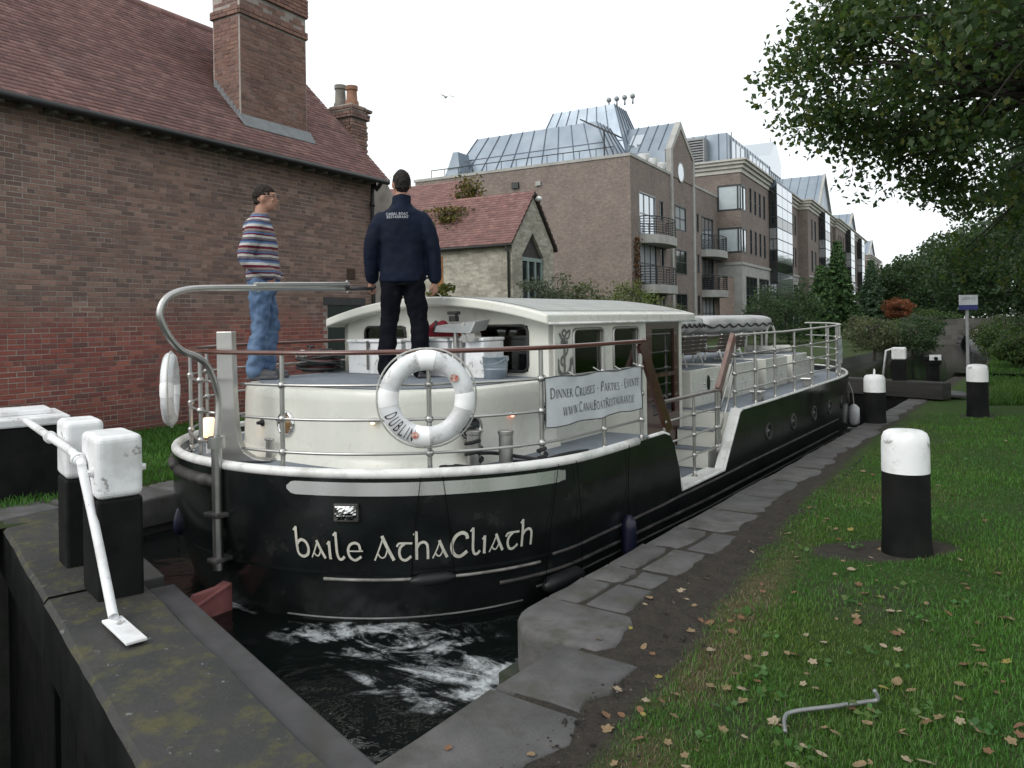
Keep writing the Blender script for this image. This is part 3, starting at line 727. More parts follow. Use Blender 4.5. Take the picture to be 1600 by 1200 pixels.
mb = MB(); mb.hexa([(CX1+.035, cy0-.08, rfz(CX1)+.02), (CX1+.16, cy0-.05, rfz(CX1+.16)+.02), (CX1+.16, cy1+.10, rfz(CX1+.16)+.02), (CX1+.035, cy1+.08, rfz(CX1)+.02), (CX1+.035, cy0-.08, rfz(CX1)+.10), (CX1+.16, cy0-.05, rfz(CX1+.16)+.035), (CX1+.16, cy1+.10, rfz(CX1+.16)+.035), (CX1+.035, cy1+.08, rfz(CX1)+.10)]); mb.build('apron_flashing', LEAD, ch)
# ---- house behind, of which the second stack shows
far_h = empty('rear_house', (-15.4, 15.6, 0), 0, 'house behind the brick building showing only its small chimney with two pots', 'building'); FO = (15.4, -15.6, 0)
mb = MB(); mb.box2((-17.5, 14.0, 0), (-12.3, 16.4, 3.9)); mb.extr([(-17.5, 14.0, 3.9), (-17.5, 16.4, 3.9), (-17.5, 15.2, 5.3)], (5.2,0,0)); mb.build('wall', MORT, far_h, FO)
mb = MB(); x0, x1, y0, y1 = -13.62, -12.86, 14.7, 15.3; stack(x0, x1, y0, y1, 4.6, 6.75, 11); stack(x0-.05, x1+.05, y0-.05, y1+.05, 6.75, 6.95, 13); stack(x0-.09, x1+.09, y0-.09, y1+.09, 6.95, 7.10, 15)
cs = mb.build('chimney', BRK, far_h, FO, fixn=False)
mb = MB(); mb.box2((x0+.02, y0+.02, 4.5), (x1-.02, y1-.02, 7.09)); mb.build('chimney_core', MORT, far_h, FO)
for k, (x, z1, mat) in enumerate(((-13.48, 7.68, pm('grey_pot', (.24,.22,.19), (.17,.155,.14), 6, .9)), (-13.10, 7.60, pm('buff_pot', (.30,.16,.10), (.22,.12,.08), 6, .9)))):
    mb = MB(); mb.lathe([(.17,7.09), (.17,7.2), (.14,7.25), (.125,z1-.12), (.15,z1-.1), (.15,z1), (.11,z1)], (x, 15.0, 0), 16); mb.build('chimney_pot', mat, far_h, FO, auto=40)
# ---- small gabled cottage of pale brick
CBR = NT('buff_brick_wall'); p = CBR.pos(True)
def brick_nodes(m, p, sx, sy, c1, c2, mortar, ax='y', bw=.215, rh=.07):
    x, y, z = m.xyz(p); cb = m.n('ShaderNodeCombineXYZ'); m.l(m.math('ADD', x, y), cb.inputs[0]); m.l(z, cb.inputs[1])
    b = m.n('ShaderNodeTexBrick'); m.l(cb.outputs[0], b.inputs['Vector']); b.inputs['Scale'].default_value = 1; b.inputs['Brick Width'].default_value = bw; b.inputs['Row Height'].default_value = rh
    b.inputs['Mortar Size'].default_value = .006; b.inputs['Mortar Smooth'].default_value = .3; b.inputs['Color1'].default_value = (*c1, 1); b.inputs['Color2'].default_value = (*c2, 1); b.inputs['Mortar'].default_value = (*mortar, 1)
    return b
b = brick_nodes(CBR, p, 1, 1, (.54,.51,.43), (.34,.315,.26), (.46,.44,.39), bw=.26, rh=.095)
c = CBR.mix(CBR.maprange(CBR.noise(p, 1.4, 7, .65), .42, .68, 0, .6), b.outputs[0], (.16,.15,.12)); c = CBR.mix(.6, c, CBR.ramp(CBR.noise(p, 16, 6, .7), [(.3,(.6,.6,.6)), (.7,(1.25,1.25,1.22))]), 'MULTIPLY')
CBR.base(c); CBR.set(rough=.92, spec=.2); CBR.bump(b.outputs[1], .6, -.012); CBR = CBR.mat
XG = -13.5; cyA, cyB = 23.74, 27.0; ym = (cyA+cyB)/2; ce, ca = 4.40, 6.25; cxb = -21.0
cot = empty('gabled_cottage', (XG, ym, 0), 0, 'small pale brick cottage with tiled roof and pointed window in its gable', 'building'); CO = (-XG, -ym, 0)
wy0, wy1, wz0, wz1, wap = 24.47, 26.16, 2.2, 3.98, 4.86
mb = MB()
mb.box2((cxb, cyA, 0), (XG-.25, cyA+.25, ce)); mb.box2((cxb, cyB-.25, 0), (XG-.25, cyB, ce)); mb.box2((cxb, cyA+.25, 0), (cxb+.2, cyB-.25, ce))
mb.build('wall', CBR, cot, CO)
# gable wall with a pointed opening
def gpoly(pts): mb.extr([(XG-.25, a, b) for a, b in pts], (.25, 0, 0))
mb = MB(); wm = (wy0+wy1)/2
gpoly([(cyA,0), (wy0,0), (wy0,wz1), (wm,wap), (ym,ca), (cyA,ce)]); gpoly([(wy1,0), (cyB,0), (cyB,ce), (ym,ca), (wm,wap), (wy1,wz1)]); gpoly([(wy0,0), (wy1,0), (wy1,wz0), (wy0,wz0)]); mb.build('gable', CBR, cot, CO)
mb = MB(); mb.extr([(XG-.14, wy0, wz0), (XG-.14, wy1, wz0), (XG-.14, wy1, wz1), (XG-.14, wm, wap), (XG-.14, wy0, wz1)], (.01,0,0)); wn = mb.build('window', pm('dark_gable_boarding', (.035,.033,.03), (.05,.046,.042), 6, .8), cot, CO)
GRN = pm('pale_green_frame', (.24,.31,.29), (.19,.25,.235), 6, .7)
mb = MB(); mb.box2((XG-.13, wy0, 3.80), (XG-.05, wy1, 3.94))
for y in (wy0+.06, wm-.28, wm+.28, wy1-.06): mb.box2((XG-.129, y-.06, wz0), (XG-.052, y+.06, 3.80))
for z in (2.9,): mb.box2((XG-.127, wy0, z-.05), (XG-.054, wy1, z+.05))
mb.build('frame', GRN, wn); mb = MB(); mb.box2((XG-.12, wy0+.05, wz0), (XG-.10, wy1-.05, 3.8)); mb.build('pane', GLASSD, wn)
CTILE = brick_material('cottage_tile', [(.269,.147,.135), (.225,.125,.117), (.312,.177,.160), (.250,.144,.131), (.194,.112,.107)])
mb = MB(); ov = .18; sl_ = (ca-ce)/(ym-cyA); z_e = ce+.14-ov*sl_
mb.extr([(XG+.10, cyA-ov, z_e-.07), (XG+.10, cyA-ov, z_e), (XG+.10, ym, ca+.14), (XG+.10, cyB+ov, z_e), (XG+.10, cyB+ov, z_e-.07), (XG+.10, ym, ca+.05)], (cxb-XG-.2, 0, 0)); cr = mb.build('roof', pm('roof_boarding', (.05,.04,.035)), cot, CO)
tile_slope('roof_tiles', (cxb, cyA-ov-.02, z_e+.01), (XG+.12, cyA-ov-.02, z_e+.01), (cxb, ym, ca+.17), cr, None, CTILE, .13, .2, .02)
tile_slope('roof_tiles', (cxb, cyB+ov+.02, z_e+.01), (XG+.12, cyB+ov+.02, z_e+.01), (cxb, ym, ca+.17), cr, None, CTILE, .13, .2, .02)
mb = MB(); mb.tube([(cxb, cyA-ov-.05, z_e-.05), (XG+.1, cyA-ov-.05, z_e-.05)], .05, 8); mb.tube([(XG-.12, cyA-ov-.05, z_e-.06), (XG-.12, cyA-.06, z_e-.3), (XG-.12, cyA-.06, 0)], .045, 8); mb.build('gutter', pm('dark_gutter', (.035,.035,.033), None, 6, .6), cot, CO, smooth=True)
mb = MB(); mb.ball((XG+.12, ym+.22, ca-.10), .14, 12, 8, (1,1,.7)); mb.build('security_lamp', WHITEP, cot, CO, smooth=True)
mb = MB(); mb.box2((-16.95, cyA-.02, 2.4), (-16.45, cyA+.02, 4.05)); mb.build('boarded_window', pm('orange_board', (.28,.13,.04), (.22,.10,.035), 5, .8), cot, CO)
# taller wing behind the cottage
wing = empty('rear_wing', (-21, 30, 0), 0, 'taller red tiled wing behind the gabled cottage', 'building'); WO = (21, -30, 0)
wx1, wy_, wr = -19.2, 30.0, 8.15
mb = MB(); mb.box2((-34, 27.6, 0), (wx1-.2, 32.4, 5.6)); mb.build('wall', CBR, wing, WO)
mb = MB(); mb.add([(-34,27.4,5.5), (wx1+1.0,27.4,5.5), (wx1+1.0,32.6,5.5), (-34,32.6,5.5), (-34,30,wr-.03), (wx1-.1,30,wr-.03)], [(0,1,5,4), (1,2,5), (2,3,4,5), (3,0,4), (0,3,2,1)]); wrf = mb.build('roof', CTILE, wing, WO)
tile_slope('roof_tiles', (-34, 27.4, 5.52), (wx1+.05, 27.4, 5.52), (-34, 30, wr), wrf, None, CTILE, .13, .2, .02)

# ---- office and apartment blocks of brown brick along the canal
OBR = NT('brown_office_brick'); p = OBR.pos(True); b = brick_nodes(OBR, p, 1, 1, (.250,.206,.181), (.181,.147,.131), (.263,.237,.219))
c = OBR.mix(.5, b.outputs[0], OBR.ramp(OBR.noise(p, .9, 6, .65), [(.3,(.75,.72,.70)), (.7,(1.2,1.18,1.15))]), 'MULTIPLY'); c = OBR.mix(.55, c, OBR.ramp(OBR.noise(p, 7, 6, .75), [(.3,(.6,.6,.6)), (.7,(1.3,1.3,1.3))]), 'MULTIPLY')
OBR.base(c); OBR.set(rough=.92, spec=.2); OBR.bump(b.outputs[1], .4, -.01); OBR = OBR.mat
ZINC = pm('zinc_roof', (.30,.35,.40), (.23,.275,.325), .5, .38, metal=.55, world=True, rvar=.08, bump=.08, bscale=1.5, bdist=.05)
ZRIB = pm('zinc_seam', (.11,.14,.18), (.09,.115,.15), 1, .5, metal=.4)
DFR = pm('dark_window_frame', (.03,.033,.036), None, 6, .5)
PFR = pm('pale_window_frame', (.30,.31,.31), None, 6, .5)
RAILM = pm('balcony_rail', (.05,.052,.055), None, 6, .5, metal=.4)
BLIND = pm('pale_blind', (.48,.54,.56), (.42,.48,.50), 2, .7)
CURT = pm('net_curtain', (.36,.38,.39), (.26,.28,.29), 3, .8, stretch=(1,6,.3), world=True)
def window(par, loc, X_, y0, y1, z0, z1, nx=2, nz=2, rec=.12, inner=GLASSR, frame=DFR, name='window', fw=.07):
    """glazed opening in a wall facing +X; the dark reveal is real depth"""
    mb = MB(); d = rec
    for (a, b, c_, e) in ((y0-.02, y1+.02, z1-fw, z1+.02), (y0-.02, y1+.02, z0-.02, z0+fw), (y0-.02, y0+fw, z0, z1), (y1-fw, y1+.02, z0, z1)): mb.box2((X_-d, a, c_), (X_+.015, b, e))
    for k in range(1, nx): y = y0+(y1-y0)*k/nx; mb.box2((X_-d, y-.03, z0), (X_-.03, y+.03, z1))
    for k in range(1, nz): z = z0+(z1-z0)*k/nz; mb.box2((X_-d+.004, y0, z-.03), (X_-.034, y1, z+.03))
    f_ = mb.build(name, frame, par, loc); mb = MB(); mb.box2((X_-.085, y0+.01, z0+.01), (X_-.07, y1-.01, z1-.01)); mb.build('pane', inner, f_); return f_
def wall_x(mb, X_, y0, y1, z0, z1, holes, th=.35):
    """wall facing +X with rectangular openings: split into horizontal then vertical strips"""
    zs = sorted(set([z0, z1]+[h[2] for h in holes]+[h[3] for h in holes]))
    for za, zb in zip(zs[:-1], zs[1:]):
        if zb <= z0 or za >= z1: continue
        cut = sorted((h[0], h[1]) for h in holes if h[2] < zb-1e-6 and h[3] > za+1e-6); y = y0
        for a, b in cut:
            if a > y: mb.box2((X_-th, y, za), (X_, a, zb))
            y = max(y, b)
        if y < y1: mb.box2((X_-th, y, za), (X_, y1, zb))
X1 = -17.0; Ya, Yb = 44.6, 64.95; PZ = 11.55
apt = empty('apartment_block', (X1, Ya, 0), 0, 'brown brick apartment block with curved balconies, stone edged gable and zinc mansard roof', 'building'); AO = (-X1, -Ya, 0)
H1 = []
for dz in (0, -3.15, -6.3):
    H1 += [(46.05,49.2,6.95+dz,9.6+dz), (50.0,50.7,8.2+dz,9.5+dz), (53.3,55.85,7.9+dz,9.65+dz), (58.6,59.1,8.2+dz,9.6+dz), (59.9,63.2,6.95+dz,9.55+dz)]
H1 = [(a, b, max(.1, c_), d) for a, b, c_, d in H1 if d > .4]
mb = MB(); wall_x(mb, X1, Ya, Yb, 0, PZ, H1); mb.box2((-33.2, Ya, 0), (X1-.35, Ya+.35, PZ)); mb.box2((-33.2, Ya+.35, 0), (-32.9, Yb, PZ)); mb.build('wall', OBR, apt, AO)
mb = MB(); mb.box2((-33.3, Ya-.06, PZ), (X1+.06, Ya+.45, PZ+.18)); mb.box2((X1-.4, Ya+.45, PZ), (X1+.06, 52.2, PZ+.18)); mb.build('parapet_coping', STONEP, apt, AO); mb = MB(); mb.box2((X1-.4, 57.9, PZ), (X1+.06, Yb, PZ+.18)); mb.build('parapet_coping', STONEP, apt, AO)
mb = MB(); mb.box2((-32.9, Ya+.35, PZ-.6), (X1-.35, Yb, PZ-.5)); mb.build('flat_roof', pm('roof_felt', (.10,.10,.10), None, 3, .9), apt, AO)
for i, (a, b, c_, d) in enumerate(H1):
    big = b-a > 1; window(apt, AO, X1, a, b, c_, d, 3 if b-a > 2.6 else (2 if big else 1), 2 if big else 1, inner=GLASSR if (i % 5 in (0, 4) and i < 5) else (CURT if i % 3 == 2 else GLASSD), frame=PFR if (i < 1) else DFR)
# gable bay, proud of the wall, stone strips along its edges
gy0, gy1, gz, gap_ = 52.25, 57.9, 13.4, 15.75; gm = 54.55
gholes = [(53.3,55.85,7.9,9.65), (53.3,55.85,4.75,6.5), (53.3,55.85,1.6,3.35)]
mb = MB(); xo = X1+.12
mb.extr([(X1-.3, gy0+.42, PZ), (X1-.3, gy1-.42, PZ), (X1-.3, gy1-.42, gz-.1), (X1-.3, gm, gap_-.5), (X1-.3, gy0+.42, gz-.1)], (.36,0,0)); mb.build('gable', OBR, apt, AO)
mb = MB(); mb.box2((X1-.28, gy0, 0), (xo, gy0+.42, gz)); mb.box2((X1-.28, gy1-.42, 0), (xo, gy1, gz)); 
mb.extr([(X1-.30, gy0, gz), (X1-.30, gy0+.42, gz), (X1-.30, gm, gap_-.55), (X1-.30, gm, gap_)], (.425,0,0)); mb.extr([(X1-.30, gy1-.42, gz), (X1-.30, gy1, gz), (X1-.30, gm, gap_), (X1-.30, gm, gap_-.55)], (.425,0,0)); mb.build('gable_coping', STONEP, apt, AO)
mb = MB(); mb.lathe([(.62,0), (.66,.02), (.74,.02), (.74,-.02)], (X1+.062, gm+.05, 12.1), 28, Matrix.Rotation(R(90), 3, 'Y')); ov_ = mb.build('round_window', STONEP, apt, AO, auto=40); mb = MB(); mb.lathe([(.63,0.004), (.001,.006)], (X1+.066, gm+.05, 12.1), 28, Matrix.Rotation(R(90), 3, 'Y')); mb.build('pane', GLASSR, ov_)
# zinc roof of the gable bay running back
mb = MB(); mb.add([(X1-.3,gy0,gz), (X1-.3,gy1,gz), (X1-.3,gm,gap_-.05), (-27,gy0,gz), (-27,gy1,gz), (-27,gm,gap_-.05)], [(0,2,5,3), (1,4,5,2), (3,5,4), (0,1,2)]); mb.box2((-27, gy0, PZ-.5), (X1-.32, gy1, gz)); zr = mb.build('zinc_roof', ZINC, apt, AO)
mb = MB()
for k in range(12): x = X1-.8-k*.75; mb.beam((x, gy0-.02, gz+.02), (x, gm, gap_-.02), .05, .06)
mb.build('roof_seam', ZRIB, zr)
mb = MB(); 
for x in (-19.3, -20.5): mb.add([(x, gy0+.5, gz+.5), (x-.95, gy0+.5, gz+.5), (x-.95, gy0+1.6, gz+1.62), (x, gy0+1.6, gz+1.62)], [(0,1,2,3)])
mb.build('roof_light', GLASSR, zr)
def mansard(x0, x1, y0, y1, z0, z1, ins, par, name='zinc_mansard', step=1.15):
    mb = MB(); a = [(x0,y0,z0),(x1,y0,z0),(x1,y1,z0),(x0,y1,z0)]; b = [(x0+ins,y0+ins,z1),(x1-ins,y0+ins,z1),(x1-ins,y1-ins,z1),(x0+ins,y1-ins,z1)]
    mb.add(a+b, BOXF); m_ = mb.build(name, ZINC, par, AO); mb = MB(); n = max(2, int((x1-x0)/step))
    for k in range(n+1):
        t = k/n; mb.beam((x0+(x1-x0)*t, y0-.02, z0), (x0+ins+(x1-x0-2*ins)*t, y0+ins-.02, z1), .05, .07, upv=(0,-1,.4))
    n = max(2, int((y1-y0)/step))
    for k in range(n+1):
        t = k/n; mb.beam((x1+.02, y0+(y1-y0)*t, z0), (x1-ins+.02, y0+ins+(y1-y0-2*ins)*t, z1), .05, .07, upv=(1,0,.4))
    for zz in (.45,): mb.beam((x0+ins*zz, y0+ins*zz-.02, z0+(z1-z0)*zz), (x1-ins*zz, y0+ins*zz-.02, z0+(z1-z0)*zz), .03, .05)
    mb.build('roof_seam', ZRIB, m_); return m_
mansard(-31.2, -18.9, 46.0, 51.2, 11.75, 14.75, 1.5, apt); mansard(-28.4, -19.6, 51.5, 57.5, 12.0, 17.45, 1.9, apt)
mb = MB(); mb.box2((-31.2, 45.9, 11.0), (-18.9, 51.2, 11.75)); mb.box2((-28.4, 51.4, 11.0), (-19.6, 57.5, 12.0)); mb.build('mansard_base', ZRIB, apt, AO)
mb = MB()
for k in range(13): x = -32.0+k*1.15; mb.cyl((x, 44.9, PZ+.18), (x, 44.9, PZ+.75), .025, 6)
mb.cyl((-32, 44.9, PZ+.75), (-18.2, 44.9, PZ+.75), .03, 6); mb.build('roof_rail', RAILM, apt, AO)
mb = MB(); mb.beam((-20.4, 45.4, 14.3), (-18.0, 45.4, 13.0), 1.1, .08); mb.cyl((-19, 45.4, 11.8), (-19, 45.4, 13.5), .05, 8); mb.build('solar_panel', DFR, apt, AO)
for k in range(4): mb = MB(); mb.cyl((-22.0+k*.62, 53.6, 17.3), (-22.0+k*.62, 53.6, 17.7), .07, 8); mb.ball((-22.0+k*.62, 53.6, 17.85), .19, 14, 10); mb.build('roof_cowl', pm('grey_cowl', (.30,.32,.33), None, 6, .5, metal=.4), apt, AO, smooth=True)
for k, y in enumerate((47.6, 49.3, 50.9)): mb = MB(); mb.lathe([(.28,PZ+.18), (.42,PZ+.55), (.42,PZ+.62), (.36,PZ+.62)], (X1-.2, y, 0), 16); mb.build('planter', WHITEP, apt, AO, auto=40)
mb = MB(); mb.extr([(-31.0,45.0,PZ), (-29.6,45.0,PZ), (-29.8,45.0,13.4), (-30.2,45.0,13.4)], (0,1.4,0)); mb.build('roof_hatch', ZINC, apt, AO)
for (px, py, s) in ((806, 290, .5), (842, 287, .35)):
    q = WY(px, py, Ya); mb = MB(); mb.box((q.x, Ya-.08, q.z), (s, .16, s*.8)); mb.build('wall_vent', DFR if s > .4 else STONEP, apt, AO)
def balcony(y0, y1, zb, par, loc, X_, out=1.25):
    mb = MB(); n = 18; ym_, hw = (y0+y1)/2, (y1-y0)/2; arc = [(X_+out*math.sin(math.pi*k/n)**.7, ym_-hw*math.cos(math.pi*k/n)) for k in range(n+1)]
    mb.prism([(X_, y0-.001)]+arc[1:-1]+[(X_, y1)], zb, zb+.55); bl_ = mb.build('balcony', STONEP, par, loc); mb = MB()
    ar = [(X_+(a-X_)*.94+.0, ym_+(b-ym_)*.96) for a, b in arc]
    for k in range(7): mb.tube([(a, b, zb+.70+k*.165) for a, b in ar], .022 if k < 6 else .035, 6)
    for k in range(0, n+1, 2): mb.cyl((ar[k][0], ar[k][1], zb+.55), (ar[k][0], ar[k][1], zb+.70+6*.165), .025, 6)
    mb.build('balcony_rail', RAILM, bl_)
for zb in (6.35, 3.2): balcony(46.1, 51.3, zb, apt, AO, X1); balcony(59.7, 64.6, zb-.0, apt, AO, X1)
# ---- office block
X2 = -15.06; OC2 = []
off = empty('office_block', (X2, 65, 0), 0, 'brown brick office block with white stone cornice, slit windows and a dark glass bay', 'building'); OO = (-X2, -65, 0)
CZ = 13.5
def slits(y0, y1, z0, z1, n): st = (y1-y0)/n; return [(y0+st*(k+.28), y0+st*(k+.72), z0, z1) for k in range(n)]
H2 = slits(67.2, 74.6, 10.5, 12.7, 4)+slits(67.2, 74.6, 6.95, 9.1, 4)+slits(84.2, 90.6, 10.5, 12.7, 4)+slits(84.2, 90.6, 6.95, 9.1, 4)
G2 = [(65.9,70.0,.2,5.0), (70.9,74.9,.2,5.0), (84.6,87.2,.2,5.0), (88.0,90.6,.2,5.0)]
cw_ = [(64.96,66.6,10.4,12.55), (64.96,66.6,6.9,9.0)]
mb = MB(); wall_x(mb, X2, 83.6, 91.5, 5.9, CZ, H2[8:]); mb.box2((X2-14, 91.0, 0), (X2-.35, 91.5, CZ)); mb.build('wall', OBR, off, OO)
mb = MB(); wall_x(mb, X2, 64.96, 75.7, 5.9, CZ, H2[:8]+cw_)
# face towards the lock, with the returns of the corner windows
zs = [(5.9,6.9), (9.0,10.4), (12.55,CZ)]
for a, b in zs: mb.box2((-22, 64.60, a), (X2, 64.955, b))
for a, b in ((6.9,9.0), (10.4,12.55)): mb.box2((-22, 64.60, a), (X2-1.9, 64.955, b))
mb.box2((-30, 64.9, 0), (-22, 65.3, CZ)); mb.build('wall', OBR, off, OO)
mb = MB(); wall_x(mb, X2+.05, 83.6, 91.5, 0, 5.9, G2[2:]); mb.build('stone_base', STONEP, off, OO); mb = MB(); wall_x(mb, X2+.05, 64.96, 75.7, 0, 5.9, G2[:2]); mb.box2((X2-5, 64.5, 4.9), (X2+.05, 64.95, 5.9)); mb.box2((X2-.6, 64.5, 0), (X2+.05, 64.95, 4.9)); mb.box2((X2-5, 64.5, 0), (X2-4.2, 64.95, 4.9)); mb.build('stone_base', STONEP, off, OO)
mb = MB(); mb.box2((X2-5, 64.42, 5.9), (X2+.14, 75.7, 6.12)); mb.build('string_course', STONEP, off, OO); mb = MB(); mb.box2((X2-.2, 83.6, 5.9), (X2+.14, 91.5, 6.12)); mb.build('string_course', STONEP, off, OO)
for h in H2: window(off, OO, X2, *h, 1, 2, inner=GLASSD)
for k, h in enumerate(G2): window(off, OO, X2+.05, *h, 3, 3, inner=GLASSD, name='shopfront')
WST = pm('white_cornice_stone', (.52,.50,.45), (.44,.42,.38), 1.2, .8, world=True)
def cornice(pts, z, par, loc, name='cornice'):
    """stepped cove along a polyline (outward is to its right)"""
    mb = MB()
    for (za, zb, o_) in ((z,z+.35,.10), (z+.35,z+.65,.26), (z+.65,z+.9,.46), (z+.9,z+1.05,.62)):
        for (a, b) in zip(pts[:-1], pts[1:]):
            d = Vector((b[0]-a[0], b[1]-a[1], 0)).normalized(); n_ = Vector((d.y, -d.x, 0)); a3, b3 = Vector((*a, 0)), Vector((*b, 0)); th = .5
            e = d*o_
            mb.prism([tuple((a3-n_*th-e*0).xy), tuple((a3+n_*o_-e).xy), tuple((b3+n_*o_+e).xy), tuple((b3-n_*th).xy)], za, zb)
    return mb.build(name, WST, par, loc)
cornice([(-22, 64.62), (X2, 64.62)], CZ, off, OO); cornice([(X2, 64.62), (X2, 91.4)], CZ-.003, off, OO)
for (z0, z1) in ((10.4,12.55), (6.9,9.0)):
    mb = MB(); mb.box2((X2-1.9, 64.62, z0), (X2-.08, 64.66, z1)); cwn = mb.build('corner_window', BLIND, off, OO)
    mb = MB()
    for (a, b) in ((X2-1.9, X2-1.78), (X2-.30, X2-.18), (X2-.06, X2+.02)): mb.box2((a, 64.58, z0), (b, 64.70, z1))
    mb.box2((X2-1.9, 64.585, z0), (X2+.02, 64.70, z0+.14)); mb.box2((X2-1.9, 64.585, z1-.14), (X2+.02, 64.70, z1))
    mb.box2((X2-.10, 64.7, z0), (X2+.018, 66.6, z0+.14)); mb.box2((X2-.10, 64.7, z1-.14), (X2+.018, 66.6, z1)); mb.box2((X2-.10, 65.5, z0), (X2+.014, 65.62, z1)); mb.build('frame', DFR, cwn)
    mb = MB(); mb.box2((X2-.07, 64.7, z0+.1), (X2-.05, 66.6, z1-.1)); mb.build('pane', GLASSR, cwn)
def glazed_bay(y0, y1, zb, zt, par, loc, X_, out=.7, cols=3, dark=None):
    mb = MB(); mb.box2((X_-1, y0, zb), (X_+out-.06, y1, zt)); bay = mb.build('glass_bay', DFR, par, loc); n = int((zt-zb)/1.05)
    for r_ in range(n):
        za, z2 = zb+(zt-zb)*r_/n+.05, zb+(zt-zb)*(r_+1)/n-.05
        for c_ in range(cols):
            a, b = y0+(y1-y0)*c_/cols+.06, y0+(y1-y0)*(c_+1)/cols-.06; sp = (r_ % 4 == 0)
            mb = MB(); mb.box2((X_+out-.055, a, za), (X_+out-.03, b, z2)); mb.build('pane', GLASSD if sp else GLASSR, bay)
        mb = MB(); mb.box2((X_+.05, y0-.03, za), (X_+out-.12, y0-.005, z2)); mb.build('pane', GLASSR if r_ in (1, 2, 6, 7) else GLASSD, bay)
    return bay
glazed_bay(75.7, 83.6, 1.5, 14.2, off, OO, X2, .8, 3)
mb = MB(); mb.tube([(X2+.25, 75.6, 14.2), (X2+.25, 83.7, 14.2)], .5, 16); mb.build('bay_cap', ZRIB, off, OO, auto=40)
# fascia lettering of the shop on the stone band: low relief marks too far off to read
# roof storeys of the office
mb = MB(); mb.box2((-24, 66.8, CZ+1.0), (X2-1.6, 90.8, 17.4)); at_ = mb.build('roof_storey', ZINC, off, OO)
mb = MB()
for k in range(22): y = 66.8+k*1.1; mb.box2((X2-1.63, y, CZ+1), (X2-1.57, y+.07, 17.4))
for k in range(8): x = -24+k*1.1; mb.box2((x, 66.74, CZ+1), (x+.07, 66.81, 17.4))
mb.build('roof_seam', ZRIB, at_)
for k in range(3): mb = MB(); mb.box2((X2-1.62, 68.2+k*1.7, 14.9), (X2-1.54, 69.5+k*1.7, 17.0)); mb.build('pane', GLASSR, at_)
for k in range(6): mb = MB(); mb.box2((X2-1.62, 75.0+k*1.5, 15.6), (X2-1.54, 76.2+k*1.5, 17.0)); mb.build('pane', GLASSR, at_)
mb = MB(); mb.box2((X2-6, 84.5, 17.0), (X2-1.5, 90.5, 18.6)); mb.add([(X2-6,84.5,18.6),(X2-1.5,84.5,18.6),(X2-1.5,90.5,18.6),(X2-6,90.5,18.6),(X2-5.5,87.5,20.6),(X2-1.5,87.5,20.6)], [(0,1,5,4),(1,2,5),(2,3,4,5),(3,0,4)]); mb.build('roof_lantern', GLASSR, off, OO)
mb = MB(); mb.box2((-20.5, 65.6, CZ+1.0), (-18.3, 66.8, 17.0)); lv = mb.build('plant_louvre', PFR, off, OO)
mb = MB()
for k in range(9): mb.box((-19.4, 65.58, 15.0+k*.22), (2.0, .06, .08), rx=.5)
mb.build('louvre_blades', DFR, lv)
# ---- further blocks of the same terrace
def far_block(y0, y1, X_, cz, label, bays, gable=None, roofz=3.0):
    t = empty('terrace_block', (X_, y0, 0), 0, label, 'building'); lo = (-X_, -y0, 0); hs = []
    for (a, b, kind) in bays:
        if kind == 's': hs += slits(a, b, 10.5, 12.7, 4)+slits(a, b, 6.95, 9.1, 4)+slits(a, b, 2.2, 5.0, 3)
        if kind == 'w': hs += slits(a, b, 10.2, 12.7, 2)+slits(a, b, 6.6, 9.1, 2)+slits(a, b, 1.6, 5.0, 2)
    hs = [h for h in hs]; mb = MB(); wall_x(mb, X_, y0, y1, 0, cz, hs); mb.box2((X_-12, y0, 0), (X_-.35, y0+.35, cz)); mb.box2((X_-12, y1-.35, 0), (X_-.35, y1, cz)); mb.box2((X_-12, y0+.35, cz-.3), (X_-.35, y1-.35, cz)); mb.build('wall', OBR, t, lo)
    for k, h in enumerate(hs): window(t, lo, X_, *h, 1, 2, inner=GLASSR if k % 3 == 0 else GLASSD)
    cornice([(X_-12, y0), (X_, y0)], cz, t, lo); cornice([(X_, y0), (X_, y1)], cz-.003, t, lo)
    mb = MB(); mb.box2((X_-.02, y0, 5.9), (X_+.1, y1, 6.15)); mb.build('string_course', STONEP, t, lo)
    for (a, b, kind) in bays:
        if kind == 'g': glazed_bay(a, b, 2.0, 14.0, t, lo, X_, .8, 2)
    if gable:
        a, b, z_ = gable; m_ = (a+b)/2; mb = MB(); mb.add([(X_-.2,a,cz+.9),(X_-.2,b,cz+.9),(X_-.2,m_,z_),(X_-12,a,cz+.9),(X_-12,b,cz+.9),(X_-12,m_,z_)], [(0,2,5,3),(1,4,5,2),(3,5,4),(0,1,2),(0,3,4,1)]); r_ = mb.build('zinc_roof', ZINC, t, lo)
        mb = MB(); mb.beam((X_-.1, a, cz+.9), (X_-.1, m_, z_+.05), .3, .25); mb.beam((X_-.1, b, cz+.9), (X_-.1, m_, z_+.05), .3, .25); mb.build('verge', STONEP, r_)
        mb = MB()
        for k in range(10): x = X_-.8-k*1.1; mb.beam((x, a, cz+.92), (x, m_, z_), .06, .08)
        mb.build('roof_seam', ZRIB, r_)
    return t
far_block(91.5, 112.0, -14.0, 13.5, 'terrace block with steep zinc gable roof next to the glass bay offices', [(93,98,'w'), (99.5,103.5,'g'), (105,111,'s')], (100.0, 112.0, 19.6))
far_block(112.0, 149.0, -13.6, 13.5, 'long far terrace block with white cornice and rows of narrow windows', [(114,121,'s'), (122.5,127,'g'), (129,136,'s'), (138,142,'g'), (143,148,'w')], (128.0, 138.0, 17.6))
far_block(153.0, 176.0, -13.2, 11.4, 'most distant brick block at the end of the terrace with blue zinc roof', [(155,162,'s'), (165,173,'s')], (155.0, 168.0, 15.6))
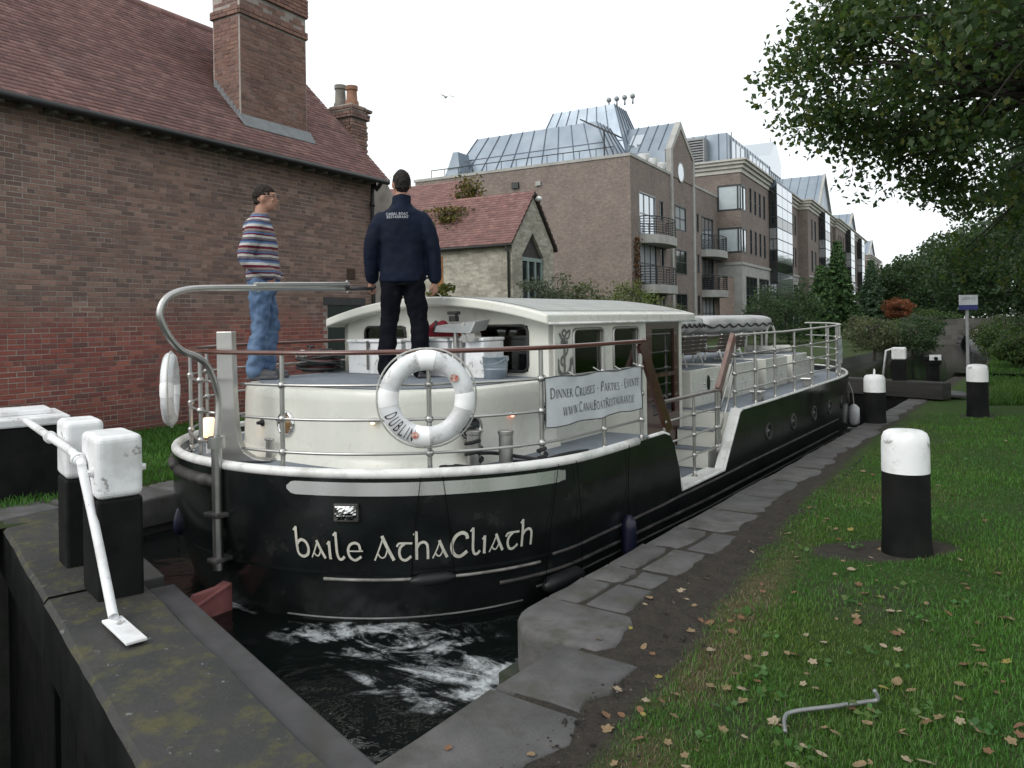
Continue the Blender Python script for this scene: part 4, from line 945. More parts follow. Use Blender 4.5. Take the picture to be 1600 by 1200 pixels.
mb = MB(); mb.box2((-15.0, 182, 0), (-9.5, 196, 9.0)); mb.extr([(-15,182,9.0),(-15,196,9.0),(-15,189,12)], (5.5,0,0)); tag(mb.build('distant_house', pm('pale_render', (.42,.40,.36), (.36,.34,.31), .6, .9, world=True)), 'plain pale rendered house at the far end of the terrace', 'building')
# garden wall between the bank and the offices, and low canal-side rail
mb = MB(); mb.box2((-11.3, HY1+.1, 0), (-11.0, 23.2, 1.5)); mb.box2((-11.35, HY1+.1, 1.5), (-10.95, 23.2, 1.6)); tag(mb.build('garden_wall', CBR), 'low brick garden wall between the brick building and the cottage', 'wall')
# ---- stone road bridge over the canal
BS = NT('bridge_masonry'); p = BS.pos(True); b = brick_nodes(BS, p, 1, 1, (.11,.105,.095), (.07,.068,.06), (.05,.048,.042), bw=.6, rh=.3); BS.base(b.outputs[0]); BS.set(rough=.9); BS.bump(b.outputs[1], .5, -.02); BS = BS.mat
br = empty('stone_bridge', (2.0, 58, 0), R(-4), 'low grey stone arch bridge over the canal beneath the trees', 'bridge')
n = 16; AWD, ATH = 1.5, 1.45; ar = [(-AWD*math.cos(math.pi*k/n), -.55+ATH*math.sin(math.pi*k/n)) for k in range(n+1)]
topc = lambda x: 1.30-.010*x*x
mb = MB()
for (xa, xb) in [(-AWD-1.5*(k+1), -AWD-1.5*k) for k in range(3)]+[(AWD+1.875*k, AWD+1.875*(k+1)) for k in range(4)]:
    mb.hexa([(xa,-2.5,-.7),(xb,-2.5,-.7),(xb,6,-.7),(xa,6,-.7),(xa,-2.5,topc(xa)),(xb,-2.5,topc(xb)),(xb,6,topc(xb)),(xa,6,topc(xa))])
for k in range(n):
    (xa, za), (xb, zb) = ar[k], ar[k+1]; mb.hexa([(xa,-2.5,za),(xb,-2.5,zb),(xb,6,zb),(xa,6,za),(xa,-2.5,topc(xa)),(xb,-2.5,topc(xb)),(xb,6,topc(xb)),(xa,6,topc(xa))])
mb.build('spandrel', BS, br)
for k in range(n):
    (xa, za), (xb, zb) = ar[k], ar[k+1]; xc, zc = (xa+xb)/2, (za+zb)/2; d = Vector((xc, 0, zc+.55)).normalized(); mb = MB(); mb.beam(Vector((xc,-2.54,zc))+d*.02, Vector((xc,-2.54,zc))+d*.30, .25, .10, upv=(0,1,0)); mb.build('voussoir', STM[1], br, fixn=True)
# ================================================================== CANAL BOAT (lock frame coordinates; root at the sternmost point)
boat = empty('canal_boat', (OX, OY, 0), LROT, 'black and cream steel canal restaurant boat with its stern to the lock gate', 'boat')
HB, LEN, BOWS = 1.95, 12.6, 9.3
def plan(s, off=0.0):
    """outline point and outward normal for parameter s in 0..1 along the right side from stern tip to bow tip; inset off"""
    A = 1.8
    if s < .30:
        t = s/.30*math.pi/2; x, y = HB*math.sin(t)**.96, A*(1-math.cos(t)); nx, ny = math.sin(t)/HB, -math.cos(t)/A
    elif s < .72:
        t = (s-.30)/.42; x, y = HB, A+t*(BOWS-A); nx, ny = 1, 0
    else:
        t = (s-.72)/.28*math.pi/2; bl = LEN-BOWS
        x, y = HB*math.cos(t)**.85, BOWS+bl*math.sin(t); nx, ny = math.cos(t)/HB, math.sin(t)/bl
    l = math.hypot(nx, ny) or 1
    return x-nx/l*off, y-ny/l*off, nx/l, ny/l
def topz(y):
    sh = .64 + (.03*max(0, 1-y/2.0)) + (.05*max(0, (y-6)/6))
    a = [(3.05, sh), (3.16, sh-.03), (3.24, sh-.12), (3.44, .075), (4.50, .075), (4.98, sh-.02), (5.06, sh)]
    if y <= a[0][0] or y >= a[-1][0]: return sh
    for (y0, z0), (y1, z1) in zip(a[:-1], a[1:]):
        if y0 <= y <= y1: return z0+(z1-z0)*(y-y0)/(y1-y0)
def s_list():
    L_ = [.30*i/26 for i in range(26)]
    yl = sorted(set([1.8+k*.25 for k in range(6)]+[3.05,3.10,3.16,3.20,3.24,3.34,3.44,3.8,4.15,4.50,4.66,4.82,4.98,5.02,5.06]+[5.3+.5*k for k in range(9)]))
    L_ += [.30+.42*(y-1.8)/(BOWS-1.8) for y in yl if 1.8 <= y < BOWS]
    L_ += [.72+.28*i/18 for i in range(19)]
    return L_
SL = s_list()
def inset(z, s):
    u = max(0, min(1.3, (.30-z)/.65)); k = 1.0 if s < .30 else max(.25, 1-(s-.30)*6)
    return (.15*u**1.3)*k + (.05*max(0, .62-z) if s < .2 else 0)*0
def hull_pt(s, z, side=1, out=0.0):
    x, y, nx, ny = plan(s, inset(z, s)-out); return Vector((side*x, y, z))
ZR = [1, .93, .8, .6, .45, .3, .15, 0]
mb = MB()
for side in (1, -1):
    rows = []
    for t in ZR:
        row = []
        for s in SL:
            x, y, nx, ny = plan(s); zt = topz(y); row.append(hull_pt(s, -.9+(zt+.9)*t, side))
        rows.append(row)
    mb.grid(rows)
    # inner face of the plate, painted with the hull
    rows = []
    for t in (0, 1):
        row = []
        for s in SL:
            x, y, nx, ny = plan(s, .05); zt = topz(y); row.append(Vector((side*x, y, zt if t == 0 else min(zt-.04, .0))))
        rows.append(row)
    mb.grid(rows)
    mb.grid([[hull_pt(s, topz(plan(s)[1]), side) for s in SL], [Vector((side*plan(s, .05)[0], plan(s, .05)[1], topz(plan(s)[1]))) for s in SL]])
hull = mb.build('hull', HULLM, boat, auto=35)
# gunwale moulding: fat white round aft, thinner amidships and round the notch
def rim(side, s0, s1, r, name, mat, dz=0.0, off=.02, sq=1.0):
    pts = [Vector((side*plan(s, off)[0], plan(s, off)[1], topz(plan(s)[1])+dz)) for s in SL if s0 <= s <= s1]
    return pts
pts = rim(1, 0, .345, .03, '', None, .0, .02); left = rim(-1, 0.005, .345, .03, '', None, .0, .02)
mb = MB(); mb.tube(left[::-1]+pts, .034, 12); mb.build('gunwale', GUNW, boat, smooth=True)
for side in (1, -1):
    i0 = [s for s in SL if s >= .345]; pts = [Vector((side*plan(s, .025)[0], plan(s, .025)[1], topz(plan(s)[1])+.004)) for s in i0]
    mb = MB(); mb.tube(pts, .019, 8); mb.build('gunwale', GUNW, boat, smooth=True)
# rubbing band just under the gunwale at the stern quarters (black), strakes lower down
def strake(z, s0, s1, r, name, mat, side, z1=None, flat=1.0, out=.0):
    ss = [s for s in SL if s0 <= s <= s1]; n = len(ss)
    pts = [hull_pt(s, z+((z1 or z)-z)*i/max(1, n-1), side, out) for i, s in enumerate(ss)]
    mb = MB(); mb.tube(pts, r, 8); return mb.build(name, mat, boat, smooth=True)
BLKW = pm('scuffed_rub_rail', (.02,.019,.019), (.045,.04,.038), 9, .55, bump=.4, bscale=40, grime=(.15,.14,.13), gscale=7, gamt=.5)
strake(.545, .0, .075, .045, 'rub_rail', BLKW, -1); strake(.555, .075, .30, .04, 'rub_rail', BLKW, -1)
SCUFF = pm('scuffed_white_strake', (.42,.41,.38), (.10,.095,.09), 7, .5, bump=.3, bscale=30, lo=.45, hi=.6)
GREYS = pm('grey_strake', (.10,.095,.09), (.05,.048,.045), 7, .5, bump=.3, bscale=30)
strake(-.035, .072, .245, .011, 'strake', pm('white_strake', (.30,.29,.265), (.18,.175,.16), 6, .45, grime=(.05,.045,.04), gscale=5, gamt=.8), 1, .0)
strake(.0, .245, .72, .013, 'strake', BLKW, 1, .06)
strake(-.13, .20, .72, .015, 'strake', BLKW, 1, -.13)
strake(-.325, .04, .235, .007, 'waterline_strake', pm('pale_strake', (.20,.21,.205), (.09,.095,.09), 5, .5), 1, -.30)
strake(-.22, .24, .72, .009, 'strake', GREYS, 1, -.21)
# stainless strip round the stern
mb = MB(); ss = [.058+.205*i/60 for i in range(61)]; rows = []
for k, t in enumerate((0, 1)):
    row = []
    for i, s in enumerate(ss):
        e = math.sqrt(max(0, 1-(1-min(1, i/2.0))**2)) if i < 2 else (1 if i < 59 else .8); zt = topz(plan(s)[1])-.050; zb = zt-.088
        mid = (zt+zb)/2; row.append(hull_pt(s, mid+((zt if t == 0 else zb)-mid)*max(.25, e), 1, .006))
    rows.append(row)
mb.grid(rows); BRT = pm('polished_stern_plate', (.80,.80,.79), (.70,.70,.69), 1.6, .30, metal=.75, rvar=.08, stretch=(1,1,.2)); mb.build('stern_plate', BRT, boat, smooth=True)
# name on the stern
mb = MB(); strips, wd = letters('baile AthaCliath', UNC, .1, track=.09, sub=3)
# arc length along the stern outline at z
sa = [.30*i/200+.0 for i in range(260)]; al = [0]; pp = [hull_pt(s, .17, 1) for s in sa]
for a, b in zip(pp[:-1], pp[1:]): al.append(al[-1]+(b-a).length)
def s_at(d):
    for i in range(len(al)-1):
        if al[i+1] >= d: return sa[i]+(sa[i+1]-sa[i])*(d-al[i])/(al[i+1]-al[i])
    return sa[-1]
def px_of(s, z): q = hull_pt(s, z); q = L2W(*q); return proj(*q)
# where the word starts and stops along the stern
d0 = next(al[i] for i in range(len(sa)) if px_of(sa[i], .12)[0] >= 464); d1 = next(al[i] for i in range(len(sa)) if px_of(sa[i], .12)[0] >= 834)
fx = (d1-d0)/wd
def base_z(px):                                   # baseline follows the sheer of the plating
    i = min(range(len(sa)), key=lambda k: abs(px_of(sa[k], .1)[0]-px)); s = sa[i]
    return s
def zline(s, py):                                 # height on the hull at this outline point seen at image row py
    lo, hi = -.4, .6
    for _ in range(30):
        m_ = (lo+hi)/2
        if px_of(s, m_)[1] > py: lo = m_
        else: hi = m_
    return (lo+hi)/2
zA = zline(s_at(d0), 868); zB = zline(s_at((d0+d1)/2), 874); zC = zline(s_at(d1), 849)
def txt(u, v, k):
    d = d0+u*fx; t = (d-d0)/(d1-d0); z = zA*(1-t)*(1-2*t)+zB*4*t*(1-t)+zC*t*(2*t-1)
    return hull_pt(s_at(d), z+v*1.18, 1, .004+k)
ink(mb, strips, txt); mb.build('name_lettering', pm('ivory_lettering', (.60,.58,.50), (.50,.48,.42), 30, .5), boat)
# reversing lamp recess under the strip
i = min(range(len(sa)), key=lambda k: abs(px_of(sa[k], .3)[0]-541)); s = sa[i]; zc = zline(s, 800); q = hull_pt(s, zc, 1); x, y, nx, ny = plan(s)
rot = Matrix.Rotation(math.atan2(ny, nx)+math.pi/2, 3, 'Z')
def onhull(mb, q, rot, c, d): 
    vs_ = [q+rot@(Vector(c)+Vector((a*d[0]/2, b*d[1]/2, e*d[2]/2))) for a, b, e in ((-1,-1,-1),(1,-1,-1),(1,1,-1),(-1,1,-1),(-1,-1,1),(1,-1,1),(1,1,1),(-1,1,1))]; mb.hexa(vs_)
mb = MB(); onhull(mb, q, rot, (0,-.012,0), (.165,.03,.115)); lampb = mb.build('stern_lamp', BLKW, boat, bevel=.006)
mb = MB(); rows = []
for j in range(9):
    rows.append([q+rot@Vector((-.07+.14*i_/12, -.030-.010*math.cos((i_-6)/6*1.4)*math.cos((j-4)/4*1.4)-.003*noise.noise((i_*.9, j*.9, 1)), -.045+.09*j/8)) for i_ in range(13)])
mb.grid(rows); mb.build('lens', CHROME, lampb, smooth=False)
# rudder, post and brackets
mb = MB(); mb.cyl((0,-.03,-.05), (0,-.03,.80), .036, 16); mb.cyl((0,-.03,.80), (0,-.03,.875), .055, 16); mb.build('rudder_post', STEEL, boat, auto=40)
mb = MB(); mb.cyl((0,-.03,.795), (0,-.03,.868), .060, 16); mb.build('post_collar', STEEL, boat, auto=40)
mb = MB(); mb.box((0,.08,.335), (.16,.34,.03)); mb.build('rudder_bracket', BLKW, boat, bevel=.008)
mb = MB(); mb.box((0,.12,.02), (.10,.42,.03)); mb.build('rudder_bracket', BLKW, boat, bevel=.008)
RUD = pm('red_oxide_rudder', (.30,.115,.11), (.22,.075,.07), 7, .6, bump=.4, bscale=25, bdist=.006, grime=(.12,.035,.035), gscale=5, gamt=.7)
mb = MB(); prof = [(.06,-.16), (.06,-1.0), (-.55,-1.0), (-.55,-.44), (-.34,-.25), (-.27,-.25), (-.22,-.17)]
mb.extr([(-.025, a, b) for a, b in prof], (.05, 0, 0)); mb.build('rudder', RUD, boat, bevel=.006)
mb = MB(); mb.beam((0,-.44,-.31), (0,.04,-.16), .09, .02); mb.build('rudder_rib', RUD, boat, bevel=.004)
# tiller: swan-necked tube in the centre plane
tp = [BX(a, b, 0) for a, b in ((345,690),(344,630),(338,600),(325,570),(306,556),(285,547),(265,524),(252,492),(262,466),(292,453),(345,450),(450,450),(545,451))]
tp = [Vector((0, -.03, .86))]+[Vector((0, p.y-.01, p.z)) for p in tp[1:]]
mb = MB(); mb.tube(catmull(tp, 6), .023, 14); til = mb.build('tiller', STEEL, boat, smooth=True)
a, b = BX(398, 445, 0), BX(545, 444, 0)
mb = MB(); mb.tube([a, b], .019, 12); mb.cyl((0, b.y-.02, b.z-.07), (0, b.y-.02, b.z+.03), .012, 8); mb.cyl((0, a.y+.03, a.z-.05), (0, a.y+.03, a.z+.02), .012, 8); mb.build('tiller_extension', STEEL, til, auto=40)
e = BX(582, 449, 0); mb = MB(); mb.tube([(0, b.y-.06, tp[-1].z), (0, e.y, tp[-1].z+.005)], .016, 10); mb.build('tiller_grip', pm('dark_grip', (.05,.05,.055), None, 9, .4), til, smooth=True)
# square stainless stern post with flared foot
q = BZ(357, 722, .60); zt = BY(357, 518, q.y).z
ang = R(-32); mb = MB()
P8 = []
w_, d_ = .105, .07
def frus(mb, x0, x1, z0, z1, x0t, x1t):
    rz = Matrix.Rotation(ang, 3, 'Z'); f = lambda x, y, z: q*Vector((1,1,0)) if False else Vector((q.x, q.y, 0))+rz@Vector((x, y, z))
    mb.hexa([f(x0,-d_/2,z0), f(x1,-d_/2,z0), f(x1,d_/2,z0), f(x0,d_/2,z0), f(x0t,-d_/2,z1), f(x1t,-d_/2,z1), f(x1t,d_/2,z1), f(x0t,d_/2,z1)])
prof = [(.0,.605), (.40,.605), (.27,.63), (.20,.675), (.165,.75), (.145,.87), (.132,1.1), (.122,zt), (.0,zt)]
rz = Matrix.Rotation(R(33), 3, 'Z'); mb.extr([Vector((q.x-.06, q.y-.05, 0))+rz@Vector((a, 0, b)) for a, b in prof], rz@Vector((0,.085,0)))
mb.build('stern_stanchion', STEEL, boat, bevel=.006)
# ---- deck, well and fore deck
def deckstrip(y0, y1, z, xin, off=.05, n=24, zf=None):
    rows = []
    for i in range(n+1):
        y = y0+(y1-y0)*i/n
        # outline half width at y
        if y < 1.8: t = math.acos(max(-1, min(1, 1-y/1.8))); x = HB*math.sin(t)**.96
        elif y < BOWS: x = HB
        else: t = math.asin(min(1, (y-BOWS)/(LEN-BOWS))); x = HB*max(0, math.cos(t))**.85
        x = max(0, x-off); rows.append([(-x, y, z), (-min(x, xin), y, z), (min(x, xin), y, z), (x, y, z)])
    return rows
mb = MB(); mb.grid(deckstrip(.03, 3.2, .585, .8, .06, 40)); mb.build('aft_deck', GUNW, boat)
mb = MB(); mb.grid(deckstrip(.22, 3.2, .590, .8, .17, 40)); mb.build('deck_panel', DECKM, boat)
mb = MB(); mb.grid(deckstrip(3.1, 5.2, .045, .8, .05, 8)); mb.build('well_deck', DECKM, boat)
mb = MB(); mb.grid(deckstrip(5.02, LEN-.02, .60, .8, .05, 40)); mb.build('fore_deck', GUNW, boat)
mb = MB(); mb.grid(deckstrip(5.10, LEN-.25, .605, .8, .12, 40)); mb.build('deck_panel', DECKM, boat)
for side in (1, -1):
    mb = MB(); mb.box2((side*1.28, 4.98, .045), (side*1.90, 5.04, .596)); mb.build('step_riser', CREAM, boat)
    for k, (zz, yy) in enumerate(((.24, 4.60), (.42, 4.80))):
        mb = MB(); mb.box2((side*1.29, yy, zz-.19), (side*1.72, 4.979, zz)); st = mb.build('step', CREAM, boat, bevel=.006)
        mb = MB(); mb.box2((side*1.30, yy-.012, zz+.001), (side*1.71, yy+.19, zz+.012)); mb.build('tread', DECKM, st)
    mb = MB(); mb.box2((side*1.28, 3.12, .045), (side*1.86, 3.17, .584)); mb.build('step_riser', CREAM, boat)
    # white edge up the notch
    pts = [Vector((side*(HB-.05), y, topz(y)+.005)) for y in (4.48, 4.66, 4.82, 4.98)]
    mb = MB(); mb.beam((side*(HB-.07), 4.50, .085), (side*(HB-.07), 5.0, .66), .10, .012, upv=(0,-1,1)); mb.build('notch_edge', GUNW, boat)
    mb = MB(); mb.box2((side*1.74, 3.44, .07), (side*1.93, 4.5, .092)); mb.build('notch_edge', GUNW, boat, bevel=.004)
# ---- aft coach (rounded) with grey top
TW, TA, TT = 1.30, .66, 1.15
def coach(t, w, off, a0=TA):
    # t 0..1 from left front corner round the stern to the right front corner
    k = 1.15
    if t < .22: u = t/.22; return (-(w-off), 2.32-u*(2.32-a0-k))
    if t > .78: u = (t-.78)/.22; return ((w-off), a0+k+u*(2.32-a0-k))
    a = (t-.22)/.56*math.pi; e = .72
    c, s_ = math.cos(a), math.sin(a)
    return (-(w-off)*math.copysign(abs(c)**e, c), a0+k-(k-off)*s_**e)
NT_ = 72; mb = MB(); rows = []
for (off, z) in ((-.05,.575), (-.035,.605), (-.012,.63), (0,.67), (.012,1.06), (.016,1.11), (.03,1.138), (.055,1.15), (.12,1.153)):
    rows.append([(*coach(i/NT_, TW, off), z) for i in range(NT_+1)])
mb.grid(rows); mb.add([rows[-1][i] for i in range(NT_+1)], [tuple(range(NT_+1))]); mb.build('aft_coach', CREAM, boat, auto=30)
mb = MB(); mb.add([(*coach(i/NT_, TW, .11), 1.158) for i in range(NT_+1)], [tuple(range(NT_+1))]); mb.build('coach_deck', DECKM, boat)
# port lights in the coach: chrome ring, warm glass behind
def coach_at(px, py):
    best = None
    for i in range(400):
        t = i/400; x, y = coach(t, TW, .005)
        x2, y2 = coach(min(1, t+.004), TW, .005); n_ = Vector((y2-y, -(x2-x), 0)).normalized()
        q = L2W(x, y, .9); pr_ = proj(*q); vw = Vector((OC[0]-x, OC[1]-y, 0))
        if n_.dot(vw) < 0: continue
        d = abs(pr_[0]-px)
        if best is None or d < best[0]: best = (d, x, y, n_)
    d, x, y, n_ = best; q = L2W(x, y, 0); f = proj(q.x, q.y, 1)[2]; lo = proj(q.x, q.y, .6)[1]; hi = proj(q.x, q.y, 1.2)[1]
    z = .6+(py-lo)/(hi-lo)*.6
    return Vector((x, y, z)), n_
def axis_m(n_):
    z = n_.normalized(); x = z.orthogonal().normalized(); y = z.cross(x); return Matrix((x, y, z)).transposed()
WARM = pm('warm_lit_wood', (.28,.16,.06), (.16,.085,.03), 6, .4)
def port(px, py, r, inner):
    q, n_ = coach_at(px, py); ax = axis_m(n_); mb = MB()
    mb.lathe([(r*.70,-.01), (r*.72,.018), (r*.80,.024), (r*.93,.018), (r,.004), (r,-.01)], q, 28, ax); p = mb.build('port_light', CHROME, boat, smooth=True, fixn=True)
    mb = MB(); mb.lathe([(r*.74,.004), (r*.72,.010), (.001,.014)], q, 24, ax); mb.build('port_glass', inner, p, smooth=True)
    mb = MB()
    for k in range(4):
        a = k*math.pi/2+.5; mb.ball(q+ax@Vector((r*.88*math.cos(a), r*.88*math.sin(a), .022)), .011, 8, 5)
    mb.build('clip', STEEL, p, smooth=True)
port(446, 662, .105, glass('warm_port_glass', (.22,.13,.05), .2, .08)); port(735, 668, .105, GLASSD); port(852, 645, .10, GLASSD)
# small lamps in the coach: a chrome eyebrow lamp, a red one, a power socket
q, n_ = coach_at(585, 657); mb = MB(); mb.ball(q, .045, 14, 8, (1,1,.5)); l_ = mb.build('deck_lamp', CHROME, boat, smooth=True)
mb = MB(); mb.ball(q+n_*.03+Vector((0,0,-.016)), .018, 10, 6, (1,1,.5)); mb.build('lamp_lens', emit('warm_deck_lamp', (1,.62,.3), 2.2), l_, smooth=True)
q, n_ = coach_at(797, 646); mb = MB(); mb.ball(q, .03, 12, 8, (1,1,.6)); l_ = mb.build('deck_lamp', CHROME, boat, smooth=True)
mb = MB(); mb.ball(q+n_*.02+Vector((0,0,-.014)), .015, 10, 6); mb.build('lamp_lens', emit('red_deck_lamp', (1,.25,.15), 2.5), l_, smooth=True)
q, n_ = coach_at(410, 660); mb = MB(); mb.lathe([(.03,0), (.03,.01), (.018,.02), (.012,.05), (.001,.052)], q, 14, axis_m(n_)); mb.build('deck_socket', RUBBER, boat, auto=40)
# ---- saloon cabin
CW, CA, CF, CR = 1.28, 2.32, 4.96, 1.66
def roofz(x): return CR+.185*(1-(x/1.35)**2)
# side windows/doors are openings: build the side wall from panels
def wall_panel(y0, y1, z0, z1, side, name='cabin_wall', mat=CREAM):
    mb = MB(); mb.box2((side*(CW-.05), y0, z0), (side*CW, y1, z1)); return mb.build(name, mat, boat)
W1, W2, W3 = (2.64, 3.17), (3.37, 3.90), (4.22, 4.78); WZ0, WZ1 = 1.15, 1.56
for side in (1, -1):
    z0 = .05
    wall_panel(CA, W1[0], z0, CR+.02, side); wall_panel(W1[1], W2[0], z0, CR+.02, side); wall_panel(W2[1], 4.08, z0, CR+.02, side)
    for (a, b) in (W1, W2):
        wall_panel(a, b, z0, WZ0, side); wall_panel(a, b, WZ1, CR+.02, side)
        fr_ = MB(); pts = [];
        rr_ = .05
        for (cy, cz, a0) in ((a+rr_, WZ0+rr_, 180), (b-rr_, WZ0+rr_, 270), (b-rr_, WZ1-rr_, 0), (a+rr_, WZ1-rr_, 90)):
            for k in range(5): an = R(a0+90*k/4); pts.append((side*(CW+.004), cy+rr_*math.cos(an), cz+rr_*math.sin(an)))
        fr_.tube(pts, .014, 6, closed=True); f_ = fr_.build('side_window', STEEL, boat, smooth=True)
        mb = MB(); mb.box2((side*(CW-.03), a+.002, WZ0+.002), (side*(CW-.022), b-.002, WZ1-.002)); mb.build('pane', GLASSC, f_)
    # mahogany doors with glazed upper panel
    d0_, d1_ = 4.08, 4.90
    for (y0, y1, za, zb) in ((d0_, W3[0], .05, CR+.01), (W3[1], d1_, .05, CR+.01), (W3[0], W3[1], .05, .62), (W3[0], W3[1], 1.53, CR+.01), (W3[0], W3[1], 1.02, 1.06)):
        wall_panel(y0, y1, za, zb, side, 'door_panel', DOORW)
    mb = MB(); mb.box2((side*(CW-.03), W3[0], .62), (side*(CW-.022), W3[1], 1.53)); mb.build('door_pane', GLASSC, boat)
    mb = MB(); mb.box2((side*(CW-.06), 4.90, .05), (side*(CW+.012), CF, CR+.02)); mb.build('corner_post', CREAM, boat, bevel=.006)
    mb = MB(); mb.box2((side*(CW-.05), CA, .05), (side*(CW+.008), CA+.06, CR+.02)); mb.build('corner_post', CREAM, boat, bevel=.01)
# aft wall with two windows either side of the middle
def aftw(x0, x1, z0, z1, y=CA, mat=CREAM, name='cabin_wall'):
    mb = MB(); zt0 = z1 if z1 else None
    if z1: mb.box2((x0, y, z0), (x1, y+.04, z1))
    else:
        n = 8; lo = [(x0+(x1-x0)*i/n, y, z0) for i in range(n+1)]; hi = [(x0+(x1-x0)*i/n, y, roofz(x0+(x1-x0)*i/n)-.03) for i in range(n+1)]
        mb.grid([lo, hi]); mb.grid([[(a[0], a[1]+.04, a[2]) for a in lo], [(a[0], a[1]+.04, a[2]) for a in hi]])
    return mb.build(name, mat, boat)
AW = [(-.98, -.42), (.40, 1.02)]; AZ0, AZ1 = 1.20, 1.60
aftw(-CW, AW[0][0], 1.1, None); aftw(AW[0][1], AW[1][0], 1.1, None); aftw(AW[1][1], CW, 1.1, None)
for a, b in AW:
    aftw(a, b, 1.1, AZ0); aftw(a, b, AZ1, None)
    pts = []; rr_ = .06
    for (cx, cz, a0) in ((a+rr_, AZ0+rr_, 180), (b-rr_, AZ0+rr_, 270), (b-rr_, AZ1-rr_, 0), (a+rr_, AZ1-rr_, 90)):
        for k in range(5): an = R(a0+90*k/4); pts.append((cx+rr_*math.cos(an), CA-.006, cz+rr_*math.sin(an)))
    mb = MB(); mb.tube(pts, .013, 6, closed=True); f_ = mb.build('aft_window', pm('dark_window_seal', (.03,.03,.03), None, 5, .4), boat, smooth=True)
    mb = MB(); mb.box2((a+.002, CA+.012, AZ0+.002), (b-.002, CA+.02, AZ1-.002)); mb.build('pane', GLASSC, f_)
# cabin interior seen through the glass: floor, back wall, tables, fairy lights
INTW = pm('varnished_interior', (.15,.075,.035), (.10,.045,.022), 4, .4)
mb = MB(); mb.box2((-1.22, CA+.05, .02), (1.22, CF-.01, .06)); mb.build('cabin_floor', INTW, boat)
mb = MB(); mb.box2((-1.22, CF-.06, .06), (-.30, CF-.02, CR-.02)); mb.box2((.30, CF-.06, .06), (1.22, CF-.02, CR-.02)); mb.box2((-.30, CF-.06, 1.5), (.30, CF-.02, CR+.02)); mb.build('fore_bulkhead', INTW, boat)
for (x, y) in ((.75, 3.0), (.75, 3.9), (-.75, 3.0), (-.75, 3.9)):
    mb = MB(); mb.box((x, y, .98), (.8, .55, .04)); mb.cyl((x, y, .06), (x, y, .97), .04, 10); tb = mb.build('saloon_table', INTW, boat)
    mb = MB()
    for k in range(3): mb.lathe([(.03,0),(.012,.02),(.010,.08),(.035,.13),(.033,.19),(.028,.2)], (x-.2+.2*k, y, 1.0), 10)
    mb.build('napkin', WHITEP, tb, smooth=True)
mb = MB()
for r_ in range(2):
    for k in range(15):
        x = -1.1+2.2*k/14; mb.ball((x, 2.62+r_*1.5, 1.56-.05*math.sin(k*1.3)**2), .010, 6, 4)
mb.build('fairy_lights', emit('fairy_light', (1,.55,.25), 18), boat)
# roof: arched, with a cream fascia
n = 24; xs = [-1.35+2.7*i/n for i in range(n+1)]; Y0, Y1 = 2.12, 5.22
mb = MB()
top0 = [(x, Y0, roofz(x)+.03) for x in xs]; top1 = [(x, Y1, roofz(x)+.03) for x in xs]
bot0 = [(x, Y0, roofz(x)-.055) for x in xs]; bot1 = [(x, Y1, roofz(x)-.055) for x in xs]
mb.grid([bot0, top0]); mb.grid([bot1, top1]); mb.grid([top0, top1]); mb.grid([bot0, bot1])
mb.grid([[bot0[0], top0[0]], [bot1[0], top1[0]]]); mb.grid([[bot0[-1], top0[-1]], [bot1[-1], top1[-1]]])
bm_ = bmesh.new(); roof = mb.build('cabin_roof', CREAM, boat); bm_.from_mesh(roof.data); bmesh.ops.remove_doubles(bm_, verts=bm_.verts, dist=1e-4); bmesh.ops.recalc_face_normals(bm_, faces=bm_.faces); bm_.to_mesh(roof.data); bm_.free()
bv = roof.modifiers.new('bevel', 'BEVEL'); bv.width = .018; bv.segments = 3; bv.limit_method = 'ANGLE'
for s_ in (1, -1):
    mb = MB(); mb.tube([(s_*1.352, Y0+.02, roofz(1.35)-.045), (s_*1.352, Y1-.02, roofz(1.35)-.045)], .012, 8); mb.build('drip_rail', GUNW, roof, smooth=True)
mb = MB(); mb.grid([[(x, Y0+.10, roofz(x)+.034) for x in xs[1:-1]], [(x, Y1-.1, roofz(x)+.034) for x in xs[1:-1]]]); mb.build('roof_deck', pm('pale_roof_deck', (.40,.41,.39), (.33,.34,.33), 6, .8, bump=.3, bscale=120), roof)
# anchor painted on the cabin side
mb = MB(); A_ = pm('faded_anchor_paint', (.13,.135,.12), (.20,.20,.18), 25, .7); yc, zc = 2.49, 1.36
def ap(u, v, k=0): return (CW+.003+k, yc+u, zc+v)
sts = []
def sk(pts, w_, sm=1):
    P_ = catmull([Vector((a, b, 0)) for a, b in pts], 6) if sm else [Vector((a, b, 0)) for a, b in pts]; o_ = []
    for k in range(len(P_)):
        t = (P_[min(k+1, len(P_)-1)]-P_[max(k-1, 0)]).normalized(); n_ = Vector((-t.y, t.x, 0))*w_/2; o_.append((tuple((P_[k]+n_).xy), tuple((P_[k]-n_).xy)))
    sts.append(o_)
sk([(0,.14),(0,-.17)], 0.033, 0); sk([(-.06,.09),(.06,.09)], 0.030, 0); sk([(-.11,-.07),(-.08,-.16),(0,-.19),(.08,-.16),(.11,-.07)], 0.036)
sk([(-.14,-.10),(-.10,-.05)], 0.045, 0); sk([(.14,-.10),(.10,-.05)], 0.045, 0)
sk([(.0,.20),(.035,.17),(0,.14),(-.035,.17),(0,.20)], 0.021); sk([(-.08,.17),(-.02,.10),(.05,.05),(.03,-.01),(-.04,-.04),(-.05,-.09),(.02,-.12)], 0.027); sk([(.02,.16),(.09,.19),(.07,.13),(.02,.12)], 0.021)
ink(mb, sts, lambda u, v, k: ap(u, v, k)); mb.build('anchor_emblem', A_, boat)
